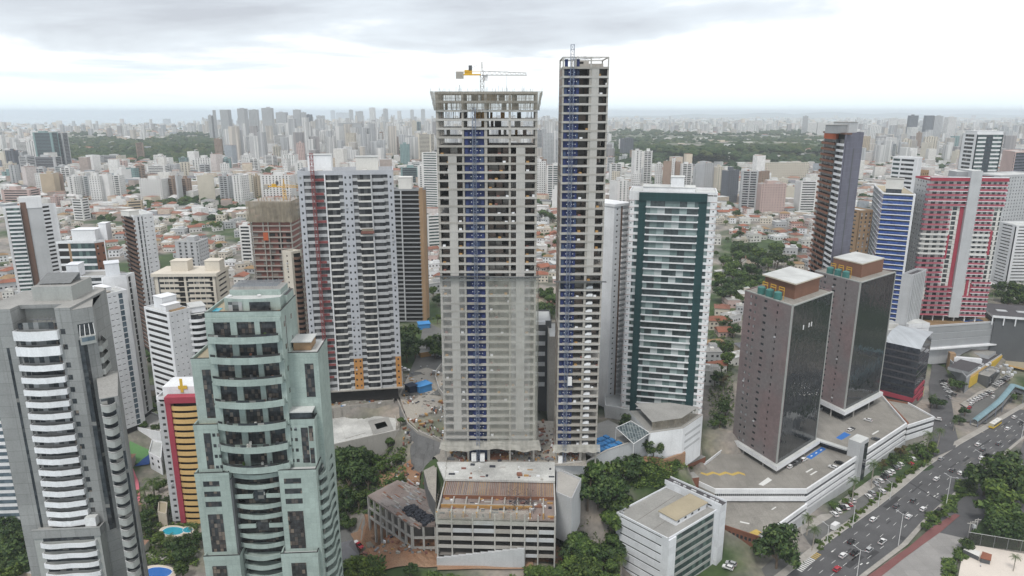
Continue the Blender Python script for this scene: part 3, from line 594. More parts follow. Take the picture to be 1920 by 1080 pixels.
def slim_tower():
    rnd = random.Random(5); xl, xr = yp(1054.5, 150, YA)[0], yp(1141.5, 150, YA)[0]; fr = Fr((xl, YA), (xr, YA)); dep = 17; zb, fh, nf = 36.2, 2.93, 47
    cols = [(0, .035), (.58, .635), (.965, 1)]; opens = [(.39, .575), (.80, .96)]; W_ = fr.w
    ns = int((yp(1090, 517, YA)[1] - zb) / fh)
    t, poly, zt = shell_tower('concrete_tower', 'tallest and slimmest bare concrete tower with blue hoist bay on its front', fr, dep, 29, zb, fh, nf,
        [(.635, .79, ns + 1, nf)], cols, opens + [(.64, .79)], (.04, .37), rnd, 0)
    # crown: open frame against the sky
    zc = zt + 3.3; cr = t.p('crown_frame')
    for u0, u1 in ((0, .035), (.27, .30), (.60, .63), (.97, 1)):
        for d in (-.6, -dep + .1): cr.box(fr, u0 * W_, u1 * W_, d, d + .5, zt + .4, zc, 'concrete_pale')
    for d in (-.6, -dep + .1): cr.box(fr, 0, W_, d - .003, d + .503, zc, zc + .35, 'concrete_pale')
    for u in (0, W_ - .5): cr.box(fr, u + .004, u + .496, -dep + .2, -.7, zc + .02, zc + .33, 'concrete_pale')
    cr.box(fr, .3 * W_, .62 * W_, -9, -8.6, zt + .4, zc - .4, 'concrete'); cr.box(fr, .36 * W_, .5 * W_, -8.59, -8.55, zt + 1.9, zc - .7, 'dark_void'); cr.box(fr, .63 * W_, .97 * W_, -12, -11.7, zt + .4, zt + 2.2, 'concrete')
    for a in (.05, .3): t.r('hoist_panel').box(fr, a * W_, (a + .07) * W_, -1, -.8, zt + .5, zt + 2.9, 'hoist_panel')
    for i in range(ns):
        z = zb + i * fh + .42; s = t.r('stair_panel'); P = lambda u, d, h: fr.p(u * W_, d, z + h)
        a = [P(.60, -.2, .25), P(.79, -.2, .25), P(.79, -.2, 1.15), P(.70, -.2, 1.15)]; b = [P(.60, -1.5, .25), P(.79, -1.5, .25), P(.79, -1.5, 1.15), P(.70, -1.5, 1.15)]
        s.poly(a, 'white_paint'); s.poly([a[3], a[2], b[2], b[3]], 'white_paint'); s.poly([a[0], a[3], b[3], b[0]], 'white_paint'); s.poly([a[1], b[1], b[2], a[2]], 'white_paint')
        t.r('partition').box(fr, .6 * W_, .8 * W_, -2.2, -2.0, z, z + 2.2, 'dark_grey')
    for i in range(14): t.p('rebar').rod(fr.p(rnd.random() * W_, -rnd.random() * dep, zc), fr.p(rnd.random() * W_, -rnd.random() * dep, zc + rnd.uniform(.3, 1.0)), .05, 'steel', 3)
    lattice(t.p('hoist_mast'), fr.p(.20 * W_, 1.3, 0)[:2], 1.15, 30, zc + 4.0, 'hoist_blue', .07, 1.5)
    for i in range(0, nf, 2): t.p('mast_tie').rod(fr.p(.2 * W_ - .5, .8, zb + i * fh), fr.p(.12 * W_, -.3, zb + i * fh), .05, 'steel', 3)
    z = yp(1090, 527, YA)[1]; t.r('catch_platform').box(fr, -1.6, W_ + 1.4, -.2, 1.6, z - .15, z, 'dark_grey')
    c = t.r('hoist_cage'); c.box(fr, .2 * W_ + .7, .2 * W_ + 2.2, .5, 2.0, 62, 65, 'white_steel'); c = t.r('hoist_cage'); c.box(fr, .2 * W_ - 2.3, .2 * W_ - .7, .5, 2.0, 30.4, 33, 'white_steel')
    mb = t.p('net_skirt'); n = 24
    for i in range(n):
        def q(k, v): u = -1.2 + (W_ + 2.4) * k / n; return fr.p(u, .5 + 1.8 * (1 - v) ** 2 + .1 * math.sin(k * 2.1), 36.3 - 1.0 * (1 - v) + v * 1.2 - .4 * math.sin(k * .7) ** 2 * (1 - v))
        for v0, v1 in ((0, .5), (.5, 1)): mb.poly([q(i, v0), q(i + 1, v0), q(i + 1, v1), q(i, v1)], 'skirt_net')
    t.done(); return fr
frB = slim_tower()
# ------------------------------------------------------------ lilac-white tower with red hoist
def lilac_tower():
    Y = 293; xl, xr = yp(557, 322, Y)[0], yp(737, 322, Y)[0]; z0, z1 = 32, yp(650, 328, Y)[1]; fr = Fr((xl, Y), (xr * 1.022, Y + 6.5)); dep = 20; nf = 33; fh = (z1 - z0 - 4.5) / nf; zb = z0 + 4.5
    poly = rect((xl, Y), (xr * 1.022, Y + 6.5), dep); FOOT.append(poly)
    t = T('apartment_tower', 'lilac white tower with orange base panels and a red hoist mast', 'tower block', (*cen(poly), z0))
    core(t, poly, z0 - 2, z1, k=.9, roof='roof_pale', par=1.6, wall='lilac_white')
    g = dict(m='light_grey', g='shade_room', sp=1.25, rc=.3); bw = dict(pm='off_white', ph=.6, lo=.2, dp=.6, rc=.8, g='shade_room', slab='light_grey'); bg = dict(pm='light_grey', ph=1.15, lo=.25, dp=.5, rc=.7, g='shade_room', slab='light_grey')
    lil = dict(n=1, ww=.75, wh=1.0, m='lilac_white', pr=.25); lil2 = dict(lil, n=2)
    def bays(m, f0, n): a = dict(lil, m=m, f0=f0, nf=n); b = dict(a, n=2); return a, b
    mid = 5
    for f0, n, m in ((mid, nf - mid, 'lilac_white'), (0, mid, 'ochre')):
        zz0, zz1 = zb + f0 * fh, zb + (f0 + n) * fh; l1 = dict(lil, m=m if True else m); l0 = dict(lil); l2 = dict(lil2, m=m)
        face(t, poly[0], poly[1], zz0, zz1, n, [(50, 'P', l0), (180, 'R', g), (10, 'S', dict(m='white_paint', pr=1.1)), (115, 'B', bw), (38, 'R', g), (82, 'P', l2), (45, 'R', g), (115, 'B', bw), (12, 'S', dict(m='light_grey', pr=1.1)), (105, 'B', bg), (36, 'R', g), (52, 'P', l1)], gl='window_glass')
    for a, b in ((1, 2), (3, 0)): face(t, poly[a], poly[b], zb, zb + nf * fh, nf, [(1, 'R', dict(m='light_grey', sp=1.4)), (.4, 'S'), (1, 'R', dict(m='light_grey', sp=1.4))], wall='lilac_white')
    for i in range(8): t.r('column').box(fr, i * fr.w / 8 + .5, i * fr.w / 8 + 1.2, -2, -1.2, z0 - 2, zb, 'concrete')
    t.p('base_slab').box(fr, -.5, fr.w + .5, -dep, 1.2, zb - .5, zb, 'concrete')
    rnd = random.Random(2)
    for i in range(0, nf): 
        if rnd.random() < .75: t.p('hoist_gate', 'wall').box(fr, .17 * fr.w, .26 * fr.w * rnd.uniform(.9, 1.1), .3, .4, zb + i * fh + .2, zb + i * fh + 1.3, 'hoist_red')
    lattice(t.p('hoist_mast'), fr.p(.16 * fr.w, 1.6, 0)[:2], 1.2, z0, z1 + 9, 'hoist_red', .11, 1.5)
    roofbox(t, fr, .09 * fr.w, .34 * fr.w, -15, -8, z1 + .1, z1 + 7.6, 'white_paint', 'roof_pale', 'stair_house'); roofbox(t, fr, .6 * fr.w, .84 * fr.w, -15, -8, z1 + .1, z1 + 6.6, 'off_white', 'roof_pale', 'stair_house')
    for u in (.22, .7): t.r('roof_tank').cyl(fr.p(u * fr.w, -5, 0)[:2], 1.2, z1, z1 + 1.6, 'off_white')
    mb = t.r('suspended_platform'); zq = zb + 24.4 * fh; mb.box(fr, .63 * fr.w, .77 * fr.w, 1.3, 2.0, zq, zq + 1.2, 'red_brick'); mb.box(fr, .64 * fr.w, .76 * fr.w, 1.35, 1.95, zq + 1.2, zq + 2.1, 'brown_net')
    # scaffold net down the left flank
    nb = t.p('scaffold_net')
    for i in range(20):
        za, zc = z0 + (z1 - z0) * i / 20, z0 + (z1 - z0) * (i + 1) / 20
        nb.poly([fr.p(-.9 - .2 * math.sin(i), 1, za), fr.p(-.9, -dep, za), fr.p(-.9, -dep, zc), fr.p(-.9 - .2 * math.sin(i + 1), 1, zc)], 'pale_net')
    t.done(); return fr
frD = lilac_tower()
# ------------------------------------------------------------ teal framed glass tower
def teal_tower():
    z1, z0 = 126.0, 19.0; a, b = gp(1180, 360, z1), gp(1346, 364.3, z1); poly = rect(a, b, 20); FOOT.append(poly); fr = Fr(a, b); nf = 34; fh = (z1 - 3.4 - z0) / nf
    t = T('apartment_tower', 'white apartment tower with a dark teal frame round aqua glass balconies', 'tower block', (*cen(poly), z0))
    core(t, poly, z0 - 3, z1 - .2, k=.9, par=.8, roof='roof_pale')
    zt = z1 - 3.4
    wl = dict(n=1, ww=.6, wh=.6, m='white_paint', sill=.7)
    gk = dict(m='white_paint', g='aqua_glass', sp=1.05, rc=.3)
    face(t, a, b, z0, zt, nf, [(52, 'P', wl), (43, 'R', gk), (70, 'S', dict(m='teal', pr=.7, part='teal_frame')), (480, 'R', dict(m='white_tile', g='aqua_glass', sp=.55, rc=.45, pr=.8)), (75, 'S', dict(m='teal', pr=.7, part='teal_frame')), (32, 'R', gk), (60, 'P', wl)], gl='aqua_glass')
    W_ = fr.w; t.p('teal_frame').box(fr, W_ * 95 / 812, W_ * 720 / 812, -.6, 1.1, zt, z1 + .1, 'teal'); t.p('wall').box(fr, 0, W_ * 95 / 812, -.6, .02, zt, z1, 'white_paint'); t.p('wall').box(fr, W_ * 720 / 812, W_, -.6, .02, zt, z1 - 1, 'white_paint')
    for i in range(nf):
        z = z0 + i * fh; s = t.r('balcony_slab'); s.box(fr, W_ * 160 / 812, W_ * 650 / 812, .7, 1.15, z + .1, z + .56, 'white_paint')
        for u in (166, 640): s.box(fr, W_ * u / 812, W_ * (u + 8) / 812, .9, 1.45, z + .2, z + .85, 'white_paint')
        s = t.r('ledge'); s.box(fr, -.15, W_ * 52 / 812, -.2, .16, z + fh - .12, z + fh + .02, 'pale_pink'); s.box(fr, W_ * 752 / 812, W_ + .15, -.2, .16, z + fh - .12, z + fh + .02, 'pale_pink')
    for i, j in ((1, 2), (3, 0)): face(t, poly[i], poly[j], z0, z1 - .3, nf + 1, [(1, 'R', gk), (.5, 'S'), (1, 'P', dict(wl, n=2, ww=1.4, wh=1.2))])
    roofbox(t, fr, .47 * W_, .62 * W_, -13, -6, z1, z1 + 6.2, 'white_paint', 'roof_pale', 'stair_house'); roofbox(t, fr, .15 * W_, .75 * W_, -16, -5, z1, z1 + 1.8, 'white_paint', 'roof_pale', 'stair_house')
    # rear wing set back on the left
    zw = 118; a2 = gp(1152, 388, zw); b2 = gp(1184, 384, zw); p2 = rect(a2, b2, 18); FOOT.append(p2); t.p('rear_wing_body').prism(inset(p2, .97), z0, zw, 'white_paint', 'roof_pale')
    face(t, a2, b2, z0 + 6, zw, 36, [(1, 'P', dict(n=1, ww=1.1, wh=.8, m='white_paint')), (.25, 'S', dict(m='brown')), (1.3, 'B', dict(pm='white_paint', ph=1.0, dp=.7, rc=.9, g='green_glass'))], wall='white_paint')
    t.p('wall').box(Fr(a2, b2), -.2, Fr(a2, b2).w, -18, .3, zw, zw + 1.2, 'white_paint')
    t.done(); return fr, poly
frC, polyC = teal_tower()
# ------------------------------------------------------------ mint green stepped tower, close by
def mint_tower():
    zc = yp(450, 594, 163)[1]; a, b = gp(380, 595, zc), gp(523, 592.5, zc); fr = Fr(a, b); W_ = fr.w; px = W_ / 143.0
    zz = lambda y, Y=163: yp(450, y, Y)[1]
    t = T('apartment_tower', 'mint green stepped tower with curved balconies and roof terraces', 'tower block', (*fr.p(W_ / 2, -8, 0)[:2], -11))
    FOOT.append([fr.p(-8, 4, 0)[:2], fr.p(W_ + 10, 4, 0)[:2], fr.p(W_ + 10, -20, 0)[:2], fr.p(-8, -20, 0)[:2]])
    wl = t.p('wall'); zg = -12; z1 = zc
    zA, zB, zC, zD = zz(682), zz(799), zz(884), zz(1031)
    # masses: (u0, u1, d0, d1, top)
    uL, uR = -5.0, W_ + 7.6
    mass = [(0, W_, -17, -1.6, z1, 'roof_tan'), (uL, 0, -15, -2.2, zA, 'roof_tan'), (W_, uR, -17, -5.0, zA, 'roof_pale'), (uL - .4, .6, -14, .2, zB, 'roof_tan'), (W_ - .8, uR - 1.4, -15, -1.6, zB, 'roof_pale'),
            (uL - 1.0, 2.6, -14, 1.6, zC, 'roof_pale'), (W_ - 3.2, uR - 1.2, -14, 1.4, zC, 'roof_pale'), (uL - .6, 3.6, -14, 3.2, zD, 'roof_pale'), (W_ - 4.0, uR - 2.0, -14, 3.2, zD, 'roof_pale')]
    for u0, u1, d0, d1, zt, rm in mass:
        wl.box(fr, u0, u1, d0, d1, zg, zt, 'mint', rm); e = t.r('parapet')
        e.box(fr, u0 - .06, u1 + .06, d1 - .3, d1 + .06, zt - .5, zt + .8, 'mint'); e.box(fr, u0 - .06, u0 + .3, d0, d1 - .31, zt - .5, zt + .8, 'mint'); e.box(fr, u1 - .3, u1 + .06, d0, d1 - .31, zt - .5, zt + .8, 'mint')
        r = t.r('railing'); r.box(fr, u0 - .08, u1 + .08, d1 - .2, d1 + .08, zt + .801, zt + .95, 'rail_dark'); r.box(fr, u1 - .2, u1 + .08, d0, d1 - .2, zt + .801, zt + .95, 'rail_dark')
    # penthouse and its antenna deck
    ph = t.p('penthouse'); ph.box(fr, 3.6, W_ - .9, -15, -5.5, z1, z1 + 3.4, 'mint', 'roof_pale'); ph.box(fr, 4.4, W_ - 1.2, -14.8, -7.6, z1 + 3.4, z1 + 4.9, 'mint', 'roof_grey')
    n = 14
    for i in range(n):                                       # bowed front of the penthouse
        f = lambda k: (3.6 + (W_ - 4.5) * k / n, -5.5 + 1.5 * math.sin(math.pi * k / n)); p, q = f(i), f(i + 1)
        ph.poly([fr.p(*p, z1), fr.p(*q, z1), fr.p(*q, z1 + 3.4), fr.p(*p, z1 + 3.4)], 'mint'); ph.poly([fr.p(*p, z1 + 3.4), fr.p(*q, z1 + 3.4), fr.p(q[0], -5.6, z1 + 3.4), fr.p(p[0], -5.6, z1 + 3.4)], 'roof_pale')
    w = t.r('window'); w.quad(fr, 5.0, 8.4, -4.0, z1 + .4, z1 + 2.7, 'curtain_glass'); w = t.r('window'); w.quad(fr, 10.2, W_ - 3, -3.93, z1 + .4, z1 + 2.6, 'dark_glass')
    rnd = random.Random(4)
    for i in range(16): u = rnd.uniform(5, W_ - 2); d = -rnd.uniform(8, 14); t.p('aerial_frame', 'penthouse').rod(fr.p(u, d, z1 + 4.9), fr.p(u, d, z1 + 4.9 + rnd.uniform(.8, 1.9)), .05, 'steel', 3)
    for i in range(8): d = -8 - i * .9; t.p('aerial_frame', 'penthouse').box(fr, 5, W_ - 2, d, d + .12, z1 + 5.7, z1 + 5.85, 'steel')
    for u in (4.8, 12): t.p('satellite_dish', 'penthouse').cyl(fr.p(u, -6.6, 0)[:2], .5, z1 + 3.5, z1 + 3.8, 'white_steel', 10)
    t.p('plant_room').box(fr, W_ - 1.2, W_ - .1, -16, -9, z1, z1 + 3, 'mint', 'roof_dark'); t.p('terrace_floor').box(fr, .3, W_ - .3, -5.4, -1.7, z1 + .004, z1 + .06, 'roof_brown'); t.p('terrace_pool').box(fr, .5, 2.2, -8, -4, z1 + .004, z1 + .1, 'pool_water')
    # duplex floors: three tall windows between mint piers, a bowed parapet below
    rows = [630, 668, 708, 750, 792, 832, 869]               # parapet tops in the photo
    zf = [zz(y) for y in rows]; top = z1 - .7
    prev = top
    for k, zb in enumerate(zf):
        grow = .35 * k
        d0 = -1.55 + .0
        for (ua, ub) in ((.10, .325), (.41, .645), (.715, .93)):
            w = t.r('window'); w.quad(fr, ua * W_, ub * W_, -1.57 + .0, zb - 1.0, prev - .55 if k else prev - .9, 'mullion_glass')
            w = t.p('window_reveal'); 
        for ua, ub in ((0, .10), (.325, .41), (.645, .715), (.93, 1)): t.p('pier').box(fr, ua * W_, ub * W_, -1.6, -1.1, zb - 1.2, prev, 'mint')
        t.p('pier').box(fr, .0, W_, -1.6, -1.05, (prev - .6 if k else prev - 1.0), prev + .004, 'mint')
        bal = t.r('balcony'); cb = lambda s, k=k: .15 + (1.3 + .18 * k) * math.sin(math.pi * s) ** .8
        curve_balc(bal, fr, .04 * W_, .97 * W_, -1.3, cb, zb - 1.75, 1.75, 'mint', .3, 12)
        rl = t.r('balcony_rail'); m = 12
        for i in range(m):
            if rnd.random() < .82:
                s0, s1 = i / m, (i + 1) / m; P = lambda s, h: fr.p(W_ * (.04 + .93 * s), cb(s) - .1, zb + h); rl.poly([P(s0, 0), P(s1, 0), P(s1, .55), P(s0, .55)], 'rail_dark' if rnd.random() < .5 else 'window_glass'); rl.rod(P(s0, .6), P(s1, .6), .05, 'rail_dark', 4)
        pt = t.r('terrace_planter')
        for i in range(3): s = rnd.uniform(.1, .9); c = fr.p(W_ * (.05 + .9 * s), -.6, 0); pt.cyl(c[:2], .35, zb - 1.4, zb + rnd.uniform(-.6, .5), rnd.choice(['brick_red', 'off_white', 'leaf_dark', 'dark_grey']), 6)
        prev = zb - 1.75
    # stair glazing strips on the wings, small windows
    for u0, u1, d, za, zb_ in ((uL + 2.4, uL + 4.7, -2.18, zA - 2.2, zB + 1.5), (W_ + 4.0, W_ + 6.3, -4.98, zA - 2.2, zA - 11.5), (uL + 1.9, uL + 3.7, .22, zB - 1.6, zC + 1.2), (W_ + 2.6, W_ + 4.4, -1.58, zB - 1.6, zC + 1.2), (uR - 3.0, uR - 1.9, -1.58, zB - 1.2, zB - 5.5), (uR - 3.0, uR - 1.9, -1.58, zC + 5.4, zC + 1.0)):
        w = t.r('window'); w.box(fr, u0, u1, d - .3, d + .02, min(za, zb_), max(za, zb_), 'mullion_glass')
    for i in range(4):
        for u in (uL + 4.1, uL + 5.2): w = t.r('window'); w.box(fr, u, u + .75, .1, .24, zB - 2.6 - i * 3, zB - 1.7 - i * 3, 'mullion_glass' if rnd.random() < .7 else 'curtain_glass')
        for u in (W_ - .4, W_ + .9): w = t.r('window'); w.box(fr, u, u + .75, -1.7, -1.56, zB - 2.4 - i * 3, zB - 1.5 - i * 3, 'mullion_glass' if rnd.random() < .6 else 'curtain_glass')
    ca = t.r('canopy_room'); ca.box(fr, W_ + .2, W_ + 5.6, -4.9, -1.8, zB + .1, zB + 2.6, 'dark_glass', 'roof_pale'); ca.box(fr, W_, W_ + 5.9, -5.1, -1.5, zB + 2.6, zB + 2.9, 'roof_pale'); ca = t.r('canopy_room'); ca.box(fr, W_ + .5, W_ + 5, -15, -9, zA + .1, zA + 2.4, 'tan', 'white_paint'); ca.box(fr, W_, W_ + 5.4, -15.2, -8.4, zA + 2.4, zA + 2.65, 'roof_pale')
    # three ribbon windows then tall glazing on both towers of the lower body
    for u0, u1, d in ((uL + .9, uL + 5.0, 1.62), (W_ - 2.0, W_ + 2.4, 1.42)):
        for i in range(3): w = t.r('window'); w.box(fr, u0, u1, d - .5, d + .02, zC - 3.1 - i * 2.95, zC - 1.6 - i * 2.95, 'mullion_glass')
        w = t.r('window'); w.box(fr, u0 + .2, u1 - .1, d - .5, d + .03, zD + 1.0, zC - 11.2, 'mullion_glass'); w = t.r('window'); w.box(fr, u0 + .5, u1, d + .9, d + 1.85, zD - 12, zD - 2.2, 'mullion_glass')
    # recessed middle with bowed mint balconies
    zlow = zf[-1] - 2.2; nfl = int((zlow - zg) / 2.95)
    for i in range(nfl):
        z = zlow - 1.6 - i * 2.95; wide = z < zD - 1
        u0, u1 = (3.9, W_ - 4.3) if wide else (2.9, W_ - 3.4); dd = .6 if wide else -.4
        bal = t.r('balcony'); cut = i % 3 == 2 and not wide
        if cut:
            for q0, q1 in ((u0, u0 + (u1 - u0) * .4), (u0 + (u1 - u0) * .68, u1)): curve_balc(bal, fr, q0, q1, -2.5, lambda s: dd + .7, z - .3, 1.25, 'mint', .3, 4)
        else: curve_balc(bal, fr, u0, u1, -2.5, lambda s: dd + 1.5 * math.sin(math.pi * s), z - .3, 1.25, 'mint', .3, 10)
        w = t.r('window'); w.quad(fr, u0 - .3, u1 + .3, -1.5, z, z + 2.7, 'mullion_glass')
        if cut: w.quad(fr, u0 + (u1 - u0) * .42, u0 + (u1 - u0) * .66, .2, z - 1, z + 2.6, 'window_glass')
    t.p('recess_lining').box(fr, 2.62, 3.1, -1.6, 1.5, zg, zC - 1.5, 'dark_grey'); t.p('recess_lining').box(fr, W_ - 3.3, W_ - 3.22, -1.6, 1.3, zg, zC - 1.5, 'dark_grey')
    # curved balconies on the right flank
    f2 = Fr(fr.p(uR - 1.0, .5, 0)[:2], fr.p(uR - .2, -14, 0)[:2])
    for i in range(int((zC - zg) / 2.95)):
        z = zC - 3.2 - i * 2.95; g = min(1.0, .25 + i * .05); w = t.r('window'); w.quad(f2, 1.5, 13.5, .02, z + .9, z + 2.5, 'window_glass'); curve_balc(t.r('balcony'), f2, 1.0, 13.6, -.5, lambda s: .3 + 2.6 * g * math.sin(math.pi * s) ** 1.2 + .5 * math.sin(s * 9), z - .2, 1.25, 'mint', .25, 12)
    for i in range(10): w = t.r('window'); w.box(Fr(fr.p(W_, -1.6, 0)[:2], fr.p(W_, -17, 0)[:2]), 2 + (i % 2) * 7, 3 + (i % 2) * 7, -.1, .03, z1 - 4 - (i // 2) * 6, z1 - 2.6 - (i // 2) * 6, 'mullion_glass')
    t.p('window_strip').box(Fr(fr.p(W_, -1.6, 0)[:2], fr.p(W_, -17, 0)[:2]), 3.6, 4.2, -.1, .03, zA + 1, z1 - 1.5, 'dark_glass')
    t.done()
mint_tower()
# ------------------------------------------------------------ grey granite tower, close by on the left
def granite_tower():
    Y = 158; z1 = yp(60, 578, Y)[1]; a = gp(-40, 581, z1); b = gp(131, 577, z1); fr = Fr(a, b); W_ = fr.w; m = W_ / 171.0; U = lambda x: (x + 40) * m
    t = T('apartment_tower', 'grey granite tower with white winged balconies and solar panels on top', 'tower block', (*fr.p(W_ / 2, -9, 0)[:2], -11)); FOOT.append([fr.p(0, 4, 0)[:2], fr.p(W_ + 14, 4, 0)[:2], fr.p(W_ + 16, -24, 0)[:2], fr.p(0, -24, 0)[:2]])
    wl = t.p('wall'); zg = -12; zz = lambda y: yp(60, y, Y)[1]
    zt = zz(618)                                            # loggia floor
    wl.box(fr, 0, U(18), -18, 0, zg, z1, 'granite', 'roof_grey'); wl.box(fr, U(101), W_, -18, 0, zg, z1, 'granite', 'roof_grey'); wl.box(fr, U(18), U(101), -18, -.6, zg, zt, 'granite', 'roof_grey')
    wl.box(fr, U(18), U(101), -18, -5.5, zt, z1, 'granite_pale', 'roof_grey'); wl.box(fr, U(18), U(101), -5.5, -3.6, zt + 4.4, z1, 'granite', 'roof_grey')
    ph = t.p('penthouse'); ph.box(fr, U(30), U(108), -17, -7, z1, z1 + 3.6, 'granite_pale', 'roof_grey')
    for i in range(5):
        u = U(34 + i * 13); P = lambda du, d, h: fr.p(u + du, d, z1 + 3.6 + h); q = t.r('solar_panel'); q.poly([P(0, -9, .3), P(1.55, -9, .3), P(1.55, -14, 2.0), P(0, -14, 2.0)], 'panel_solar'); q.poly([P(0, -14, 2.0), P(1.55, -14, 2.0), P(1.55, -14, 0), P(0, -14, 0)], 'mid_grey'); q.rod(P(0, -9, 0), P(0, -9, .3), .06, 'steel', 4)
    for i in range(7): u = U(38 + i * 9); t.p('roof_frame').rod(fr.p(u, -3, zt + .2), fr.p(u + .6, -3.4, zt + 2.2), .07, 'steel', 4)
    t.p('roof_frame').box(fr, U(36), U(95), -3.2, -3.0, zt + 1.6, zt + 1.8, 'steel')
    # dark glass strips
    t.r('window').box(fr, U(-2), U(3.5), -.4, .03, zz(985), zz(650), 'dark_glass')
    t.p('glass_strip').box(fr, U(141 - 5), U(150 - 5), -.5, -.2, zz(985), zz(640), 'dark_glass')
    # winged balconies
    ys = [618, 647, 681, 704, 727, 749, 771, 792, 813, 834, 855, 876, 896, 915, 935, 953, 970]
    rnd = random.Random(8)
    for k, y in enumerate(ys):
        zb = zz(y); h = 2.3 if k in (0, 1) else 1.45; u0, u1 = U(19 + .0 * k), U(103)
        fn = lambda s: 1.2 + (.9 - 1.3 * abs(2 * s - 1)) * .8 * (1 if abs(2 * s - 1) > .02 else .6)
        curve_balc(t.r('balcony'), fr, u0, u1, -.7, fn, zb - h, h, 'white_paint', .3, 12)
        w = t.r('window'); w.quad(fr, U(34), U(92), -.58, zb, zb + 1.7, 'curtain_glass' if rnd.random() < .75 else 'dark_glass', [(0, 0), (9, 0), (9, .9), (0, .9)]); w.quad(fr, U(24), U(33), -.57, zb, zb + 1.6, 'dark_glass'); w.quad(fr, U(92), U(100), -.57, zb, zb + 1.5, 'mullion_glass')
        w = t.r('window'); w.box(fr, U(106), U(115), -.3, .025, zb - 1.2, zb + .1, 'dark_glass' if rnd.random() < .5 else 'mullion_glass')
        rl = t.r('balcony_rail'); q = lambda s: fr.p(u0 + (u1 - u0) * s, fn(s) - .1, zb + .35)
        for i in range(12): rl.rod(q(i / 12), q((i + 1) / 12), .04, 'rail_dark', 3)
    # lower body steps out, wide wavy balconies
    zl = zz(985); wl.box(fr, U(-6), U(128), -18, 2.6, zg, zl, 'granite_pale', 'roof_grey'); e = t.p('parapet'); e.box(fr, U(-8), U(131), 2.3, 2.9, zl - 1.4, zl + 1.0, 'granite'); e.box(fr, U(128), U(131), -5, 2.3, zl - 1.4, zl + 1.0, 'granite')
    for i in range(6):
        zb = zl - 2.6 - i * 2.95; curve_balc(t.r('balcony'), fr, U(8), U(120), 1.9, lambda s: 3.3 + .9 * math.sin(math.pi * s) + .3 * math.sin(9 * s), zb - 1.2, 1.3, 'white_paint', .3, 14)
        w = t.r('window'); w.quad(fr, U(12), U(116), 2.63, zb + .1, zb + 1.7, 'window_glass')
    t.p('pergola').box(fr, U(100), U(122), .5, 2.2, zl + 1.0, zl + 3.4, 'white_steel', 'roof_pale')
    # right flank with folded concrete balconies
    c0 = fr.p(W_, 0, 0)[:2]; c1 = gp(173, 574, z1 - .5); f2 = Fr(c0, c1)                      # chamfer
    c2 = (yp(181, 570, c1[1] + 20)[0], c1[1] + 20); f3 = Fr(c1, c2)
    wl.prism([c0, c1, c2, fr.p(W_ - 2, -22, 0)[:2]], zg, z1 - .6, 'granite', 'roof_grey')
    t.r('window').box(f2, f2.w * .16, f2.w * .5, -.3, .03, zl - 2, zz(650), 'dark_glass')
    tb = t.p('terrace_box'); tb.box(f2, f2.w * .2, f2.w * .9, -.2, 1.2, z1 - 9.4, z1 - 7.4, 'granite_pale'); tb.box(f2, f2.w * .25, f2.w * .85, 1.2, 1.25, z1 - 8.6, z1 - 7.6, 'office_glass'); tb.box(f2, f2.w * .2, f2.w * .9, .02, .1, z1 - 7.4, z1 - 4.4, 'dark_glass'); [tb.rod(f2.p(f2.w * (.2 + .23 * i), 1.1, z1 - 7.4), f2.p(f2.w * (.3 + .2 * i), .2, z1 - 4.6), .08, 'white_steel', 4) for i in range(4)]
    for i in range(38):
        zb = z1 - 12 - i * 3.0
        if zb < zg: break
        curve_balc(t.r('balcony'), f3, .3, f3.w * .45, -.3, lambda s: .4 + 1.5 * (1 - abs(1.6 * s - .8)), zb - .4, 1.5, 'granite_pale', .3, 4); t.r('window').quad(f3, .6, f3.w * .42, .03, zb + .6, zb + 2.6, 'dark_glass')
    # lower shoulder tower with curved balconies
    zs = yp(200, 742, 150)[1]; s0, s1 = gp(186, 748, zs), gp(221, 742, zs); f4 = Fr(s0, s1); s2 = (yp(228, 742, s1[1] + 16)[0], s1[1] + 16); wl.prism([s0, s1, s2, f4.p(-1, -20, 0)[:2]], zg, zs, 'granite', 'roof_grey'); f5 = Fr(s1, s2)
    for i in range(45):
        zb = zs - 2.6 - i * 2.95
        if zb < zg: break
        curve_balc(t.r('balcony'), f4, .1, f4.w * .82, -.3, lambda s: .5 + 1.6 * math.sin(math.pi * s), zb - .4, 1.5, 'granite_pale', .3, 9); t.r('window').quad(f4, .3, f4.w * .8, .03, zb + .9, zb + 2.4, 'window_glass'); t.r('window').quad(f5, 1.2, 2.8, .03, zb + .6, zb + 1.9, 'dark_glass')
        rl = t.r('balcony_rail')
        for j in range(9): q = lambda s: f4.p(.1 + (f4.w * .82 - .1) * s, .45 + 1.6 * math.sin(math.pi * s), zb + 1.35); rl.rod(q(j / 9), q((j + 1) / 9), .05, 'white_steel', 3)
    t.p('glass_strip').box(f4, f4.w * .83, f4.w * .97, -.3, .03, zg, zs - 14, 'dark_glass')
    t.done()
granite_tower()
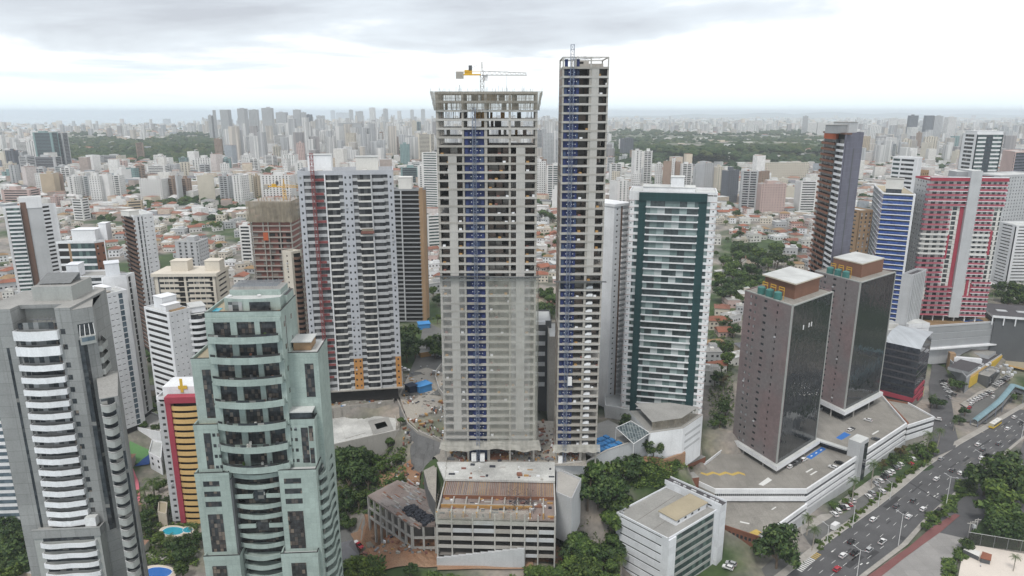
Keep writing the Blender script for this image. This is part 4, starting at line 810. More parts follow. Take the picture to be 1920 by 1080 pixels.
# ------------------------------------------------------------ towers behind on the left
def simple(name, label, corners, z1, z0, nf, faces, wall='white_paint', gl='window_glass', dep=None, roof='roof_pale', par=.9, cat='tower block', k=.93, fin=True, group=None):
    """tower from roof corners in the photo (pixels at height z1), faces = bays for each visible edge"""
    P = [gp(*c, z1) for c in corners]
    if len(P) == 2: P = rect(P[0], P[1], dep)
    elif len(P) == 3: P = P + [(P[0][0] + P[2][0] - P[1][0], P[0][1] + P[2][1] - P[1][1])]
    FOOT.append(P)
    t = T(name, label, cat, (*cen(P), z0), group); core(t, P, z0 - 4, z1, k=k, roof=roof, par=par, wall=wall)
    for i, bays in enumerate(faces):
        if bays: face(t, P[i], P[(i + 1) % len(P)], z0, z1 - .31, nf, bays, wall, gl)
    for i in range(len(faces), len(P)): face(t, P[i], P[(i + 1) % len(P)], z0, z1 - .31, nf, [(1, 'S'), (3, 'R', dict(sp=1.6)), (1, 'S')], wall, gl)
    if fin: t.done()
    return t, P
zt = 73; t, P = simple('apartment_tower', 'white slab tower with slit windows and a blue glass stripe beside the granite tower', [(155, 544), (191, 556), (238, 546)], zt, 2, 24,
    [[(.06, 'S'), (.8, 'R', dict(sp=1.45, rc=.8)), (.1, 'S')], [(.55, 'P', dict(n=3, ww=1.5, wh=.35, sill=.7)), (.05, 'S'), (.16, 'R', dict(g='office_glass', sp=.35, rc=.25)), (.18, 'S')]], fin=False)
fr = Fr(P[1], P[2]); roofbox(t, fr, 2, fr.w * .6, -14, -5, zt, zt + 2.6, 'white_paint'); roofbox(t, fr, 1, 5, -5, -1.5, zt, zt + 1.2, 'concrete'); t.done()
zt = 74; t, P = simple('apartment_slab', 'long white slab block with ribbon windows and two roof tanks', [(97, 523), (200, 519)], zt, 2, 23,
    [[(.06, 'S'), (.26, 'R', dict(sp=1.2)), (.05, 'S'), (.24, 'R', dict(sp=1.2)), (.02, 'S'), (.34, 'R', dict(sp=1.2)), (.03, 'S')]], dep=15, roof='roof_grey', fin=False)
fr = Fr(P[0], P[1]); roofbox(t, fr, .24 * fr.w, .46 * fr.w, -11, -3, zt, zt + 6.5, 'white_tile', None); t.done()
zt = 78; t, P = simple('apartment_tower', 'plain white tower with one dark vertical slit and a square roof tank', [(190, 524), (237, 519), (252, 513)], zt, 2, 24,
    [[(1, 'S')], [(.2, 'S'), (.3, 'R', dict(sp=.3, g='dark_glass', rc=.5)), (.5, 'S')]], fin=False)
fr = Fr(P[0], P[1]); roofbox(t, fr, .2 * fr.w, .78 * fr.w, -11, -3, zt, zt + 7.0, 'white_tile'); t.done()
zt = 69; t, P = simple('apartment_tower', 'white tower with brick edged ribbon windows and bare gable beside the mint tower', [(270, 578), (317, 590), (356, 580)], zt, -4, 24,
    [[(.05, 'S'), (.85, 'R', dict(sp=1.5, rc=.7)), (.1, 'S')], [(1, 'P', dict(n=4, ww=.7, wh=.45, sill=.75))]], fin=False)
fr = Fr(P[1], P[2]); roofbox(t, fr, .1 * fr.w, .8 * fr.w, -8, -4, zt, zt + 3.2, 'white_paint'); roofbox(t, fr, .25 * fr.w, .95 * fr.w, -16, -9, zt, zt + 6, 'white_paint'); t.p('roof_frame').box(fr, .2 * fr.w, .9 * fr.w, -3.5, -.4, zt + .6, zt + 1, 'roof_brown'); t.done()
def round_white():
    z1 = 66; a = gp(352, 592, z1); b = gp(392, 586, z1); fr = Fr(a, b); t = T('apartment_tower', 'white tower with wide curved black window bands next to the mint tower', 'tower block', (*fr.p(fr.w / 2, -6, 0)[:2], -2)); FOOT.append(rect(a, b, 14))
    t.p('body').prism(inset(rect(a, b, 14), .96), -6, z1, 'dark_glass', 'roof_pale')
    for i in range(23): z = -2 + i * 2.95; curve_balc(t.r('balcony'), fr, 0, fr.w, -3, lambda s: .4 + 2.2 * math.sin(math.pi * s), z - .2, 1.4, 'white_paint', .3, 10)
    t.p('wall').box(fr, -.4, .1, -14, .5, -6, z1, 'white_paint'); roofbox(t, fr, 2, fr.w - 1, -12, -2, z1 + .4, z1 + 3, 'white_paint', 'roof_pale', 'stair_house'); t.done()
round_white()
zt = yp(350, 517, 345)[1]; t, P = simple('apartment_slab', 'cream slab block with two square roof tanks and wide balconies', [(287, 518), (404, 517)], zt, 20, 21,
    [[(.06, 'S'), (.02, 'S', dict(m='dark_grey')), (.26, 'R', dict(sp=1.5, mm=4)), (.08, 'R', dict(g='dark_glass', sp=.3, rc=1)), (.03, 'S'), (.03, 'R', dict(sp=.3)), (.3, 'R', dict(sp=1.5, mm=4)), (.04, 'R', dict(sp=.3, rc=.8)), (.05, 'S')]], wall='cream', dep=18, roof='roof_tan', fin=False)
fr = Fr(P[0], P[1]); t.p('cornice').box(fr, -.8, fr.w + .8, -18, .9, zt - .2, zt + 1.4, 'cream')
for a, b in ((.23, .5), (.78, 1.02)): roofbox(t, fr, a * fr.w, b * fr.w, -12, -5, zt + 1.4, zt + 6.6, 'cream')
t.done()
zt = yp(265, 402, 420)[1]; t, P = simple('apartment_tower', 'slim white tower with brown balconies on its left flank', [(229, 399), (250, 407), (287, 402)], zt, 16, 30,
    [[(1, 'B', dict(pm='brown', slab='light_grey', dp=.9, ph=1.1, g='dark_glass', m='brown'))], [(.18, 'S'), (.08, 'R', dict(sp=.3, g='dark_glass')), (.1, 'S'), (.06, 'R', dict(sp=.3, g='dark_glass')), (.5, 'P', dict(n=2, ww=1.2, wh=.5))]], fin=False)
fr = Fr(P[1], P[2]); roofbox(t, fr, 0, fr.w * .5, -12, -4, zt, zt + 3, 'off_white'); t.done()
zt = yp(55, 369, 450)[1]; t, P = simple('apartment_tower', 'white tower with a tall brown stripe and green glass balconies', [(5, 390), (37, 389), (37.5, 388.5), (79, 386), (104, 383)], zt - 6, 18, 31,
    [[(.2, 'S', dict(m='brown')), (.8, 'R', dict(g='green_glass', sp=1.1, pr=.8)), (.02, 'S')], None, [(.3, 'S', dict(m='brown')), (.7, 'S', dict(m='light_grey'))], [(.5, 'R', dict(g='dark_glass', sp=1.3, rc=1)), (.5, 'S')]], fin=False)
fr = Fr(P[2], P[3]); t.p('stair_tower').box(fr, 0, fr.w * 1.0, -10, .3, zt - 7, zt, 'white_paint', 'roof_pale'); t.p('stripe').box(fr, .3, fr.w * .28, .2, .5, 18, zt - 3, 'brown'); t.done()
zt = yp(150, 455, 400)[1]; t, P = simple('office_block', 'office block with dark green glass bands between brown brick flanks', [(105, 456), (177, 455), (197, 452)], zt, 18, 15,
    [[(.3, 'R', dict(g='dark_glass', sp=1.4)), (.07, 'S', dict(m='tan')), (.63, 'R', dict(g='green_glass', sp=1.3, pr=.5))], [(1, 'P', dict(n=2, ww=1, wh=1.2, m='rust_brown'))]], fin=False, cat='office block')
fr = Fr(P[0], P[1]); roofbox(t, fr, .36 * fr.w, .98 * fr.w, -12, -3, zt, zt + 7, 'white_paint'); roofbox(t, fr, .98 * fr.w, 1.18 * fr.w, -14, -8, zt, zt + 10, 'white_paint'); t.done()
def yellow_block():
    Y = 262; z1 = yp(307, 744, Y)[1]; a = (yp(293, 750, Y)[0], Y); b = (yp(366, 740, Y)[0], Y + 1); P = rect(a, b, 18); FOOT.append(P); fr = Fr(a, b); z0 = -10; nf = 19; fh = (z1 - 3 - z0) / nf
    t = T('apartment_tower', 'apartment block with yellow balconies framed by a red stripe above a pool', 'tower block', (*cen(P), z0)); core(t, P, z0 - 3, z1 - 1, k=.9, roof='roof_grey', wall='white_paint'); W_ = fr.w
    face(t, a, b, z0, z1 - 2.4, nf, [(.24, 'P', dict(n=1, ww=1.3, wh=1.2, m='light_grey')), (.13, 'S', dict(m='crimson', pr=1.5, part='red_frame')), (.63, 'B', dict(pm='yellow_wall', slab='yellow_wall', dp=1.0, bulge=.6, ph=1.35, lo=.5, rc=1.2, g='window_glass'))], wall='light_grey')
    t.p('red_frame').box(fr, .24 * W_, W_ + 1, -2, 1.7, z1 - 2.4, z1 + .2, 'crimson'); t.p('stair_house').box(fr, .1 * W_, W_, -14, -3, z1 - 1, z1 + 3, 'white_paint'); t.p('cross_sign').box(fr, .55 * W_, .62 * W_, -2.9, -2.7, z1 + .5, z1 + 6.5, 'sun_yellow'); t.p('cross_sign').box(fr, .5 * W_, .72 * W_, -2.95, -2.65, z1 + 2.0, z1 + 3.4, 'sun_yellow'); t.done()
yellow_block()
# brick tower under construction with a small crane, beige tower and dark glass tower beside the lilac one
def brick_shell():
    Y = 389; z1 = yp(500, 380, Y)[1]; a, b = (yp(465, 380, Y)[0], Y), (yp(543, 380, Y)[0], Y); P = rect(a, b, 22); FOOT.append(P); fr = Fr(a, b); z0 = 24; nf = 26; fh = (z1 - z0) / nf; W_ = fr.w
    t = T('concrete_tower', 'unfinished red brick infill tower with brown net round its top floors', 'tower block', (*cen(P), z0)); rnd = random.Random(6)
    for i in range(nf + 1): t.r('floor_slab').box(fr, -.3, W_, -22, .3, z0 + i * fh - .2, z0 + i * fh + .35, 'concrete')
    t.p('brick_infill').prism(inset(P, .93), z0 - 3, z1 - 3 * fh, 'red_brick')
    for i in range(nf - 5):
        for j in range(5):
            if rnd.random() < .75: t.r('window').quad(fr, W_ * (j + .2) / 5, W_ * (j + .2 + rnd.uniform(.3, .7)) / 5, -.55, z0 + i * fh + .7, z0 + i * fh + 2.4, rnd.choice(['dark_void', 'concrete_dark', 'dark_void', 'block_wall']))
    for u in (0, .3, .42, .7, .97): t.r('column').box(fr, u * W_, u * W_ + .5, -.9, .1, z0 - 3, z1, 'concrete')
    f2 = Fr(P[1], P[2])
    for i in range(nf): t.p('grid_wall').box(f2, 0, f2.w, -.4, .1, z0 + i * fh - .3, z0 + i * fh + .6, 'concrete')
    nb = t.p('safety_net')
    for s in range(20):
        for k in range(3):
            za, zb = z1 - 11 + k * 4, z1 - 7 + k * 4; q = lambda i: fr.p(-1 + (W_ + 2) * i / 20, 1 + .3 * math.sin(i * 1.7 + k), 0)[:2]
            nb.poly([(*q(s), za), (*q(s + 1), za), (*q(s + 1), zb), (*q(s), zb)], 'brown_net')
    nb.quad(Fr(fr.p(W_ + 1, 1, 0)[:2], fr.p(W_ + 1, -22, 0)[:2]), 0, 23, 0, z1 - 11, z1 + 1, 'brown_net')
    for i in range(50): u = rnd.uniform(-.5, W_); d = -rnd.uniform(0, 20); t.p('formwork').rod(fr.p(u, d, z1), fr.p(u + rnd.uniform(-1, 1), d, z1 + rnd.uniform(1, 3)), .12, rnd.choice(['rust_brown', 'steel', 'wood']), 3)
    t.r('window').box(fr, .3 * W_, .42 * W_, .1, .4, z1 - 6.5 * fh, z1 - 5.1 * fh, 'red_clay'); t.done()
    tower_crane('tower_crane', 'short yellow tower crane on the red brick construction tower', (yp(521, 360, Y - 1)[0], Y + 10), z1, z1 + 7.5, math.radians(-8), 17, 12, ('crane_yellow', 'crane_yellow'), 1.6, 5)
brick_shell()
zt = yp(545, 470, 332)[1]; simple('apartment_tower', 'beige tower with dark curved balconies beside the scaffolded lilac tower', [(529, 473), (546, 475), (566, 472)], zt, 12, 31,
    [[(1, 'P', dict(n=1, ww=.8, wh=.9))], [(.2, 'S'), (.65, 'B', dict(pm='brown', slab='cream', dp=.9, bulge=.8, ph=1.0, g='dark_glass')), (.15, 'S')]], wall='cream')
zt = yp(765, 357, 430)[1]; t, P = simple('apartment_tower', 'dark glass tower with thin pale slabs and a tan edge behind the lilac tower', [(728, 357), (786, 357), (799, 354)], zt, 28, 31,
    [[(.38, 'B', dict(pm='mid_grey', slab='light_grey', ph=.8, dp=.5, g='navy_glass')), (.04, 'S', dict(m='light_grey', pr=.6)), (.58, 'B', dict(pm='mid_grey', slab='light_grey', ph=.5, dp=.5, g='navy_glass'))], [(1, 'S', dict(m='tan'))]], wall='mid_grey', fin=False)
fr = Fr(P[0], P[1]); t.p('tan_edge').box(fr, fr.w, fr.w + 2.0, -3, .8, 28, zt + 1.5, 'tan'); roofbox(t, fr, .3 * fr.w, .72 * fr.w, -12, -4, zt, zt + 7.5, 'off_white'); t.done()
# ------------------------------------------------------------ the pair of purple granite office towers on their car park
DECK = 2.0
def office_pair():
    rnd = random.Random(12)
    def one(label, C, Lc, Rc, z1, zb, roof_hi):
        a, b, c = gp(*Lc, z1), gp(*C, z1), gp(*Rc, z1)
        if roof_hi == 2: a0, b0 = gp(1397, 545, 80), gp(1487, 575, 80); a = (b[0] + a0[0] - b0[0], b[1] + a0[1] - b0[1])
        P = [a, b, c, (a[0] + c[0] - b[0], a[1] + c[1] - b[1])]; FOOT.append(P)
        t = T('office_tower', label, 'office tower', (*cen(P), DECK)); f1, f2 = Fr(a, b), Fr(b, c); nf = 22; fh = (z1 - 1 - zb) / nf
        t.p('body').prism(inset(P, .9), DECK, z1 - .5, 'dark_void')
        face(t, a, b, zb, z1, nf, [(.10, 'S'), (.2, 'P', dict(n=2, ww=1.5, wh=1.3, g='curtain_glass')), (.1, 'S'), (.12, 'P', dict(n=1, ww=2.0, wh=1.2, g='dark_glass')), (.14, 'S'), (.1, 'P', dict(n=1, ww=.9, wh=1.3, g='mullion_glass')), (.24, 'S')], wall='purple_granite')
        t.p('glass_wall').box(f2, .5, f2.w - .5, -.4, -.02, zb, z1 - .2, 'mirror_glass'); tr = t.p('stone_trim')
        tr.box(f2, 0, .5, -.6, .12, zb, z1, 'granite_pale'); tr.box(f2, f2.w - .5, f2.w, -.6, .25, zb, z1, 'granite_pale'); tr.box(f2, 0, f2.w, -.6, .2, z1, z1 + .5, 'granite_pale'); tr.box(f1, 0, f1.w - .01, -.6, .06, z1, z1 + .5, 'granite_pale')
        for i in (2, 3): f = Fr(P[i], P[(i + 1) % 4]); t.p('wall').box(f, 0, f.w, -.6, 0, zb, z1 + .5, 'purple_granite')
        t.p('roof').prism(inset(P, .97), z1 - .5, z1 + .1, 'concrete', 'deck')
        for u in ((.30, .36), (.44, .46), (.5, .52)) if roof_hi == 1 else (): w = t.r('vent_panel'); w.box(f2, u[0] * f2.w, u[0] * f2.w + .7, -.02, .12, z1 - 12.5, z1 - 10.5, 'white_steel')
        # roof house, three green tanks on yellow frames
        h = 7.0; rb = t.p('roof_house'); Q = inset(P, .62); q = (Q[2][0] * .25 + c[0] * .12 - b[0] * .12 - Q[2][0] * .25, 0)
        dx, dy = (P[2][0] - P[1][0]) * .06, (P[2][1] - P[1][1]) * .06; Q = [(x + dx, y + dy) for x, y in Q]
        rb.prism(Q, z1, z1 + h, 'brown_roofbox', 'roof_pale'); Q2 = inset(Q, 1.12 if roof_hi == 1 else 1.02); t.p('roof_slab').prism(Q2, z1 + h + .003, z1 + h + .6, 'beige', 'roof_pale', floor=True)
        for i in range(3):
            c0 = f1.p(f1.w * (.28 + .17 * i), -2.0, 0)[:2]; k = t.r('water_tank'); k.cyl(c0, 1.75, z1 + .3, z1 + 3.4, 'tank_green', 14); k.cyl(c0, 1.75, z1 + 3.4, z1 + 3.9, 'tank_green', 14, .6); fr_ = t.r('tank_frame')
            for s in (-1, 1):
                e = f1.p(f1.w * (.28 + .17 * i) + s * 1.5, -3.9, 0)[:2]; fr_.rod((*e, z1), (*e, z1 + 5.6), .12, 'crane_yellow', 4)
            fr_.box(f1, f1.w * (.28 + .17 * i) - 1.6, f1.w * (.28 + .17 * i) + 1.6, -4.0, -3.8, z1 + 4.2, z1 + 4.5, 'crane_yellow'); fr_.box(f1, f1.w * (.28 + .17 * i) - 1.6, f1.w * (.28 + .17 * i) + 1.6, -4.0, -3.8, z1 + 5.3, z1 + 5.6, 'crane_yellow')
        # overhanging white plinth slab, glazed lobby below
        S = inset(P, 1.11); pl = t.p('plinth_slab'); pl.prism(S, zb - 1.9, zb + .2, 'white_paint', 'roof_pale', floor=True)
        lob = inset(P, .86); t.p('lobby').prism(lob, DECK, zb - 1.9, 'brick_red'); g = Fr(lob[0], lob[1]); t.r('window').quad(g, 1, g.w * .5, .05, DECK + .2, zb - 2.2, 'navy_glass'); g = Fr(lob[1], lob[2]); t.r('window').quad(g, .6, g.w - .6, .05, DECK + .2, zb - 2.2, 'navy_glass')
        for i in range(4):
            for j in (0, 1): f = Fr(S[i], S[(i + 1) % 4]); e = f.p(f.w * (.3 + .4 * j), -1.4, 0)[:2]; t.r('column').cyl(e, .4, DECK, zb - 1.9, 'concrete_pale', 8)
        t.done(); return P
    P1 = one('front purple granite office tower with mirror glass side and pale overhanging roof house', (1487, 575), (1397, 545), (1562, 548), 80, 6.3, 1)
    P2 = one('rear purple granite office tower with wobbly sky reflections in its mirror glass', (1614, 531), (1540, 510), (1679.5, 511), 77, 8.6, 2)
    return P1, P2
P1, P2 = office_pair()
# the car park deck they stand on
def car_park():
    pix = [(1288, 897), (1340, 921), (1512, 921), (1699, 797), (1652, 742), (1500, 778), (1372, 832)]; P = [gp(*p, DECK) for p in pix]; FOOT.append(P)
    t = T('parking_deck', 'concrete rooftop car park with white banded edges under the purple towers', 'car park', (*cen(P), -11)); zg = -12
    t.p('deck').prism(inset(P, .995), DECK - .6, DECK, 'concrete', 'deck', floor=True); t.p('body').prism(inset(P, .965), zg, DECK - .6, 'dark_void')
    for i in range(len(P)):
        f = Fr(P[i], P[(i + 1) % len(P)]); long = i in (1, 2)
        t.p('parapet').box(f, 0, f.w, -.35, .05 if not long else .4, DECK - 1.0, DECK + 1.2, 'white_paint')
        if i == 2:
            for z0_, z1_, m, d in ((-2.6, -.9, 'white_paint', .4), (-5.6, -3.9, 'white_paint', .4), (zg, -6.4, 'light_grey', .9), (-.9, .9, 'dark_grey', -.3), (-3.9, -2.6, 'dark_grey', -.3), (-6.4, -5.6, 'dark_grey', -.3)): t.r('facade_band').box(f, 0, f.w, -.6, d, z0_, z1_, m)
        elif i == 1:
            t.r('facade_band').box(f, 0, f.w, -.6, .3, -2.6, -.7, 'white_paint')
            for k in range(46): u = f.w * k / 46; t.p('louvre').box(f, u, u + .22, -.55, -.1, -.7, 1.0, 'white_steel')
            t.r('facade_band').box(f, 0, f.w, -.7, -.6, -.7, 1.0, 'dark_void')
        else: t.r('facade_band').box(f, 0, f.w, -.6, 0, zg, DECK - 1.0, 'concrete')
    # side arm of the deck beyond the second tower
    Q = [gp(*p, 1.0) for p in [(1662, 750), (1701, 800), (1751, 784), (1702, 757)]]; t.p('side_deck').prism(Q, zg, 1.0, 'concrete', 'deck')
    for a, b in ((1, 2), (2, 3)):
        f = Fr(Q[a], Q[b])
        for z0_, z1_, m, d in ((.2, 1.9, 'white_paint', .3), (-1.2, .2, 'dark_grey', .05), (-3, -1.2, 'white_paint', .3), (-4.2, -3, 'dark_grey', .05), (-7, -4.2, 'white_paint', .3)): t.r('facade_band').box(f, 0, f.w, -.3, d, z0_, z1_, m)
    f = Fr(Q[3], Q[0]); t.p('edge_wall').box(f, 0, f.w, -.4, 0, 1, 1.9, 'rust_brown'); f = Fr(gp(1700, 795, DECK), gp(1653, 744, DECK)); t.p('edge_wall').box(f, 0, f.w, .1, .9, 0, DECK + 1.0, 'rust_brown')
    # lower deck at the near end over a brick wall
    zl = -3.4; Lp = [gp(*p, zl) for p in [(1352, 938), (1350, 985), (1426, 1010), (1512, 948), (1500, 928)]]; t.p('lower_deck').prism(Lp, zg, zl, 'brick_red', 'deck')
    f = Fr(Lp[2], Lp[3]); t.p('lower_parapet').box(f, 0, f.w, -.3, .4, zl - 1.0, zl + 1.0, 'white_paint'); t.r('facade_band').box(f, 0, f.w, -.3, .15, zl - 2.2, zl - 1.0, 'dark_grey'); t.r('facade_band').box(f, 0, f.w, -.3, 1.0, zg, zl - 2.2, 'light_grey')
    f = Fr(Lp[1], Lp[2]); t.p('lower_parapet').box(f, 0, f.w, -.3, .1, zl, zl + .8, 'brick_red')
    for i in range(7): t.r('window').box(f, f.w * (.22 + i * .1), f.w * (.28 + i * .1), -.1, .05, zl - 2.8, zl - 1.3, 'dark_glass')
    # markings: arrows, blue bays, yellow zigzag
    z = DECK + .004
    def mark(name, pts, m, zz=z): mb = t.r(name); mb.poly([(*gp(*p, zz), zz) for p in pts], m)
    for cx, cy in ((1510, 885), (1634, 814), (1518, 890)): mark('arrow_mark', [(cx, cy), (cx + 12, cy - 7), (cx + 15, cy - 6), (cx + 3, cy + 1)], 'road_paint')
    mark('arrow_mark', [(1422, 908), (1440, 895), (1448, 900), (1431, 911)], 'road_paint'); mark('disabled_bay', [(1511, 857), (1541, 838), (1549, 842), (1521, 861)], 'blue_paint'); mark('disabled_bay', [(1567, 821), (1583, 810), (1595, 815), (1578, 825)], 'blue_paint')
    for i in range(3): mark('bay_symbol', [(1519 + i * 9, 855 - i * 5.5), (1522 + i * 9, 853.4 - i * 5.5), (1524 + i * 9, 854.4 - i * 5.5), (1521 + i * 9, 856 - i * 5.5)], 'road_paint', z + .004)
    for i in range(7): x = 1312 + i * 12; mark('zigzag_mark', [(x, 884 + (i % 2) * 4), (x + 12, 884 + ((i + 1) % 2) * 4), (x + 14, 888 + ((i + 1) % 2) * 4), (x + 2, 888 + (i % 2) * 4)], 'yellow_paint')
    mark('arrow_mark', [(1388, 977), (1406, 981), (1404, 983), (1387, 979)], 'road_paint', zl + .004); mark('arrow_mark', [(1446, 955), (1454, 950), (1456, 951), (1448, 956)], 'road_paint', zl + .004); mark('zigzag_mark', [(1405, 998), (1418, 992), (1428, 998), (1418, 1006)], 'yellow_paint', zl + .004)
    f = Fr(gp(1512, 921, DECK), gp(1699, 797, DECK)); b0 = f.w * .445
    # glazed lift tower on the deck edge and its link bridge
    lt = t.p('lift_tower'); lt.box(f, b0, b0 + 8.5, -4.2, 1.4, zg, DECK + 8.5, 'light_grey', 'roof_pale'); t.p('lift_tower_glass').box(f, b0 + 4.6, b0 + 8.3, 1.0, 1.5, zg + 1, DECK + 6.5, 'navy_glass')
    for u in range(3): t.p('lift_tower_glass').box(f, b0 + .6 + u * 1.2, b0 + .7 + u * 1.2, 1.2, 1.45, zg + 2, DECK + 6, 'steel')
    lb = t.p('link_bridge'); lf = Fr(f.p(b0 + 1, -4.2, 0)[:2], f.p(b0 - 1, -25, 0)[:2]); lb.box(lf, 0, lf.w, -2.6, 0, DECK + 2.9, DECK + 3.6, 'light_grey', 'roof_pale')
    for i in range(15): u = lf.w * (i + .3) / 15; lb.box(lf, u, u + .28, -.3, -.02, DECK + .3, DECK + 2.9, 'white_steel')
    lb.box(lf, .2, lf.w, -.5, -.31, DECK + .1, DECK + 2.9, 'dark_glass')
    # brick plant rooms with a cooling tower at the near corner
    for (p0, p1, dp, h, m) in (((1275, 893), (1322, 872), 6, 4.2, 'brick_red'), ((1280, 912), (1310, 908), 5, 3.4, 'brick_red')):
        a, b = gp(*p0, DECK), gp(*p1, DECK); g = Fr(a, b); r_ = t.r('plant_room'); r_.box(g, 0, g.w, -dp, 0, zg, DECK + h, m, 'roof_grey')
        if h > 4: k = t.r('cooling_tower'); k.box(g, g.w * .25, g.w * .55, -4.6, -1.6, DECK + h, DECK + h + 3.2, 'tank_green', 'dark_grey'); k.cyl(g.p(g.w * .4, -3, 0)[:2], .9, DECK + h + 3.2, DECK + h + 3.6, 'dark_grey', 10); k.box(g, g.w * .6, g.w * .63, -3.6, -.9, DECK + h, DECK + h + 2.6, 'steel'); k.box(g, g.w * .6, g.w * .9, -3.6, -3.4, DECK + h + 2, DECK + h + 2.3, 'steel')
    t.done(); return P
PD = car_park()
# ------------------------------------------------------------ white office building in front
def white_office():
    z1, zg = 12.5, -12; A, B, C = gp(1156, 962, z1), gp(1253, 1012, z1), gp(1345, 957, z1); P = [A, B, C, (A[0] + C[0] - B[0], A[1] + C[1] - B[1])]; FOOT.append(P); f1, f2 = Fr(A, B), Fr(B, C)
    t = T('office_building', 'white low office building with grey green glass bands and a tan roof box', 'office block', (*cen(P), zg)); nf = 7; fh = (z1 - zg) / nf
    t.p('body').prism(inset(P, .92), zg, z1 - .4, 'dark_void')
    face(t, A, B, zg, z1 - .2, nf, [(.08, 'S'), (.8, 'R', dict(sp=fh - .75, rc=.3, g='dark_glass')), (.12, 'S')], wall='white_tile'); face(t, B, C, zg, z1 - .2, nf, [(.14, 'S', dict(pr=.5)), (.80, 'R', dict(m='granite_pale', sp=1.2, g='green_glass', rc=.15)), (.06, 'S')], wall='white_tile')
    rf = t.p('roof'); rf.prism(inset(P, .985), z1 - .4, z1, 'white_tile', 'roof_grey')
    for i in range(4):
        if i == 2: continue
        f = Fr(P[i], P[(i + 1) % 4]); rf.box(f, 0, f.w, -.35, .06, z1 - .3, z1 + .5, 'white_tile')
    for k in (.36, .68): rf.box(Fr(A, B), f1.w * k, f1.w * k + .12, -f2.w * .9, -1, z1 + .004, z1 + .08, 'concrete_dark')
    w = t.p('end_wall'); f3 = Fr(C, P[3]); w.box(f3, -1.6, f3.w + .6, -.3, 3.8, zg, z1 + 2.6, 'white_tile', 'roof_dark'); w.box(f3, -1.6, f3.w + .6, 3.5, 3.8, z1 + 2.6, z1 + 3.3, 'white_tile'); w.box(f3, -1.6, f3.w + .6, -.3, 0, z1 + 2.6, z1 + 3.3, 'white_tile')
    rnd = random.Random(1)
    for i in range(10): u = rnd.uniform(0, f3.w); t.r('air_unit').box(f3, u, u + 1, 1, 1.8, z1 + 2.6, z1 + 3.2, 'light_grey')
    f4 = Fr(f2.p(f2.w * .30, -3.6, 0)[:2], f2.p(f2.w * .93, -3.6, 0)[:2]); h = t.p('roof_house'); h.box(f4, 0, f4.w, -7.6, 0, z1, z1 + 2.3, 'white_paint'); t.p('roof_house_top').box(f4, -.4, f4.w + .4, -8, .4, z1 + 2.3, z1 + 2.6, 'roof_tan')
    for i in range(4): t.r('window').box(f4, 1 + i * f4.w * .22, 2.2 + i * f4.w * .22, -.1, .05, z1 + .9, z1 + 1.7, 'dark_glass')
    t.r('window').box(f3, f3.w * .1, f3.w * .18, -.35, -.28, z1 + .8, z1 + 1.4, 'dark_glass')
    for s in range(6): t.r('air_unit').box(f1, f1.w * .03 + s * .3, f1.w * .03 + s * .3 + .2, -1.5, -1, z1, z1 + .9, 'light_grey')
    t.done()
white_office()
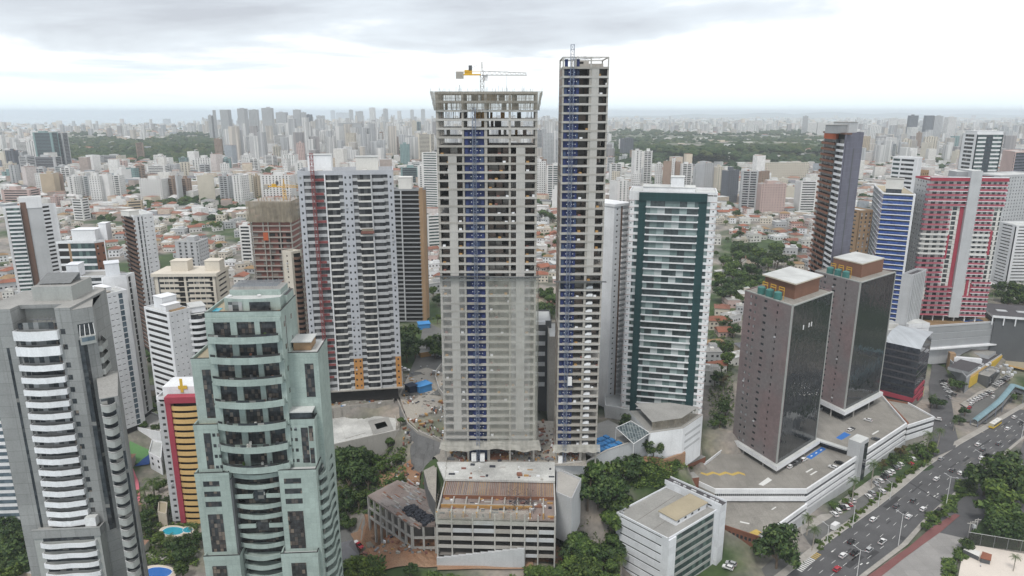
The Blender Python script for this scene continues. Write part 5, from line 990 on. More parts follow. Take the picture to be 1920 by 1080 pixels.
# ------------------------------------------------------------ black glass office with red bands
def black_office():
    zg = -8; base = gp(1708, 768, zg); Y = base[1]; z1 = yp(1721, 655, Y)[1]; B = (base[0], Y); A = gp(1660, 641, z1); C = gp(1747, 634, z1); C = (B[0] + (C[0] - B[0]) * 1.0, C[1]); P = [A, B, C, (A[0] + C[0] - B[0], A[1] + C[1] - B[1])]; FOOT.append(P)
    t = T('office_block', 'black glass office block with red bands and a bent metal roof', 'office block', (*cen(P), zg)); f1, f2 = Fr(A, B), Fr(B, C); nf = 9; fh = (z1 - zg) / nf
    t.p('glass_body').prism(P, zg - 3, z1, 'navy_glass')
    for f in (f1, f2):
        for i in range(1, nf): t.r('band').box(f, 0, f.w, 0, .06, zg + i * fh, zg + i * fh + .9, 'roof_dark' if i not in (2, 3) else 'rail_dark')
    t.r('red_band').box(f1, -.3, f1.w + .35, -.1, .4, zg + 4.6, zg + 7.2, 'crimson'); t.r('red_band').box(f2, -.3, f2.w * .9, -.1, .4, zg + 4.6, zg + 7.2, 'crimson'); t.r('red_band').box(f2, 2, f2.w * .9, -.1, .4, zg + 9.0, zg + 11.2, 'crimson'); t.r('red_band').box(f2, f2.w * .5, f2.w * .9, -.1, .5, zg + 1.2, zg + 3.2, 'crimson')
    rf = t.p('roof'); n = 8; prof = [(s, 4.2 * (1 - max(0, 1 - (1 - s) * 2.6) ** 2) if True else 0) for s in [i / n for i in range(n + 1)]]
    Q = lambda s, u, h: (P[0][0] + (P[1][0] - P[0][0]) * u + (P[3][0] - P[0][0]) * s, P[0][1] + (P[1][1] - P[0][1]) * u + (P[3][1] - P[0][1]) * s, z1 + h)
    hh = lambda s: 4.0 * math.sin(min(1, s * 2.2) * math.pi / 2)
    for i in range(n):
        s0, s1 = i / n, (i + 1) / n; rf.poly([Q(s0, -.02, hh(s0)), Q(s0, 1.02, hh(s0)), Q(s1, 1.02, hh(s1)), Q(s1, -.02, hh(s1))], 'metal_roof'); t.p('gable_glass').poly([Q(s0, 1, 0), Q(s1, 1, 0), Q(s1, 1, hh(s1)), Q(s0, 1, hh(s0))], 'navy_glass')
    st = t.p('side_stair'); st.box(f2, f2.w, f2.w + 2.6, -7, -1, zg - 3, z1 - 12, 'light_grey'); 
    for i, m in enumerate(('sun_yellow', 'white_paint', 'tank_green')): st.box(f2, f2.w * .93 + i * .5, f2.w * .93 + i * .5 + .4, .5, .6, zg + .2, zg + 6 - i, m)
    fl = Fr(gp(1690, 640, z1 + 6), gp(1738, 628, z1 + 6)); t.done()
    # white service block right behind it
    a, b = gp(1662, 619, 31), gp(1742, 614, 31); p = rect(a, b, 14); FOOT.append(p); u = T('service_block', 'low white service block behind the black glass office', 'building', (*cen(p), 0)); u.p('wall').prism(p, -6, 31, 'white_paint', 'roof_pale'); g = Fr(a, b); u.p('wall').box(g, g.w * .5, g.w, -9, .3, 31, 34, 'white_paint', 'roof_pale'); u.r('window').box(g, g.w * .12, g.w * .45, -.1, .05, 27.4, 29.2, 'dark_glass'); u.p('upper_room').box(g, g.w * .05, g.w * .4, -11, -3, 31, 33.6, 'off_white', 'roof_pale'); u.done()
black_office()
# ------------------------------------------------------------ blue glass tower and its finned annex
zt = yp(1670, 365, 450)[1]
def blue_tower():
    P = [gp(1639, 347, zt), gp(1657, 363, zt), gp(1717, 366, zt)]; P.append((P[0][0] + P[2][0] - P[1][0], P[0][1] + P[2][1] - P[1][1])); FOOT.append(P); z0 = 8; nf = int((zt - z0) / 3.3); fh = (zt - z0) / nf
    t = T('office_tower', 'office tower banded in bright blue glass with white ledges', 'office tower', (*cen(P), z0)); core(t, P, z0 - 5, zt, k=.9, roof='roof_tan', wall='white_paint', par=.6); f1, f2 = Fr(P[0], P[1]), Fr(P[1], P[2])
    face(t, P[0], P[1], z0, zt, nf, [(.7, 'R', dict(m='mid_grey', g='office_glass', sp=1.6)), (.3, 'R', dict(m='blue_glass', g='navy_glass', sp=2.0))], wall='light_grey'); face(t, P[1], P[2], z0, zt, nf, [(.93, 'R', dict(m='blue_glass', g='navy_glass', sp=2.0, rc=.2)), (.07, 'S', dict(m='white_paint', pr=.4))])
    for i in range(nf + 1):
        l = t.r('ledge'); l.box(f2, -.3, f2.w * .94, -.1, .5, zt - i * fh - .28, zt - i * fh + .22, 'white_paint'); l.box(f1, f1.w * .55, f1.w + .4, -.1, .5, zt - i * fh - .28, zt - i * fh + .22, 'white_paint'); l.box(f1, 0, f1.w * .5, -.1, .3, zt - i * fh - .2, zt - i * fh + .1, 'light_grey')
    for i in (2, 3): f = Fr(P[i], P[(i + 1) % 4]); t.p('wall').box(f, 0, f.w, -.6, 0, z0 - 4, zt, 'light_grey')
    roofbox(t, f2, .02 * f2.w, .58 * f2.w, -12, -3, zt + 3, zt + 9.5, 'off_white', 'roof_grey', 'stair_house'); t.p('roof_glass').box(f2, .05 * f2.w, .55 * f2.w, -11, -3.4, zt, zt + 3, 'navy_glass'); t.done()
    z2 = yp(1720, 505, 425)[1]; Q = [gp(1691, 517, z2), gp(1709, 519, z2), gp(1737, 508, z2)]; Q.append((Q[0][0] + Q[2][0] - Q[1][0], Q[0][1] + Q[2][1] - Q[1][1])); FOOT.append(Q)
    u = T('office_annex', 'pale grey annex with narrow vertical fins beside the blue tower', 'office block', (*cen(Q), 4)); u.p('body').prism(inset(Q, .97), -4, z2, 'dark_glass', 'roof_dark'); g = Fr(Q[0], Q[1]); u.p('wall').box(g, 0, g.w, -.4, .1, -4, z2 + 1.4, 'light_grey'); g = Fr(Q[1], Q[2])
    for i in range(9): u.r('fin').box(g, g.w * i / 9, g.w * (i + (.5 if i else .9)) / 9, -.4, .25, -4, z2 + 1.0, 'light_grey')
    for i in (2, 3): g = Fr(Q[i], Q[(i + 1) % 4]); u.p('wall').box(g, 0, g.w, -.4, 0, -4, z2 + 1.4, 'light_grey')
    u.done()
blue_tower()
# ------------------------------------------------------------ red and white tower on its podium
def red_tower():
    Y = 451; z1 = yp(1760, 338, Y)[1]; xa, xb = yp(1744, 338, Y)[0], yp(1878, 338, Y)[0]; z0 = yp(1800, 588, Y)[1]; P = rect((xa, Y), (xb, Y - 6), 22); FOOT.append(P); fr = Fr(P[0], P[1]); W_ = fr.w; nf = 28; fh = (z1 - z0) / nf
    t = T('apartment_tower', 'crimson and white apartment tower with a tall pale grey spine', 'tower block', (*cen(P), z0)); core(t, P, z0 - 2, z1, k=.86, wall='crimson', roof='roof_pale')
    A, B, C = .50, .64, 1.0; rnd = random.Random(9)
    t.p('spine').box(fr, (A + .0) * W_, B * W_, -16, 2.2, z0 - 1, z1 + 6.5, 'light_grey', 'roof_pale'); t.p('spine').box(fr, .36 * W_, A * W_, -14, -3, z1, z1 + 5.5, 'mid_grey', 'roof_pale')
    for i in range(nf):
        z = z0 + i * fh; top = nf - i
        if top in (2, 4): red = 0
        else: red = 1
        grey = 11 <= top <= 15
        for (u0, u1, side) in ((0, A, 0), (B, C, 1)):
            w = t.r('window'); w.quad(fr, u0 * W_ + .3, u1 * W_ - .3, -.35, z + .2, z + fh, 'window_glass', [(u0 * W_, i), (u1 * W_, i), (u1 * W_, i + .9), (u0 * W_, i + .9)])
            # pale wall piers between windows
            p = t.r('wall_panel')
            for k in range(5): uu = (u0 + (u1 - u0) * (k + .1) / 5) * W_; p.box(fr, uu, uu + W_ * (u1 - u0) * .085, -.4, -.05, z + .2, z + fh, 'off_white')
            p.box(fr, u0 * W_, u1 * W_, -.4, -.06, z + fh - .75, z + fh + .02, 'off_white')
            if red:
                e0, e1 = (u0, u0 + (u1 - u0) * (.66 if 6 <= top <= 21 and not side else 1)) if not side else (u0, u0 + (u1 - u0) * (.66 if 6 <= top <= 20 else 1))
                if top > 21 and not side: e0 = u0 + (u1 - u0) * (.30 if top in (22, 23, 24) else 0)
                if top > 20 and side: e0 = u0 + (u1 - u0) * (.3 if top in (21, 22, 23) else 0)
                bal = t.r('balcony'); m = 'off_white' if grey else 'rose'
                if side: curve_balc(bal, fr, e0 * W_ + .2, e1 * W_, -.4, lambda s: 1.0, z - .1, 1.25, m, .3, 1)
                else: curve_balc(bal, fr, e0 * W_ - (1.6 if e0 == 0 else 0), e1 * W_, -.4, lambda s, e0=e0: (1.1 + (1.5 * math.sin(math.pi * min(1, s * .5 + .5)) if 1 else 0)) * (1 if s > .15 or e0 else .6 + s * 2.6), z - .1, 1.25, m, .3, 10)
                bal2 = t.r('ledge'); bal2.box(fr, e0 * W_, e1 * W_, .2, 1.12 if side else 1.25, z - .45, z - .102, 'white_paint')
            else:
                bal = t.r('balcony'); curve_balc(bal, fr, u0 * W_ - (1.4 if not side else 0), u1 * W_, -.4, lambda s: 1.3, z - .1, 1.4, 'rose', .3, 1); t.r('ledge').box(fr, u0 * W_, u1 * W_, .2, 1.5, z - .5, z - .102, 'white_paint')
    for u0, u1, a, b in ((A - .055, A - .005, 5, 24), (.33, .36, 11, 16), (B + .24, B + .275, 10, 15), (B + .04, B + .075, 20, 24), (B + .1, B + .13, 21, 24)): t.p('red_stripe').box(fr, u0 * W_, u1 * W_, -.3, .35, z1 - b * fh, z1 - a * fh, 'crimson')
    for u0, u1 in ((-.0, A), (B, C)): t.p('cornice').box(fr, u0 * W_, u1 * W_, -.5, 1.4, z1 - .2, z1 + 2.0, 'crimson'); t.p('cornice').box(fr, u0 * W_, u1 * W_, -.5, 1.5, z1 + 2.0, z1 + 2.4, 'white_paint')
    for i, j in ((1, 2), (3, 0)): face(t, P[i], P[j], z0, z1, nf, [(.2, 'S'), (1, 'P', dict(n=4, ww=1.4, wh=1.2)), (.2, 'S')], wall='light_grey')
    for i in range(7): t.r('column').box(fr, i * W_ / 7 + 1, i * W_ / 7 + 1.6, -1, 0, z0 - 5, z0, 'white_paint')
    t.done()
    zp = z0 - 4.2; Q = [gp(1735, 613, zp), gp(1880, 603, zp)]; Q = rect(Q[0], Q[1], 34); FOOT.append(Q); u = T('podium', 'long grey louvred podium with pool terrace below the crimson tower', 'building', (*cen(Q), 4)); g = Fr(Q[0], Q[1]); u.p('wall').prism(Q, -4, zp, 'light_grey', 'roof_brown')
    for i in range(3): u.r('louvre_band').box(g, 0, g.w, 0, .3, zp - 4.4 - i * 4.6, zp - .6 - i * 4.6, 'mid_grey')
    u.p('terrace_pool').box(g, g.w * .58, g.w * .82, -8.5, -4.5, zp + .02, zp + .12, 'pool_blue'); u.p('white_edge').box(g, -1, g.w + 1, -.5, .5, zp - .4, zp + .8, 'light_grey'); u.p('white_edge').box(g, -1, g.w, .3, 3.0, zp - 15.5, zp - 14.6, 'white_paint'); u.done()
    q = [gp(1862, 590, zp + 6), gp(1995, 600, zp + 6)]; Q = rect(q[0], q[1], 34); FOOT.append(Q); u = T('pavilion', 'dark roofed pavilion with a broad white fascia beside the crimson tower', 'building', (*cen(Q), 8)); u.p('wall').prism(inset(Q, .9), -4, zp + 4, 'dark_grey'); u.p('roof').prism(Q, zp + 4, zp + 5.6, 'white_paint', 'roof_dark', floor=True); g = Fr(Q[0], Q[1])
    for i in range(6): u.r('column').box(g, i * g.w / 6, i * g.w / 6 + .6, -.8, -.2, zp - 1, zp + 4, 'white_paint')
    for i in range(3): u.r('skylight').box(g, 6 + i * 12, 12 + i * 12, -16, -12, zp + 5.6, zp + 6, 'light_grey')
    u.done()
red_tower()
# ------------------------------------------------------------ tall slate tower with brown balconies
def slate_tower():
    Y = 372; z1 = yp(1587, 251, Y)[1]; P = [gp(1546, 247.2, z1), gp(1587, 250.6, z1), gp(1620, 249.4, z1)]; P.append((P[0][0] + P[2][0] - P[1][0], P[0][1] + P[2][1] - P[1][1])); FOOT.append(P); z0 = 18; nf = 41; fh = (z1 - z0) / nf; f1, f2 = Fr(P[0], P[1]), Fr(P[1], P[2])
    t = T('apartment_tower', 'tall slate grey tower with brown balconies and a red framed top', 'tower block', (*cen(P), z0)); core(t, P, z0 - 3, z1, k=.9, roof='roof_grey', wall='slate', par=.4)
    face(t, P[0], P[1], z0, z1 - 3.2, nf - 1, [(.62, 'B', dict(pm='rust_brown', slab='brown', dp=1.1, ph=1.05, g='window_glass', lo=.2)), (.06, 'S', dict(m='dark_grey', pr=.4)), (.32, 'B', dict(pm='white_paint', slab='light_grey', dp=.8, ph=1.15, g='dark_glass', lo=.2, gap=.4))], wall='slate')
    t.p('slate_wall').box(f2, 0, f2.w, -.6, .05, z0 - 3, z1, 'slate'); f = Fr(P[2], P[3]); t.p('slate_wall').box(f, 0, f.w, -.6, 0, z0 - 3, z1, 'light_grey'); f = Fr(P[3], P[0]); t.p('slate_wall').box(f, 0, f.w, -.6, 0, z0 - 3, z1, 'light_grey'); t.p('seam').box(f2, f2.w * .48, f2.w * .53, 0, .12, z0, z1 - 8, 'dark_grey')
    t.p('crown_frame').box(f1, .05 * f1.w, .62 * f1.w, -4, .6, z1 - 3.6, z1 - .6, 'red_clay'); t.p('crown_frame').box(f1, -.3, f1.w, -3, .8, z1 - .5, z1 + .3, 'brown'); roofbox(t, f2, 0, f2.w * .5, -12, -5, z1, z1 + 4.2, 'mid_grey', 'roof_grey', 'stair_house'); roofbox(t, f2, f2.w * .52, f2.w * 1.0, -13, -4, z1, z1 + 5.6, 'light_grey', 'roof_grey', 'stair_house'); t.done()
slate_tower()
# further towers on the right
zt = yp(1700, 297, 560)[1]; simple('office_tower', 'white office tower with dark ribbon windows and a plain white edge', [(1674, 296), (1722, 299), (1730, 296.5)], zt, 25, 28, [[(.3, 'R', dict(sp=1.7, g='green_glass')), (.05, 'S'), (.5, 'R', dict(sp=1.8, g='dark_glass')), (.15, 'S')], [(1, 'S')]], cat='office tower')
zt = yp(1857, 250, 760)[1]; t, P = simple('office_tower', 'pale banded tower with a dark teal glass centre strip', [(1833, 252), (1882, 252)], zt, 30, 26, [[(.04, 'S', dict(m='teal')), (.32, 'R', dict(g='green_glass', sp=1.7)), (.26, 'R', dict(m='teal', g='navy_glass', sp=.5)), (.34, 'R', dict(g='green_glass', sp=1.7)), (.04, 'S', dict(m='teal'))]], dep=24, cat='office tower', fin=False)
fr = Fr(P[0], P[1]); roofbox(t, fr, 0, fr.w, -20, -1, zt, zt + 3, 'white_paint'); t.done()
zt = yp(1900, 330, 545)[1]; simple('apartment_tower', 'broad pale grey tower with a dense grid of small windows by the picture edge', [(1876, 331), (1960, 327)], zt, 24, 34, [[(1, 'P', dict(n=16, ww=1.0, wh=1.2))]], wall='light_grey', dep=24)
zt = yp(1900, 285, 640)[1]; t, P = simple('apartment_tower', 'dark glass tower with a plain pinkish beige flank at the far right', [(1880, 283), (1904, 286), (1935, 285)], zt, 28, 36, [[(1, 'S')], [(1, 'R', dict(m='slate', g='navy_glass', sp=.9))]], wall='pale_pink')
zt = yp(1910, 425, 520)[1]; simple('apartment_tower', 'white tower with thin ribbon windows cut off by the right edge', [(1905, 424), (1975, 424)], zt, 20, 22, [[(.1, 'S'), (1, 'R', dict(sp=1.6))]], dep=18)
zt = yp(1623, 395, 470)[1]; simple('apartment_tower', 'brown tower dotted with small white window frames between the slate and blue towers', [(1613, 397), (1637, 396)], zt, 18, 27, [[(1, 'P', dict(n=3, ww=1.3, wh=1.4, g='curtain_glass', rc=.05))]], wall='tan', dep=16)
zt = yp(1608, 402, 500)[1]; simple('apartment_tower', 'narrow white tower with striped balconies squeezed beside the slate tower', [(1601, 404), (1613, 404)], zt, 18, 26, [[(1, 'B', dict(pm='white_paint', dp=.8))]], dep=14)
zt = yp(1730, 315, 620)[1]; simple('apartment_slab', 'beige brown block tucked behind the white office tower', [(1726, 322), (1742, 321)], zt, 26, 22, [[(1, 'P', dict(n=4, ww=1.2, wh=1.2))]], wall='tan', dep=18)
# ------------------------------------------------------------ the podium under construction
def podium():
    z = 30.6; rnd = random.Random(21); P = [gp(817, 957, z), gp(1043, 962, z), gp(1040, 866, z), gp(819, 866, z)]; FOOT.append(P); fr = Fr(P[0], P[1]); W_ = fr.w; dep = P[3][1] - P[0][1]
    t = T('building_podium', 'unfinished concrete podium with dirty formwork roof in front of the netted tower', 'building', (*cen(P), 8)); zg = 6
    t.p('deck').prism([fr.p(0, -dep * .62, 0)[:2], fr.p(W_, -dep * .62, 0)[:2], P[2], P[3]], z - .8, z, 'raw_floor', 'raw_floor', floor=True); t.p('low_deck').prism([fr.p(0, 0, 0)[:2], fr.p(W_, 0, 0)[:2], fr.p(W_, -dep * .62, 0)[:2], fr.p(0, -dep * .62, 0)[:2]], z - 3.2, z - 2.6, 'dirty_slab', 'dirty_slab', floor=True)
    t.p('formwork').box(fr, .02 * W_, W_, -dep * .66, -dep * .36, z - 2.6, z - 1.2, 'rust_brown', 'dirty_slab')
    for i in range(60): u = W_ * (.02 + .97 * i / 60); t.p('formwork').box(fr, u, u + .14, -dep * .66, -dep * .37, z - 1.2, z - .95, rnd.choice(['wood', 'rust_brown', 'brown']))
    for i in range(9): u = W_ * i / 9; b = t.r('beam'); b.box(fr, u, u + .5, -dep * .4, -.5, z - 2.6, z - 1.7, 'concrete'); b.box(fr, u, u + .5, -.6, -.1, z - 2.6, z - .6, 'wood')
    for d in (-.2, -.18, -.42): t.r('beam').box(fr, W_ * .02, W_ * .8, dep * d - .4, dep * d, z - 2.6, z - 1.5, 'concrete' if d != -.18 else 'wood')
    for i in range(120):
        u, d = rnd.uniform(.02, .96) * W_, -rnd.uniform(.5, dep * .95); h = z if d < -dep * .64 else z - 2.6; l = rnd.uniform(.4, 2.6)
        t.p('loose_timber').box(fr, u, u + l, d, d + rnd.uniform(.15, 1.0), h, h + rnd.uniform(.1, .7), rnd.choice(['wood', 'rust_brown', 'black_rubble', 'black_rubble', 'concrete_pale', 'red_brick', 'white_paint']))
    for i in range(170): u = W_ * rnd.uniform(.56, .82); d = -dep * rnd.uniform(.08, .5); t.p('steel_heap').rod(fr.p(u, d, z - 2.4 + rnd.random()), fr.p(u + rnd.uniform(-2, 2), d + rnd.uniform(-2, 2), z - 1.6 + rnd.random()), .06, 'black_rubble', 3)
    us = [0, .125, .30, .485, .62, .735, .845, .985]
    for u in us: t.r('column').box(fr, u * W_, u * W_ + .45, -.3, .2, zg, z - 1, 'concrete_pale')
    for i in range(5):
        zb = z - 5.2 - i * 3.0
        for a, b in zip(us, us[1:]):
            if i == 4 and a < .6: continue
            t.r('parapet').box(fr, a * W_ + .45, b * W_, -.4, .0, zb, zb + (1.4 if i < 3 else 1.1), rnd.choice(['light_grey', 'concrete_pale', 'concrete_pale', 'concrete']))
        t.r('floor_slab').box(fr, 0, W_, -dep * .9, -.41, zb - .2, zb + .1, 'concrete_dark')
    t.p('rear_wall').box(fr, .2, W_ - .2, -dep * .98, -6, zg, z - 3.3, 'concrete_dark')
    for side, u in ((0, .05), (1, W_ - .5)): t.p('side_wall').box(fr, u, u + .45, -dep, -.5, zg, z - 1, 'concrete_pale')
    rw = t.p('ramp_wall'); zb = 6
    rw.prism([fr.p(0, 1.2, 0)[:2], fr.p(W_ * .74, 1.2, 0)[:2], fr.p(W_ * .74, .3, 0)[:2], fr.p(0, .3, 0)[:2]], zb, z - 17.8, 'light_grey'); f2 = Fr(fr.p(0, 1.2, 0)[:2], fr.p(W_ * .74, 1.2, 0)[:2])
    n = 12
    for i in range(n): rw.box(f2, f2.w * i / n, f2.w * (i + 1) / n, -.9, 0, z - 17.8, z - 17.8 + 4.6 * (i + 1) / n, 'light_grey')
    nb = t.p('safety_net')                                 # net thrown over the front edge
    g = lambda i: fr.p(W_ * .78 * i / 24 - .3, 0, 0)[:2]
    for i in range(24):
        a, b = g(i), g(i + 1); s = lambda k: .5 + .4 * math.sin(k * 1.3)
        nb.poly([(a[0], a[1] - s(i), z - 4.6), (b[0], b[1] - s(i + 1), z - 4.6), (b[0], b[1] - .3, z - .4 - .5 * s(i + 1)), (a[0], a[1] - .3, z - .4 - .5 * s(i))], 'pale_net')
        nb.poly([(a[0], a[1] - .3, z - .4 - .5 * s(i)), (b[0], b[1] - .3, z - .4 - .5 * s(i + 1)), (b[0], b[1] + 2.2, z - .7), (a[0], a[1] + 2.2, z - .7)], 'pale_net')
    for i in range(8):
        f = Fr(fr.p(-.2, -dep * i / 8, 0)[:2], fr.p(-.2, -dep * (i + 1) / 8, 0)[:2]); nb.quad(Fr(f.p(f.w, 0, 0)[:2], f.a), 0, f.w, .5 * math.sin(i), z - 7 + i * .6, z + .6, 'grey_net')
    # wing with the plank roof
    zw = 22.0; Q = [gp(689, 929, zw), gp(771, 985, zw), gp(816, 985, zw), gp(816, 925, zw), gp(745, 900, zw)]; t.p('wing_roof').prism(Q, zw - .7, zw, 'dirty_slab', 'dirty_slab', floor=True); FOOT.append(Q)
    t.p('wing_core').prism([gp(720, 930, zw), gp(775, 962, zw), gp(814, 962, zw), gp(814, 928, zw), gp(748, 908, zw)], 6, zw - .7, 'concrete_dark')
    for a, b, m in ((Q[0], Q[1], 7), (Q[1], Q[2], 2)):
        f = Fr(a, b)
        for i in range(m + 1): t.r('column').box(f, f.w * i / m - .35, f.w * i / m + .35, -.7, 0, 4, zw - .7, 'concrete_pale')
        for h in (4.6, 8.6): t.r('beam').box(f, 0, f.w, -.5, -.05, zw - h - .8, zw - h, 'concrete_pale')
    f = Fr(Q[0], Q[1])
    for i in range(150): u, d = rnd.uniform(0, f.w * 1.05), -rnd.uniform(.3, 20); t.p('roof_plank').box(f, u, u + rnd.uniform(1, 3.4), d, d + rnd.uniform(.3, .9), zw, zw + rnd.uniform(.04, .25), rnd.choice(['concrete', 'concrete_dark', 'dirty_slab', 'mid_grey', 'rust_brown']))
    for i in range(160): u, d = f.w * rnd.uniform(.62, 1.12), -rnd.uniform(3.5, 8.5); t.p('rubble_heap').box(f, u, u + rnd.uniform(.4, 1), d, d + rnd.uniform(.4, 1.4), zw, zw + rnd.uniform(.3, 1.2), 'black_rubble')
    t.done()
podium()
def simple_box(name, label, cat, pix, z, z0, m, roof, wins=None, group=None):
    P = rect(gp(*pix[0], z), gp(*pix[1], z), pix[2]) if not isinstance(pix[2], tuple) else [gp(*p, z) for p in pix]; FOOT.append(P); t = T(name, label, cat, (*cen(P), z0), group); t.p('wall').prism(P, z0 - 3, z, m, roof); n = len(P)
    for i in range(n): f = Fr(P[i], P[(i + 1) % n]); t.p('parapet').box(f, 0, f.w, -.25, .05, z, z + .7, m)
    if wins:
        for i in range(n):
            f = Fr(P[i], P[(i + 1) % n]); k = max(1, int(f.w / 4))
            for r in range(int((z - z0) / 3.1)):
                for j in range(k): u = f.w * (j + .5) / k; t.r('window').box(f, u - .8, u + .8, -.1, .04, z - 2.4 - r * 3.1, z - 1.1 - r * 3.1, wins)
    return t, P
# low white deck in front of the lilac tower
t, P = simple_box('pool_deck_building', 'low white slab with an empty pool outline below the lilac tower', 'building', [(614, 838), (749, 808), (735, 762), (690, 752), (612, 776)], 25, 14, 'concrete_pale', 'raw_floor'); z = 25
for pts, m in (([(690, 790), (728, 782), (738, 806), (700, 815)], 'roof_grey'), ([(702, 796), (722, 791), (727, 800), (707, 806)], 'roof_tan'), ([(640, 800), (672, 790), (685, 812), (648, 823)], 'raw_floor')): t.r('pool_basin').prism([gp(*p, z) for p in pts], z, z + .25, 'concrete_pale', m)
t.done()
t, P = simple_box('site_slab', 'rough slab strewn with rubble at the foot of the lilac tower', 'building', [(606, 770), (738, 752), (745, 728), (600, 742)], 29.5, 20, 'concrete', 'rubble_grey'); f = Fr(P[0], P[1]); rnd = random.Random(3)
for i in range(70): u, d = rnd.uniform(0, f.w - 2), -rnd.uniform(.3, 9); t.p('loose_material').box(f, u, u + rnd.uniform(.4, 2), d, d + rnd.uniform(.3, 1), 29.5, 29.5 + rnd.uniform(.2, 1.2), rnd.choice(['rust_brown', 'wood', 'white_paint', 'concrete', 'red_brick', 'tarp_blue']))
for i in range(8): t.r('column').box(f, f.w * i / 8, f.w * i / 8 + .5, -.6, 0, 18, 29.5, 'concrete')
t.done()
def shotcrete_wall():
    t = T('retaining_wall', 'dark grey sprayed concrete retaining wall left of the netted tower', 'wall', (*gp(785, 850, 24), 20)); top = [(742, 742, 29), (752, 765, 28.8), (765, 795, 28.6), (785, 812, 28.8), (812, 822, 29.5), (836, 832, 30.4)]; bot = [(728, 790, 19), (738, 820, 17), (752, 856, 15.5), (778, 884, 16), (806, 890, 19), (832, 882, 24)]
    A = [(*gp(a, b, c), c) for a, b, c in top]; B = [(*gp(a, b, c), c) for a, b, c in bot]; n = 6; mb = t.p('wall'); rnd = random.Random(2); G = []
    for k in range((len(A) - 1) * 5 + 1):
        i = min(k // 5, len(A) - 2); s = k / 5 - i; r = []
        for j in range(n + 1):
            v = j / n; p = [(A[i][q] * (1 - s) + A[i + 1][q] * s) * (1 - v) + (B[i][q] * (1 - s) + B[i + 1][q] * s) * v for q in range(3)]; a = 0 if j in (0,) else .5; r.append((p[0] + rnd.uniform(-a, a), p[1] + rnd.uniform(-a, a), p[2]))
        G.append(r)
    for i in range(len(G) - 1):
        for j in range(n): mb.poly([G[i][j + 1], G[i + 1][j + 1], G[i + 1][j], G[i][j]], 'shotcrete')
    t.p('wall_return').prism([gp(794, 882, 29), gp(803, 917, 29), gp(817, 942, 29), gp(819, 870, 29)], 8, 29, 'shotcrete', 'rubble_grey')
    for i in range(len(A) - 1): f = Fr(A[i][:2], A[i + 1][:2]); t.p('edge_kerb').box(f, 0, f.w, -.2, .25, min(A[i][2], A[i + 1][2]) - .4, max(A[i][2], A[i + 1][2]) + .5, 'concrete')
    t.done()
shotcrete_wall()
simple_box('boundary_wall', 'big pale grey retaining block between the podium and the green slope', 'wall', [(1043, 925), (1072, 938), (1090, 900), (1044, 880)], 27, 12, 'light_grey', 'concrete_pale')[0].done()
def long_wall():
    t = T('boundary_wall', 'long pale wall with blue tarps behind it beside the slim tower', 'wall', (*gp(1140, 845, 26), 22)); pts = [(1040, 872, 30), (1092, 872, 29), (1138, 846, 29), (1182, 831, 29), (1222, 812, 30)]
    for a, b in zip(pts, pts[1:]): f = Fr(gp(*a), gp(*b)); t.p('wall').box(f, 0, f.w, -.4, 0, 12, a[2] + .3, 'light_grey'); t.p('coping').box(f, 0, f.w, -.5, .15, a[2] + .3, a[2] + .55, 'concrete_pale')
    t.done()
    f = Fr(gp(1125, 846, 28.6), gp(1175, 828, 28.6)); tp = T('tarp_cover', 'bright blue tarps laid in rows beside the slim concrete tower', 'tarp', (*f.p(5, -5, 0)[:2], 27)); rnd = random.Random(5)
    tp.p('yard_floor').box(f, -4, f.w + 10, -22, -.5, 26.5, 27.2, 'roof_grey')
    for i in range(6):
        for j in range(3): u = i * f.w / 7 + rnd.uniform(0, .6); tp.r('tarp').box(f, u, u + f.w / 8.2, -3 - j * 3.6, -.6 - j * 3.6, 27.2, 27.9 + rnd.random() * .5, 'tarp_blue')
    for i in range(5): u = rnd.uniform(-3, f.w); tp.r('tarp').box(f, u, u + 2.2, -19, -16, 27.2, 29, rnd.choice(['tarp_blue', 'tarp_blue', 'crane_yellow']))
    tp.done()
    c = T('glass_canopy', 'sloping grey glass canopy beside the white base of the teal tower', 'canopy', (*gp(1190, 815, 32), 28)); A = [(1155, 802, 33.5), (1188, 832, 31.5), (1219, 812, 31.5), (1183, 789, 33.5)]; c.p('roof').poly([(*gp(*p), p[2]) for p in A], 'grid_glass')
    for p in A: c.r('post').rod((*gp(*p), 27), (*gp(*p), p[2]), .12, 'white_steel', 5)
    q = [(*gp(*p), p[2]) for p in A]
    for i in range(4): c.p('frame').rod(q[i], q[(i + 1) % 4], .15, 'white_steel', 5)
    c.done()
long_wall()
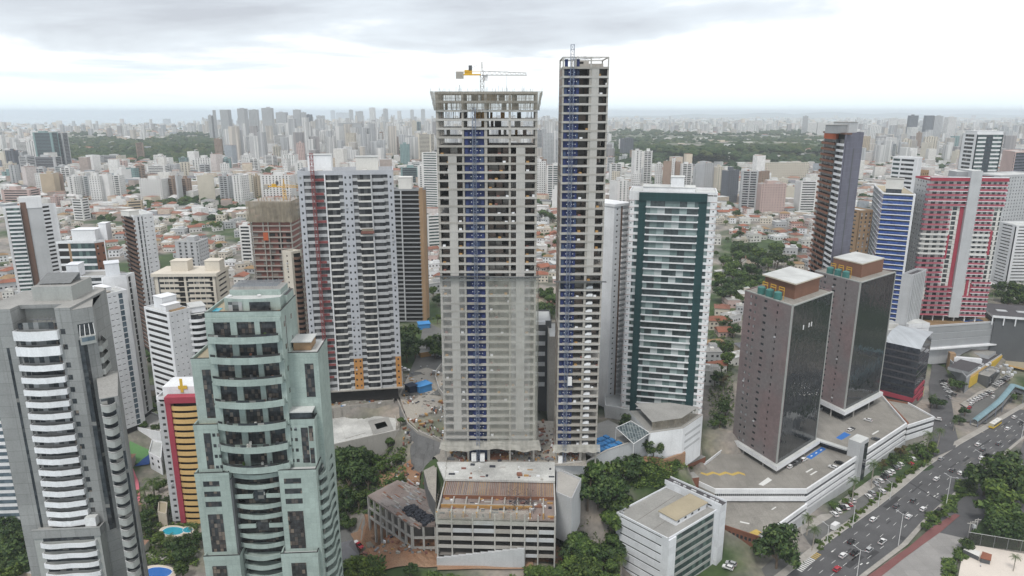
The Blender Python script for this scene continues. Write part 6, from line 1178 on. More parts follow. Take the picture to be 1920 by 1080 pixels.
def teal_base():
    z = 31.5; P = [gp(1217, 812, z), gp(1281, 803, z), gp(1318, 778, z), gp(1255, 768, z), gp(1180, 770, z)]; FOOT.append(P); t = T('podium', 'white blank walled base with a netted terrace under the teal tower', 'building', (*cen(P), 20)); t.p('wall').prism(P, 12, z, 'white_paint', 'roof_grey')
    f = Fr(P[1], P[2])
    for i in range(3): t.r('window').box(f, 2, f.w * .9, -.1, .05, z - 4.5 - i * 3.2, z - 3.4 - i * 3.2, 'light_grey')
    for a, b in ((0, 1), (1, 2)):
        f = Fr(P[a], P[b]); t.p('terrace_rail').box(f, 0, f.w, -.2, .06, z, z + .5, 'concrete_pale'); f2 = Fr(inset(P, .86)[a], inset(P, .86)[b]); t.p('terrace_net').quad(f2, 0, f2.w, 0, z + .3, z + 4, 'grey_net')
    Q = inset(P, .86); t.p('terrace_roof').poly([(*p, z + 4.0) for p in Q], 'roof_grey'); t.p('soil_bank').prism([gp(1240, 866, 19), gp(1284, 850, 19), gp(1286, 845, 21), gp(1240, 860, 21)], 2, 20, 'soil'); t.done()
    t, P = simple_box('pool_terrace', 'white terrace with turquoise pool left of the teal tower', 'building', [(1135, 762), (1180, 770), (1178, 715), (1132, 722)], 25, 18, 'white_paint', 'roof_pale'); t.p('pool').prism([gp(*p, 25) for p in [(1133, 735), (1160, 735), (1163, 722), (1136, 722)]], 25, 25.15, 'light_grey', 'pool_water'); t.done()
teal_base()
t, P = simple_box('office_block', 'grey slab block glimpsed between the two concrete towers', 'office block', [(1030, 634), (1062, 634), 22], yp(1040, 630, 290)[1], 26, 'concrete', 'roof_pale'); t.done()
t, P = simple_box('office_block', 'dark block with white balcony fronts just right of the netted tower', 'office block', [(1005, 604), (1034, 604), 18], yp(1020, 600, 305)[1], 26, 'dark_grey', 'roof_pale'); f = Fr(P[0], P[1])
for i in range(7): t.r('balcony').box(f, 0, f.w * .6, 0, 1.2, 36 + i * 5, 37.6 + i * 5, 'white_paint')
t.done()
# streets and yards on the hill
mb = MB(); mb.poly([(*gp(a, b, 30.2), 30.2) for a, b in [(821, 868), (1100, 874), (1096, 830), (1060, 790), (838, 785)]], 'rubble_grey'); mb.prism([gp(a, b, 30.2) for a, b in [(872, 862), (960, 862), (955, 852), (878, 852)]], 30.2, 30.7, 'rust_brown', 'rust_brown'); mb.build('pavement')['kind'] = 'structure'
sheet('path', [(748, 742), (768, 700), (800, 690), (832, 700), (838, 735), (838, 832), (790, 812), (765, 790)], 'rubble_grey', lift=.35)
def fan(name, pts, m, lift=.3, n=10):                   # draped quad patch
    mb = MB(); q = [gt(*p)[:2] for p in pts]; G = [[None] * (n + 1) for _ in range(n + 1)]
    for i in range(n + 1):
        for j in range(n + 1):
            s, v = i / n, j / n; x = (q[0][0] * (1 - s) + q[1][0] * s) * (1 - v) + (q[3][0] * (1 - s) + q[2][0] * s) * v; y = (q[0][1] * (1 - s) + q[1][1] * s) * (1 - v) + (q[3][1] * (1 - s) + q[2][1] * s) * v; G[i][j] = (x, y, tz(x, y) + lift)
    for i in range(n):
        for j in range(n): mb.poly([G[i][j], G[i + 1][j], G[i + 1][j + 1], G[i][j + 1]], m)
    o = mb.build(name); o['kind'] = 'structure'; return o
fan('path', [(640, 1000), (700, 1075), (840, 1062), (800, 985)], 'soil', .3); fan('path', [(745, 880), (785, 920), (800, 890), (770, 862)], 'soil', .3); fan('path', [(700, 905), (740, 930), (750, 890), (715, 880)], 'soil', .3); fan('path', [(798, 888), (838, 905), (838, 862), (812, 852)], 'rubble_grey', .3); fan('path', [(985, 1055), (1050, 1062), (1062, 960), (1040, 960)], 'soil', .3); fan('path', [(820, 1070), (1000, 1068), (1000, 1040), (820, 1045)], 'soil', .35)
strip('road', [(752, 742), (768, 700), (784, 660), (790, 630), (796, 600)], [(838, 742), (838, 700), (836, 672), (836, 645), (836, 625)], 'asphalt_old', .4)
fan('road', [(620, 1100), (690, 1100), (660, 1000), (640, 985)], 'asphalt_old', .35, 6)
fan('path', [(1180, 880), (1260, 892), (1262, 868), (1200, 858)], 'soil', .3)
def debris():
    rs = random.Random(41); mb = MB()
    for x0, x1, y0, y1, n in ((755, 835, 700, 835, 260), (690, 815, 990, 1040, 120), (1000, 1060, 960, 1060, 60), (735, 800, 870, 915, 60), (845, 1090, 846, 866, 160), (1010, 1045, 790, 850, 40)):
        for _ in range(n):
            px, py = rs.uniform(x0, x1), rs.uniform(y0, y1); x, y, z = gt(px, py)
            if x0 in (845, 1010): z = 30.2; x, y = gp(px, py, z)
            s = rs.uniform(.2, .9); a = rs.uniform(0, 3); f = Fr((x, y), (x + math.cos(a), y + math.sin(a))); mb.box(f, 0, s * rs.uniform(1, 3.2), -s, 0, z - .2, z + .35 + s * rs.uniform(.1, .7), rs.choice(['wood', 'rust_brown', 'concrete', 'concrete_dark', 'white_paint', 'rubble_grey', 'soil', 'red_brick', 'black_rubble', 'steel']))
    o = mb.build('rubble'); o['kind'] = 'stuff'; o['label'] = 'loose timber, blocks and rubble scattered over the building site'
debris()
# ------------------------------------------------------------ the avenue
ZR = -11.0
LFT = [(1405, 1135), (1510, 1053), (1571, 1005), (1638, 958), (1682, 924), (1738, 877), (1799, 835), (1857, 802), (1893, 780), (1990, 722), (2150, 640)]
RGT = [(1520, 1160), (1615, 1078), (1690, 1021), (1727, 980), (1765, 944), (1821, 899), (1850, 876), (1877, 853), (1918, 819), (2030, 745), (2180, 652)]
def offs(k): return [(a[0] + (b[0] - a[0]) * k, a[1] + (b[1] - a[1]) * k) for a, b in zip(LFT, RGT)]
strip('road', LFT, RGT, 'asphalt', .30, 4, z=ZR)
strip('pavement', offs(-.16), offs(-.005), 'pavement', .45, 4, z=ZR); strip('kerb', offs(-.012), offs(.004), 'concrete_pale', .46, 4, z=ZR)
strip('pavement', offs(1.0), offs(1.10), 'pavement', .45, 4, z=ZR)
def dashes(k, n, m='road_paint', w=.006, name='lane_mark'):
    o = offs(k); P = [gp(*p, ZR) for p in o]; mb = MB()
    for a, b in zip(P, P[1:]):
        f = Fr(a, b); c = max(1, int(f.w / 9))
        for i in range(c): u = f.w * (i + .3) / c; mb.quad(Fr(f.p(u, -.07, 0)[:2], f.p(u + 3, -.07, 0)[:2]), 0, 3, 0, 0, 0, m) if 0 else mb.poly([f.p(u, -.07, ZR + .306), f.p(u + 3, -.07, ZR + .306), f.p(u + 3, .07, ZR + .306), f.p(u, .07, ZR + .306)], m)
    o = mb.build('road'); o['kind'] = 'structure'
for k in (.2, .4, .6, .8): dashes(k, 9)
def patches():
    rs = random.Random(8); mb = MB()
    for i in range(26):
        o = offs(rs.uniform(.04, .9)); j = rs.randrange(1, 8); a, b = gp(*o[j], ZR), gp(*o[j + 1], ZR); f = Fr(a, b); u = rs.uniform(0, max(.1, f.w - 9)); l, w = rs.uniform(3, 16), rs.uniform(.5, 2.4); mb.poly([f.p(u, 0, ZR + .303), f.p(u + l, 0, ZR + .303), f.p(u + l, w, ZR + .303), f.p(u, w, ZR + .303)], rs.choice(['dark_patch', 'dark_patch', 'worn_asphalt']))
    a, b = gp(1706, 906, ZR), gp(1764, 942, ZR); f = Fr(a, b); mb.poly([f.p(0, -.5, ZR + .304), f.p(f.w, -.5, ZR + .304), f.p(f.w, .5, ZR + .304), f.p(0, .5, ZR + .304)], 'dark_patch')  # one darker strip straight across the carriageway
    mb.build('road')['kind'] = 'structure'
paint('dark_patch', (.045, .045, .047), streak=0); paint('worn_asphalt', (.115, .112, .11), var=.3, streak=0); patches()
def xwalk():
    mb = MB(); a, b = gp(1494, 1069, ZR), gp(1532, 1036, ZR); f = Fr(a, b); n = 13
    for i in range(n): u = f.w * i / n; mb.poly([f.p(u, -2.2, ZR + .306), f.p(u + f.w / n * .5, -2.2, ZR + .306), f.p(u + f.w / n * .5, 2.0, ZR + .306), f.p(u, 2.0, ZR + .306)], 'road_paint' if i < 9 else 'yellow_paint')
    for px, py in ((1558, 1036), (1612, 1060), (1624, 1058), (1738, 925), (1750, 932), (1756, 928), (1768, 936)):
        g = Fr(gp(px, py, ZR), gp(px + 12, py - 8, ZR)); mb.poly([g.p(0, -.1, ZR + .308), g.p(1.6, -.1, ZR + .308), g.p(1.6, .35, ZR + .308), g.p(0, .35, ZR + .308)], 'road_paint')
    mb.build('road')['kind'] = 'structure'
xwalk()
SV_L = [(1380, 1110), (1470, 1030), (1496, 1002), (1554, 972), (1632, 918), (1700, 868), (1742, 840)]; SV_R = [(1410, 1130), (1500, 1048), (1528, 1022), (1585, 982), (1655, 932), (1722, 878), (1752, 856)]
strip('road', SV_L, SV_R, 'asphalt_old', .28, 4, z=ZR)
strip('pavement', [(1480, 1000), (1540, 965), (1620, 908), (1690, 858), (1745, 818)], [(1496, 1008), (1554, 974), (1632, 920), (1700, 870), (1750, 835)], 'pavement', .34, 4, z=ZR)
strip('road', [(1742, 862), (1740, 820), (1745, 770), (1742, 720), (1748, 680)], [(1800, 838), (1790, 800), (1785, 760), (1778, 725), (1772, 690)], 'asphalt', .36, 6)
fan('road', [(1786, 790), (1850, 795), (1915, 735), (1872, 700)], 'asphalt_old', .40); fan('pavement', [(1800, 758), (1812, 766), (1884, 716), (1876, 706)], 'pavement', .5)
fan('road', [(1735, 1000), (1800, 1030), (1860, 950), (1835, 905)], 'asphalt', .36); fan('road', [(1880, 955), (1935, 975), (1990, 850), (1925, 810)], 'asphalt', .36)
fan('road', [(1640, 1090), (1775, 1100), (1812, 1012), (1760, 1000)], 'slab_road', .42); strip('path', [(1615, 1090), (1700, 1030), (1745, 992), (1790, 965)], [(1636, 1095), (1720, 1030), (1765, 998), (1800, 968)], 'red_path', .52, 5)
fan('pitch', [(1795, 1090), (1960, 1110), (1960, 1040), (1808, 1022)], 'sport_cream', .42, 6)
# ------------------------------------------------------------ left valley: pools, court, paths
def blob(cx, cy, rx, ry, z, n=24, ph=0): return [(*gp(cx + rx * math.cos(2 * math.pi * i / n) * (1 + .12 * math.sin(4 * math.pi * i / n + ph)), cy - ry * math.sin(2 * math.pi * i / n), z)[:2],) for i in range(n)]
def pool(label, cx, cy, rx, ry, z, m):
    t = T('swimming_pool', label, 'swimming pool', (*gp(cx, cy, z), z)); P = [q[0:2] for q in [gp(cx + rx * 1.35 * math.cos(a), cy - ry * 1.5 * math.sin(a), z) for a in [2 * math.pi * i / 28 for i in range(28)]]]; t.p('pool_deck').prism(P, z - 2, z, 'pavement', 'beige')
    P = [gp(cx + rx * math.cos(a) * (1 + .1 * math.sin(2 * a)), cy - ry * math.sin(a), z) for a in [2 * math.pi * i / 28 for i in range(28)]]; t.p('rim').prism(inset(P, 1.06), z, z + .12, 'white_paint'); t.p('water').prism(P, z, z + .14, m); t.done()
pool('oval turquoise pool at the foot of the red striped yellow block', 325, 996, 20, 7.5, -9, 'pool_water'); pool('small round turquoise pool beside the oval one', 352, 994, 9, 5, -8.9, 'pool_water'); pool('deep blue kidney pool at the bottom between the two near towers', 296, 1074, 26, 10, -9, 'pool_blue')
strip('path', [(236, 880), (243, 905), (248, 935), (250, 965)], [(250, 880), (260, 905), (263, 935), (258, 965)], 'pink_path', .45, 6); fan('pitch', [(233, 862), (270, 872), (282, 845), (244, 828)], 'court_green', .4, 5); fan('pitch', [(252, 876), (280, 872), (282, 852), (268, 862)], 'court_blue', .5, 4)
strip('path', [(262, 1002), (266, 1040), (290, 1052), (340, 1050), (372, 1045)], [(272, 1000), (276, 1034), (296, 1046), (340, 1044), (372, 1039)], 'pavement', .5, 5); fan('path', [(226, 885), (246, 890), (256, 980), (250, 985)], 'pavement', .38, 6)
t, P = simple_box('school_hall', 'white hall with a ribbed grey roof between the near towers', 'building', [(243, 800), (301, 812), (303, 782), (262, 765)], 0, -9, 'white_paint', 'roof_grey'); t.done()
t, P = simple_box('service_block', 'small white block with dark openings beside the green court', 'building', [(279, 850), (302, 862), (305, 830), (285, 826)], -3, -10, 'white_paint', 'roof_pale', 'dark_glass'); t.done()
t, P = simple_box('apartment_tower', 'white banded tower with a blue glass base half hidden by the granite tower', 'tower block', [(-70, 692), (24, 690), 18], 62, -11, 'white_paint', 'roof_pale'); f = Fr(P[0], P[1])
for i in range(22): t.r('window').box(f, 1, f.w * .97, -.1, .06, 60 - i * 3.1 - 1.6, 60 - i * 3.1, 'office_glass')
t.p('base_glass').box(f, f.w * .6, f.w * .97, 0, .3, -11, -3, 'blue_glass'); t.done()
t, P = simple_box('gate_house', 'little cream gatehouse with yellow shutter beside the red striped block', 'building', [(296, 962), (312, 966), (314, 944), (298, 942)], -6, -10, 'beige', 'roof_tan'); t.done()
# ------------------------------------------------------------ shops, footbridge, street things on the right
def shops():
    zr = 0.5; P = [gp(1779, 674, zr), gp(1812, 709, zr), gp(1881, 664, zr), gp(1818, 641, zr)]; FOOT.append(P); t = T('shop_building', 'low retail building with a dark cluttered roof and yellow shopfront', 'shop', (*cen(P), -9)); t.p('wall').prism(P, -12, zr, 'mid_grey', 'roof_dark'); f1, f2 = Fr(P[0], P[1]), Fr(P[1], P[2]); rnd = random.Random(4)
    for i in range(4): f = Fr(P[i], P[(i + 1) % 4]); t.p('parapet').box(f, 0, f.w, -.3, .05, zr, zr + 1, 'light_grey')
    t.r('shopfront').box(f2, f2.w * .1, f2.w * .30, 0, .5, -7.5, -1, 'sun_yellow'); t.r('shopfront').box(f2, f2.w * .66, f2.w, 0, .5, -5.5, .4, 'sun_yellow'); t.p('fascia').box(f2, f2.w * .1, f2.w, 0, .3, -1, .6, 'yellow_wall'); t.p('entrance_box').box(f2, f2.w * .32, f2.w * .64, 0, 6, -10, -2.2, 'dark_grey', 'roof_grey'); t.r('window').box(f2, f2.w * .36, f2.w * .6, 6, 6.1, -9, -4, 'dark_glass')
    t.p('tower_sign').box(f1, -2, 2.5, -3, .4, -12, zr + 5, 'tan'); t.p('white_screen').box(f1, f1.w * .02, f1.w * .1, -18, -2, zr, zr + 3, 'white_paint')
    for i in range(34): u, d = rnd.uniform(1, f1.w * .62), -rnd.uniform(6, 34); t.r('air_unit').box(f1, u, u + 1.2, d, d + 1.6, zr, zr + 1.1, rnd.choice(['light_grey', 'white_paint', 'mid_grey']))
    t.p('roof_block').box(f2, f2.w * .1, f2.w * .42, -13, -1, zr, zr + 2, 'mid_grey', 'roof_dark'); t.p('roof_block').box(f2, f2.w * .72, f2.w * .95, -16, -3, zr, zr + 2.4, 'light_grey', 'roof_grey')
    for i in range(7): u = f2.w * (.55 + i * .07); t.p('louvre_screen').box(f2, u, u + .3, -30, -22, zr, zr + 7, 'dark_grey')
    t.done()
    P = [gp(1884, 682, -3), gp(1960, 700, -3), gp(1985, 668, -3), gp(1895, 655, -3)]; FOOT.append(P); t = T('filling_station', 'beige flat canopy roof beside the yellow shopfront', 'canopy', (*cen(P), -9)); t.p('roof').prism(P, -4.2, -3, 'yellow_wall', 'roof_tan', floor=True); t.p('roof_beam').box(Fr(P[0], P[3]), 0, 20, -8, -7, -3, -1.6, 'off_white')
    for q in inset(P, .75): t.r('post').cyl(q, .4, -12, -4.2, 'white_steel', 8)
    t.p('kiosk').prism(inset(P, .4), -12, -4.3, 'off_white'); t.done()
shops()
def footbridge():
    t = T('footbridge', 'covered footbridge with a pale blue roof stepping down to the bus stop', 'footbridge', (*gp(1870, 755, -6), ZR)); pts = [(1827, 789, -7.5), (1845, 775, -6.2), (1862, 762, -5.2), (1875, 751, -4.2), (1893, 730, -2.5), (1899, 722, -2.5), (1925, 731, -2.5), (1990, 752, -2.5)]; Q = [(*gp(*p), p[2]) for p in pts]
    for i, (a, b) in enumerate(zip(Q, Q[1:])):
        f = Fr(a[:2], b[:2]); n = 6; r = t.r('roof')
        for k in range(n):
            def q(u, j, z): th = math.pi * j / n; return f.p(u, -1.6 * math.cos(th), z + .9 * math.sin(th))
            r.poly([q(0, k, a[2]), q(f.w + .05, k, b[2]), q(f.w + .05, k + 1, b[2]), q(0, k + 1, a[2])], 'sky_blue_roof')
        d = t.r('walkway'); d.poly([f.p(0, -1.7, a[2] - 2.6), f.p(f.w, -1.7, b[2] - 2.6), f.p(f.w, 1.7, b[2] - 2.6), f.p(0, 1.7, a[2] - 2.6)], 'concrete'); 
        for s in (-1.75, 1.75): d.poly([f.p(0, s, a[2] - 3.0), f.p(f.w, s, b[2] - 3.0), f.p(f.w, s, b[2] - 1.5), f.p(0, s, a[2] - 1.5)], 'steel')
        for s in (-1.8, 1.8): p = f.p(0, s, 0); t.r('post').rod((p[0], p[1], ZR), (p[0], p[1], a[2]), .14, 'hoist_blue', 5)
    t.done()
footbridge()
def lamp_post(px, py0, py1, label, arms=2, h=None):
    x, y, = gp(px, py0, ZR); z1 = yp(px, py1, y)[1] if h is None else ZR + h; t = T('street_lamp', label, 'street lamp', (x, y, ZR)); t.p('pole').rod((x, y, ZR), (x, y, z1), .14, 'white_steel', 6, .08)
    for k in range(arms): a = math.radians(128 + 180 * k); e = (x + 2.4 * math.cos(a), y + 2.4 * math.sin(a), z1 + .3); t.r('arm').rod((x, y, z1 - .4), e, .06, 'white_steel', 4); f = Fr((e[0] - .5 * math.cos(a), e[1] - .5 * math.sin(a)), (e[0] + .5 * math.cos(a), e[1] + .5 * math.sin(a))); t.r('lamp_head').box(f, 0, 1, -.18, .18, e[2] - .05, e[2] + .1, 'light_grey')
    t.done()
lamp_post(1606, 1085, 1030, 'white double arm street lamp beside the dark pickup'); lamp_post(1684, 1024, 963, 'white double arm street lamp behind the flatbed pickup'); lamp_post(1774, 947, 893, 'white double arm street lamp at the planted median'); lamp_post(1836, 870, 848, 'white street lamp beside the big median trees', 1); lamp_post(1915, 822, 790, 'white street lamp on the avenue kerb near the picture edge', 1)
lamp_post(1598, 990, 948, 'grey pole between hedge and service road opposite the white van', 1); lamp_post(1646, 952, 912, 'grey pole on the service road opposite the lift tower', 1); lamp_post(1550, 1020, 985, 'grey pole beside the yellow zebra crossing end', 1); lamp_post(1668, 938, 905, 'grey pole in the hedge below the long parking row', 1)
def utility():
    x, y = gp(1822, 1012, ZR); t = T('utility_pole', 'cluster of pale utility poles with crossarms over a box', 'utility pole', (x, y, ZR))
    for dx, dy in ((0, 0), (2.2, 1.5), (-2.5, -1)): t.r('pole').rod((x + dx, y + dy, ZR), (x + dx, y + dy, ZR + 9), .15, 'concrete_pale', 6); f = Fr((x + dx - 1.3, y + dy), (x + dx + 1.3, y + dy)); t.r('crossarm').box(f, 0, 2.6, -.1, .1, ZR + 8.2, ZR + 8.45, 'concrete_pale')
    t.p('transformer').box(Fr((x - .5, y), (x + .5, y)), 0, 1, -.5, .5, ZR + 5.6, ZR + 7, 'light_grey'); t.done()
    a, b = gp(1812, 1022, ZR), gp(1990, 1052, ZR); f = Fr(a, b); t = T('sports_fence', 'tall dark mesh fence behind the pale sports court', 'fence', (*a, ZR)); t.p('mesh_panel').quad(f, 0, f.w, 0, ZR + .4, ZR + 6, 'fence_net')
    for i in range(8): p = f.p(f.w * i / 7, 0, 0); t.r('post').rod((p[0], p[1], ZR), (p[0], p[1], ZR + 6), .08, 'steel', 5)
    t.p('rail').rod(f.p(0, 0, ZR + 6), f.p(f.w, 0, ZR + 6), .07, 'white_steel', 4); t.done()
    P = [gp(1838, 1046, ZR + 3), gp(1858, 1051, ZR + 3), gp(1860, 1040, ZR + 3), gp(1842, 1034, ZR + 3)]; t = T('changing_hut', 'low hut with a red tiled roof between the sports courts', 'hut', (*cen(P), ZR)); t.p('wall').prism(inset(P, .92), ZR, ZR + 2.8, 'dark_grey'); t.p('roof').prism(P, ZR + 2.8, ZR + 3.1, 'roof_tile', 'roof_tile'); t.p('wing_roof').prism([gp(1806, 1030, ZR + 2.7), gp(1836, 1044, ZR + 2.7), gp(1838, 1034, ZR + 2.7), gp(1815, 1025, ZR + 2.7)], ZR, ZR + 2.7, 'dark_grey', 'off_white'); t.done()
    pts = [(1100, 1130, 12), ]
utility()
# ------------------------------------------------------------ labels that single things out by the landmark they stand near
LM = [('netted tower', 915, 520), ('slim concrete tower', 1095, 520), ('lilac tower', 650, 520), ('mint tower', 460, 760), ('granite tower', 90, 760), ('teal framed tower', 1262, 560), ('front purple tower', 1470, 720), ('rear purple tower', 1615, 640),
      ('slate tower', 1580, 390), ('blue banded tower', 1670, 470), ('crimson tower', 1800, 450), ('cream slab block', 350, 540), ('brick construction tower', 505, 450), ('brown striped white tower', 55, 450), ('dark green glass office', 150, 480), ('brown balconied tower', 260, 500),
      ('white low office', 1255, 980), ('construction podium', 930, 960), ('black glass office', 1700, 690), ('yellow shopfront', 1840, 700), ('lift tower', 1615, 860), ('yellow balconied block', 335, 870), ('shotcrete wall', 785, 850), ('bus', 1865, 795), ('zebra crossing', 1515, 1050), ('utility poles', 1822, 1000), ('tan edged glass tower', 790, 470)]
PEND = []
ORD = ['nearest', 'second nearest', 'third nearest', 'fourth nearest', 'fifth nearest', 'sixth nearest', 'seventh nearest', 'eighth nearest', 'ninth nearest', 'tenth nearest', 'eleventh nearest', 'twelfth nearest']
def pend(o, desc, px, py): PEND.append((o, desc, px, py))
def settle_labels():
    D = {}
    for o, desc, px, py in PEND:
        best = min(LM, key=lambda l: ((l[1] - px) * 1.0) ** 2 + ((l[2] - py) * 1.15) ** 2); dx, dy = px - best[1], py - best[2]
        rel = ('right of' if dx > 0 else 'left of') if abs(dx) > .8 * abs(dy) else ('beyond' if dy < 0 else 'in front of')
        D.setdefault((desc, best[0], rel), []).append((math.hypot(dx, dy), o))
    for (desc, lm, rel), l in D.items():
        l.sort(key=lambda q: q[0])
        for i, (_, o) in enumerate(l):
            n = '' if len(l) == 1 else (', ' + (ORD[i] if i < len(ORD) else '%dth nearest' % (i + 1)))
            o['label'] = f'{desc}{n} {rel} the {lm}'
SEEN_ROOTS = {}
def copy_tree(root, loc, rz, s=1.0, name=None):
    r = root.copy(); COL.objects.link(r); r.location = loc; r.rotation_euler = (0, 0, rz); r.scale = (s, s, s) if isinstance(s, (int, float)) else s
    for ch in root.children:
        c = ch.copy(); COL.objects.link(c); c.parent = r
        for g in ch.children: d = g.copy(); COL.objects.link(d); d.parent = c
    return r
PROTO_AT = (0, -700, -400)
def inpoly(x, y, P):
    c = False; n = len(P)
    for i in range(n):
        a, b = P[i], P[(i + 1) % n]
        if (a[1] > y) != (b[1] > y) and x < (b[0] - a[0]) * (y - a[1]) / (b[1] - a[1] + 1e-9) + a[0]: c = not c
    return c
FB = []
def blocked(x, y, grow=4):
    if len(FB) != len(FOOT):
        FB.clear()
        for P in FOOT: FB.append((min(p[0] for p in P), max(p[0] for p in P), min(p[1] for p in P), max(p[1] for p in P)))
    for b, P in zip(FB, FOOT):
        if b[0] - grow < x < b[1] + grow and b[2] - grow < y < b[3] + grow:
            c = cen(P)
            if inpoly(x, y, P): return True
            d = math.hypot(x - c[0], y - c[1])
            if d > .1 and inpoly(x + (c[0] - x) / d * grow, y + (c[1] - y) / d * grow, P): return True
    return False
# ------------------------------------------------------------ the towers of the middle distance
paint('far_white', (.66, .66, .65), streak=.1); paint('far_cream', (.56, .52, .44), streak=.1); paint('far_grey', (.43, .44, .45), streak=.1); paint('far_brown', (.30, .22, .17), streak=.1); paint('far_tan', (.44, .36, .26), streak=.1); paint('far_pink', (.50, .38, .35), streak=.1); paint('far_dark', (.12, .13, .15), streak=.1); paint('far_teal', (.20, .30, .30), streak=.1)
CW = dict(far_white='white', far_cream='cream', far_grey='grey', far_brown='brown', far_tan='tan', far_pink='pinkish', far_dark='dark', far_teal='greenish')
SW = dict(band='tower with window bands', grid='tower with a window grid', balc='tower with stacked balconies', fin='tower with vertical strips', glass='glass tower', slab='blank sided slab')
rmid = random.Random(31)
def mid(xl, xr, yt, yb, col='far_white', style=None, tank=None, yaw=None, acc=None, label=None):
    xm = (xl + xr) / 2; x, y, z = gt(xm, yb); z1 = yp(xm, yt, y)[1]; w = (xr - xl) * math.hypot(y * CP - (z1 - HC) * SP, 0) / F
    if z1 - z < 6: return
    style = style or rmid.choice(['band', 'grid', 'balc', 'fin', 'grid', 'balc']); dep = max(9, min(22, w * rmid.uniform(.6, .95))); yaw = rmid.choice([0, 0, .25, -.25, .4, -.35]) if yaw is None else yaw
    w = w / (abs(math.cos(yaw)) + abs(math.sin(yaw)) * dep / max(w, 1)); c, s = math.cos(yaw), math.sin(yaw)
    R_ = lambda u, d: (x + c * u - s * d, y + 2 + s * u + c * d); P = [R_(-w / 2, 0), R_(w / 2, 0), R_(w / 2, dep), R_(-w / 2, dep)]
    FOOT.append(P); nf = max(2, int((z1 - z) / 3.1)); fh = (z1 - z) / nf
    far = y > 2600
    t = T('apartment_block' if z1 - z < 45 else 'apartment_tower', None, 'tower block', (x, y, z), 'towers of the middle distance')
    g = {'glass': 'navy_glass'}.get(style, rmid.choice(['window_glass', 'dark_glass', 'window_glass', 'green_glass'])); wl = t.p('facade'); cr = t.p('glazing')
    cr.prism(inset(P, .985), z - 6, z1 - .1, g if style != 'slab' else col, 'roof_grey')
    for i in range(4):
        f = Fr(P[i], P[(i + 1) % 4]); W_ = f.w
        if i >= 2 and not far: wl.box(f, 0, W_, -.5, .3, z - 6, z1, col); continue
        e = .09 * W_
        sides = i == 1 and style in ('balc', 'fin')
        if style in ('band', 'glass'):
            for k in range(nf): wl.box(f, 0, W_, -.3, .45, z + k * fh, z + k * fh + fh * (.48 if style == 'band' else .16), col, bottom=False)
            wl.box(f, 0, e, -.3, .46, z - 6, z1, col); wl.box(f, W_ - e, W_, -.3, .46, z - 6, z1, acc or col)
        elif style == 'grid' or sides:
            n = max(2, int(W_ / 3.4))
            for k in range(nf): wl.box(f, 0, W_, -.3, .3, z + k * fh, z + k * fh + fh * .55, col, bottom=False)
            for k in range(n + 1): u = W_ * k / n; wl.box(f, max(0, u - W_ / n * .28), min(W_, u + W_ / n * .28), -.3, .33, z - 6, z1, col)
        elif style == 'balc':
            m = .5 if W_ < 14 else .36
            for q0, q1 in (((.12, .12 + .76),) if W_ < 14 else ((.1, .1 + m), (.9 - m, .9))):
                for k in range(nf): wl.box(f, q0 * W_, q1 * W_, -.2, 1.2, z + k * fh, z + k * fh + fh * .36, col, bottom=True)
            for q0, q1 in (((0, .12), (.88, 1)) if W_ < 14 else ((0, .1), (.46, .54), (.9, 1))): wl.box(f, q0 * W_, q1 * W_, -.3, .9, z - 6, z1, acc or col)
        elif style == 'fin':
            n = max(2, int(W_ / 5))
            for k in range(n): wl.box(f, W_ * k / n, W_ * (k + .62) / n, -.3, .4, z - 6, z1, col)
            wl.box(f, W_ - .8, W_, -.3, .4, z - 6, z1, col)
            for k in range(nf): wl.box(f, 0, W_, -.3, .1, z + k * fh, z + k * fh + fh * .4, col, bottom=False)
        else: wl.box(f, 0, W_, -.3, .4, z - 6, z1, col)
        wl.box(f, 0, W_, -.4, .48, z1 - .2, z1 + .9, col)
    f = Fr(P[0], P[1])
    if not far:
        for _ in range(3): u, d = rmid.uniform(.08, .8) * f.w, -rmid.uniform(.15, .85) * dep; t.r('roof_unit').box(f, u, u + rmid.uniform(1, 3), d, d + rmid.uniform(1, 2.5), z1 - .2, z1 + rmid.uniform(.9, 2.2), rmid.choice(['light_grey', 'off_white', 'roof_tile', 'mid_grey']))
        if rmid.random() < .5: q = f.p(f.w * rmid.uniform(.2, .8), -dep / 2, 0); t.r('roof_aerial').rod((q[0], q[1], z1), (q[0], q[1], z1 + rmid.uniform(4, 10)), .12, 'steel', 4)
    tank = rmid.random() < .8 if tank is None else tank
    if tank:
        f = Fr(P[0], P[1]); u = W_ = f.w; a = rmid.uniform(.15, .45); t.r('roof_tank').box(f, a * u, (a + rmid.uniform(.22, .4)) * u, -dep * .75, -dep * .25, z1 - .2, z1 + rmid.uniform(2.5, 5.5), col, 'roof_pale')
    t.done(); pend(t.o, label or f'{CW[col]} {SW[style]}', xm, (yt + yb) / 2); return t
M = 'far_white'; Cc = 'far_cream'; G = 'far_grey'; B = 'far_brown'; Tn = 'far_tan'; Pk = 'far_pink'; Dk = 'far_dark'; Te = 'far_teal'
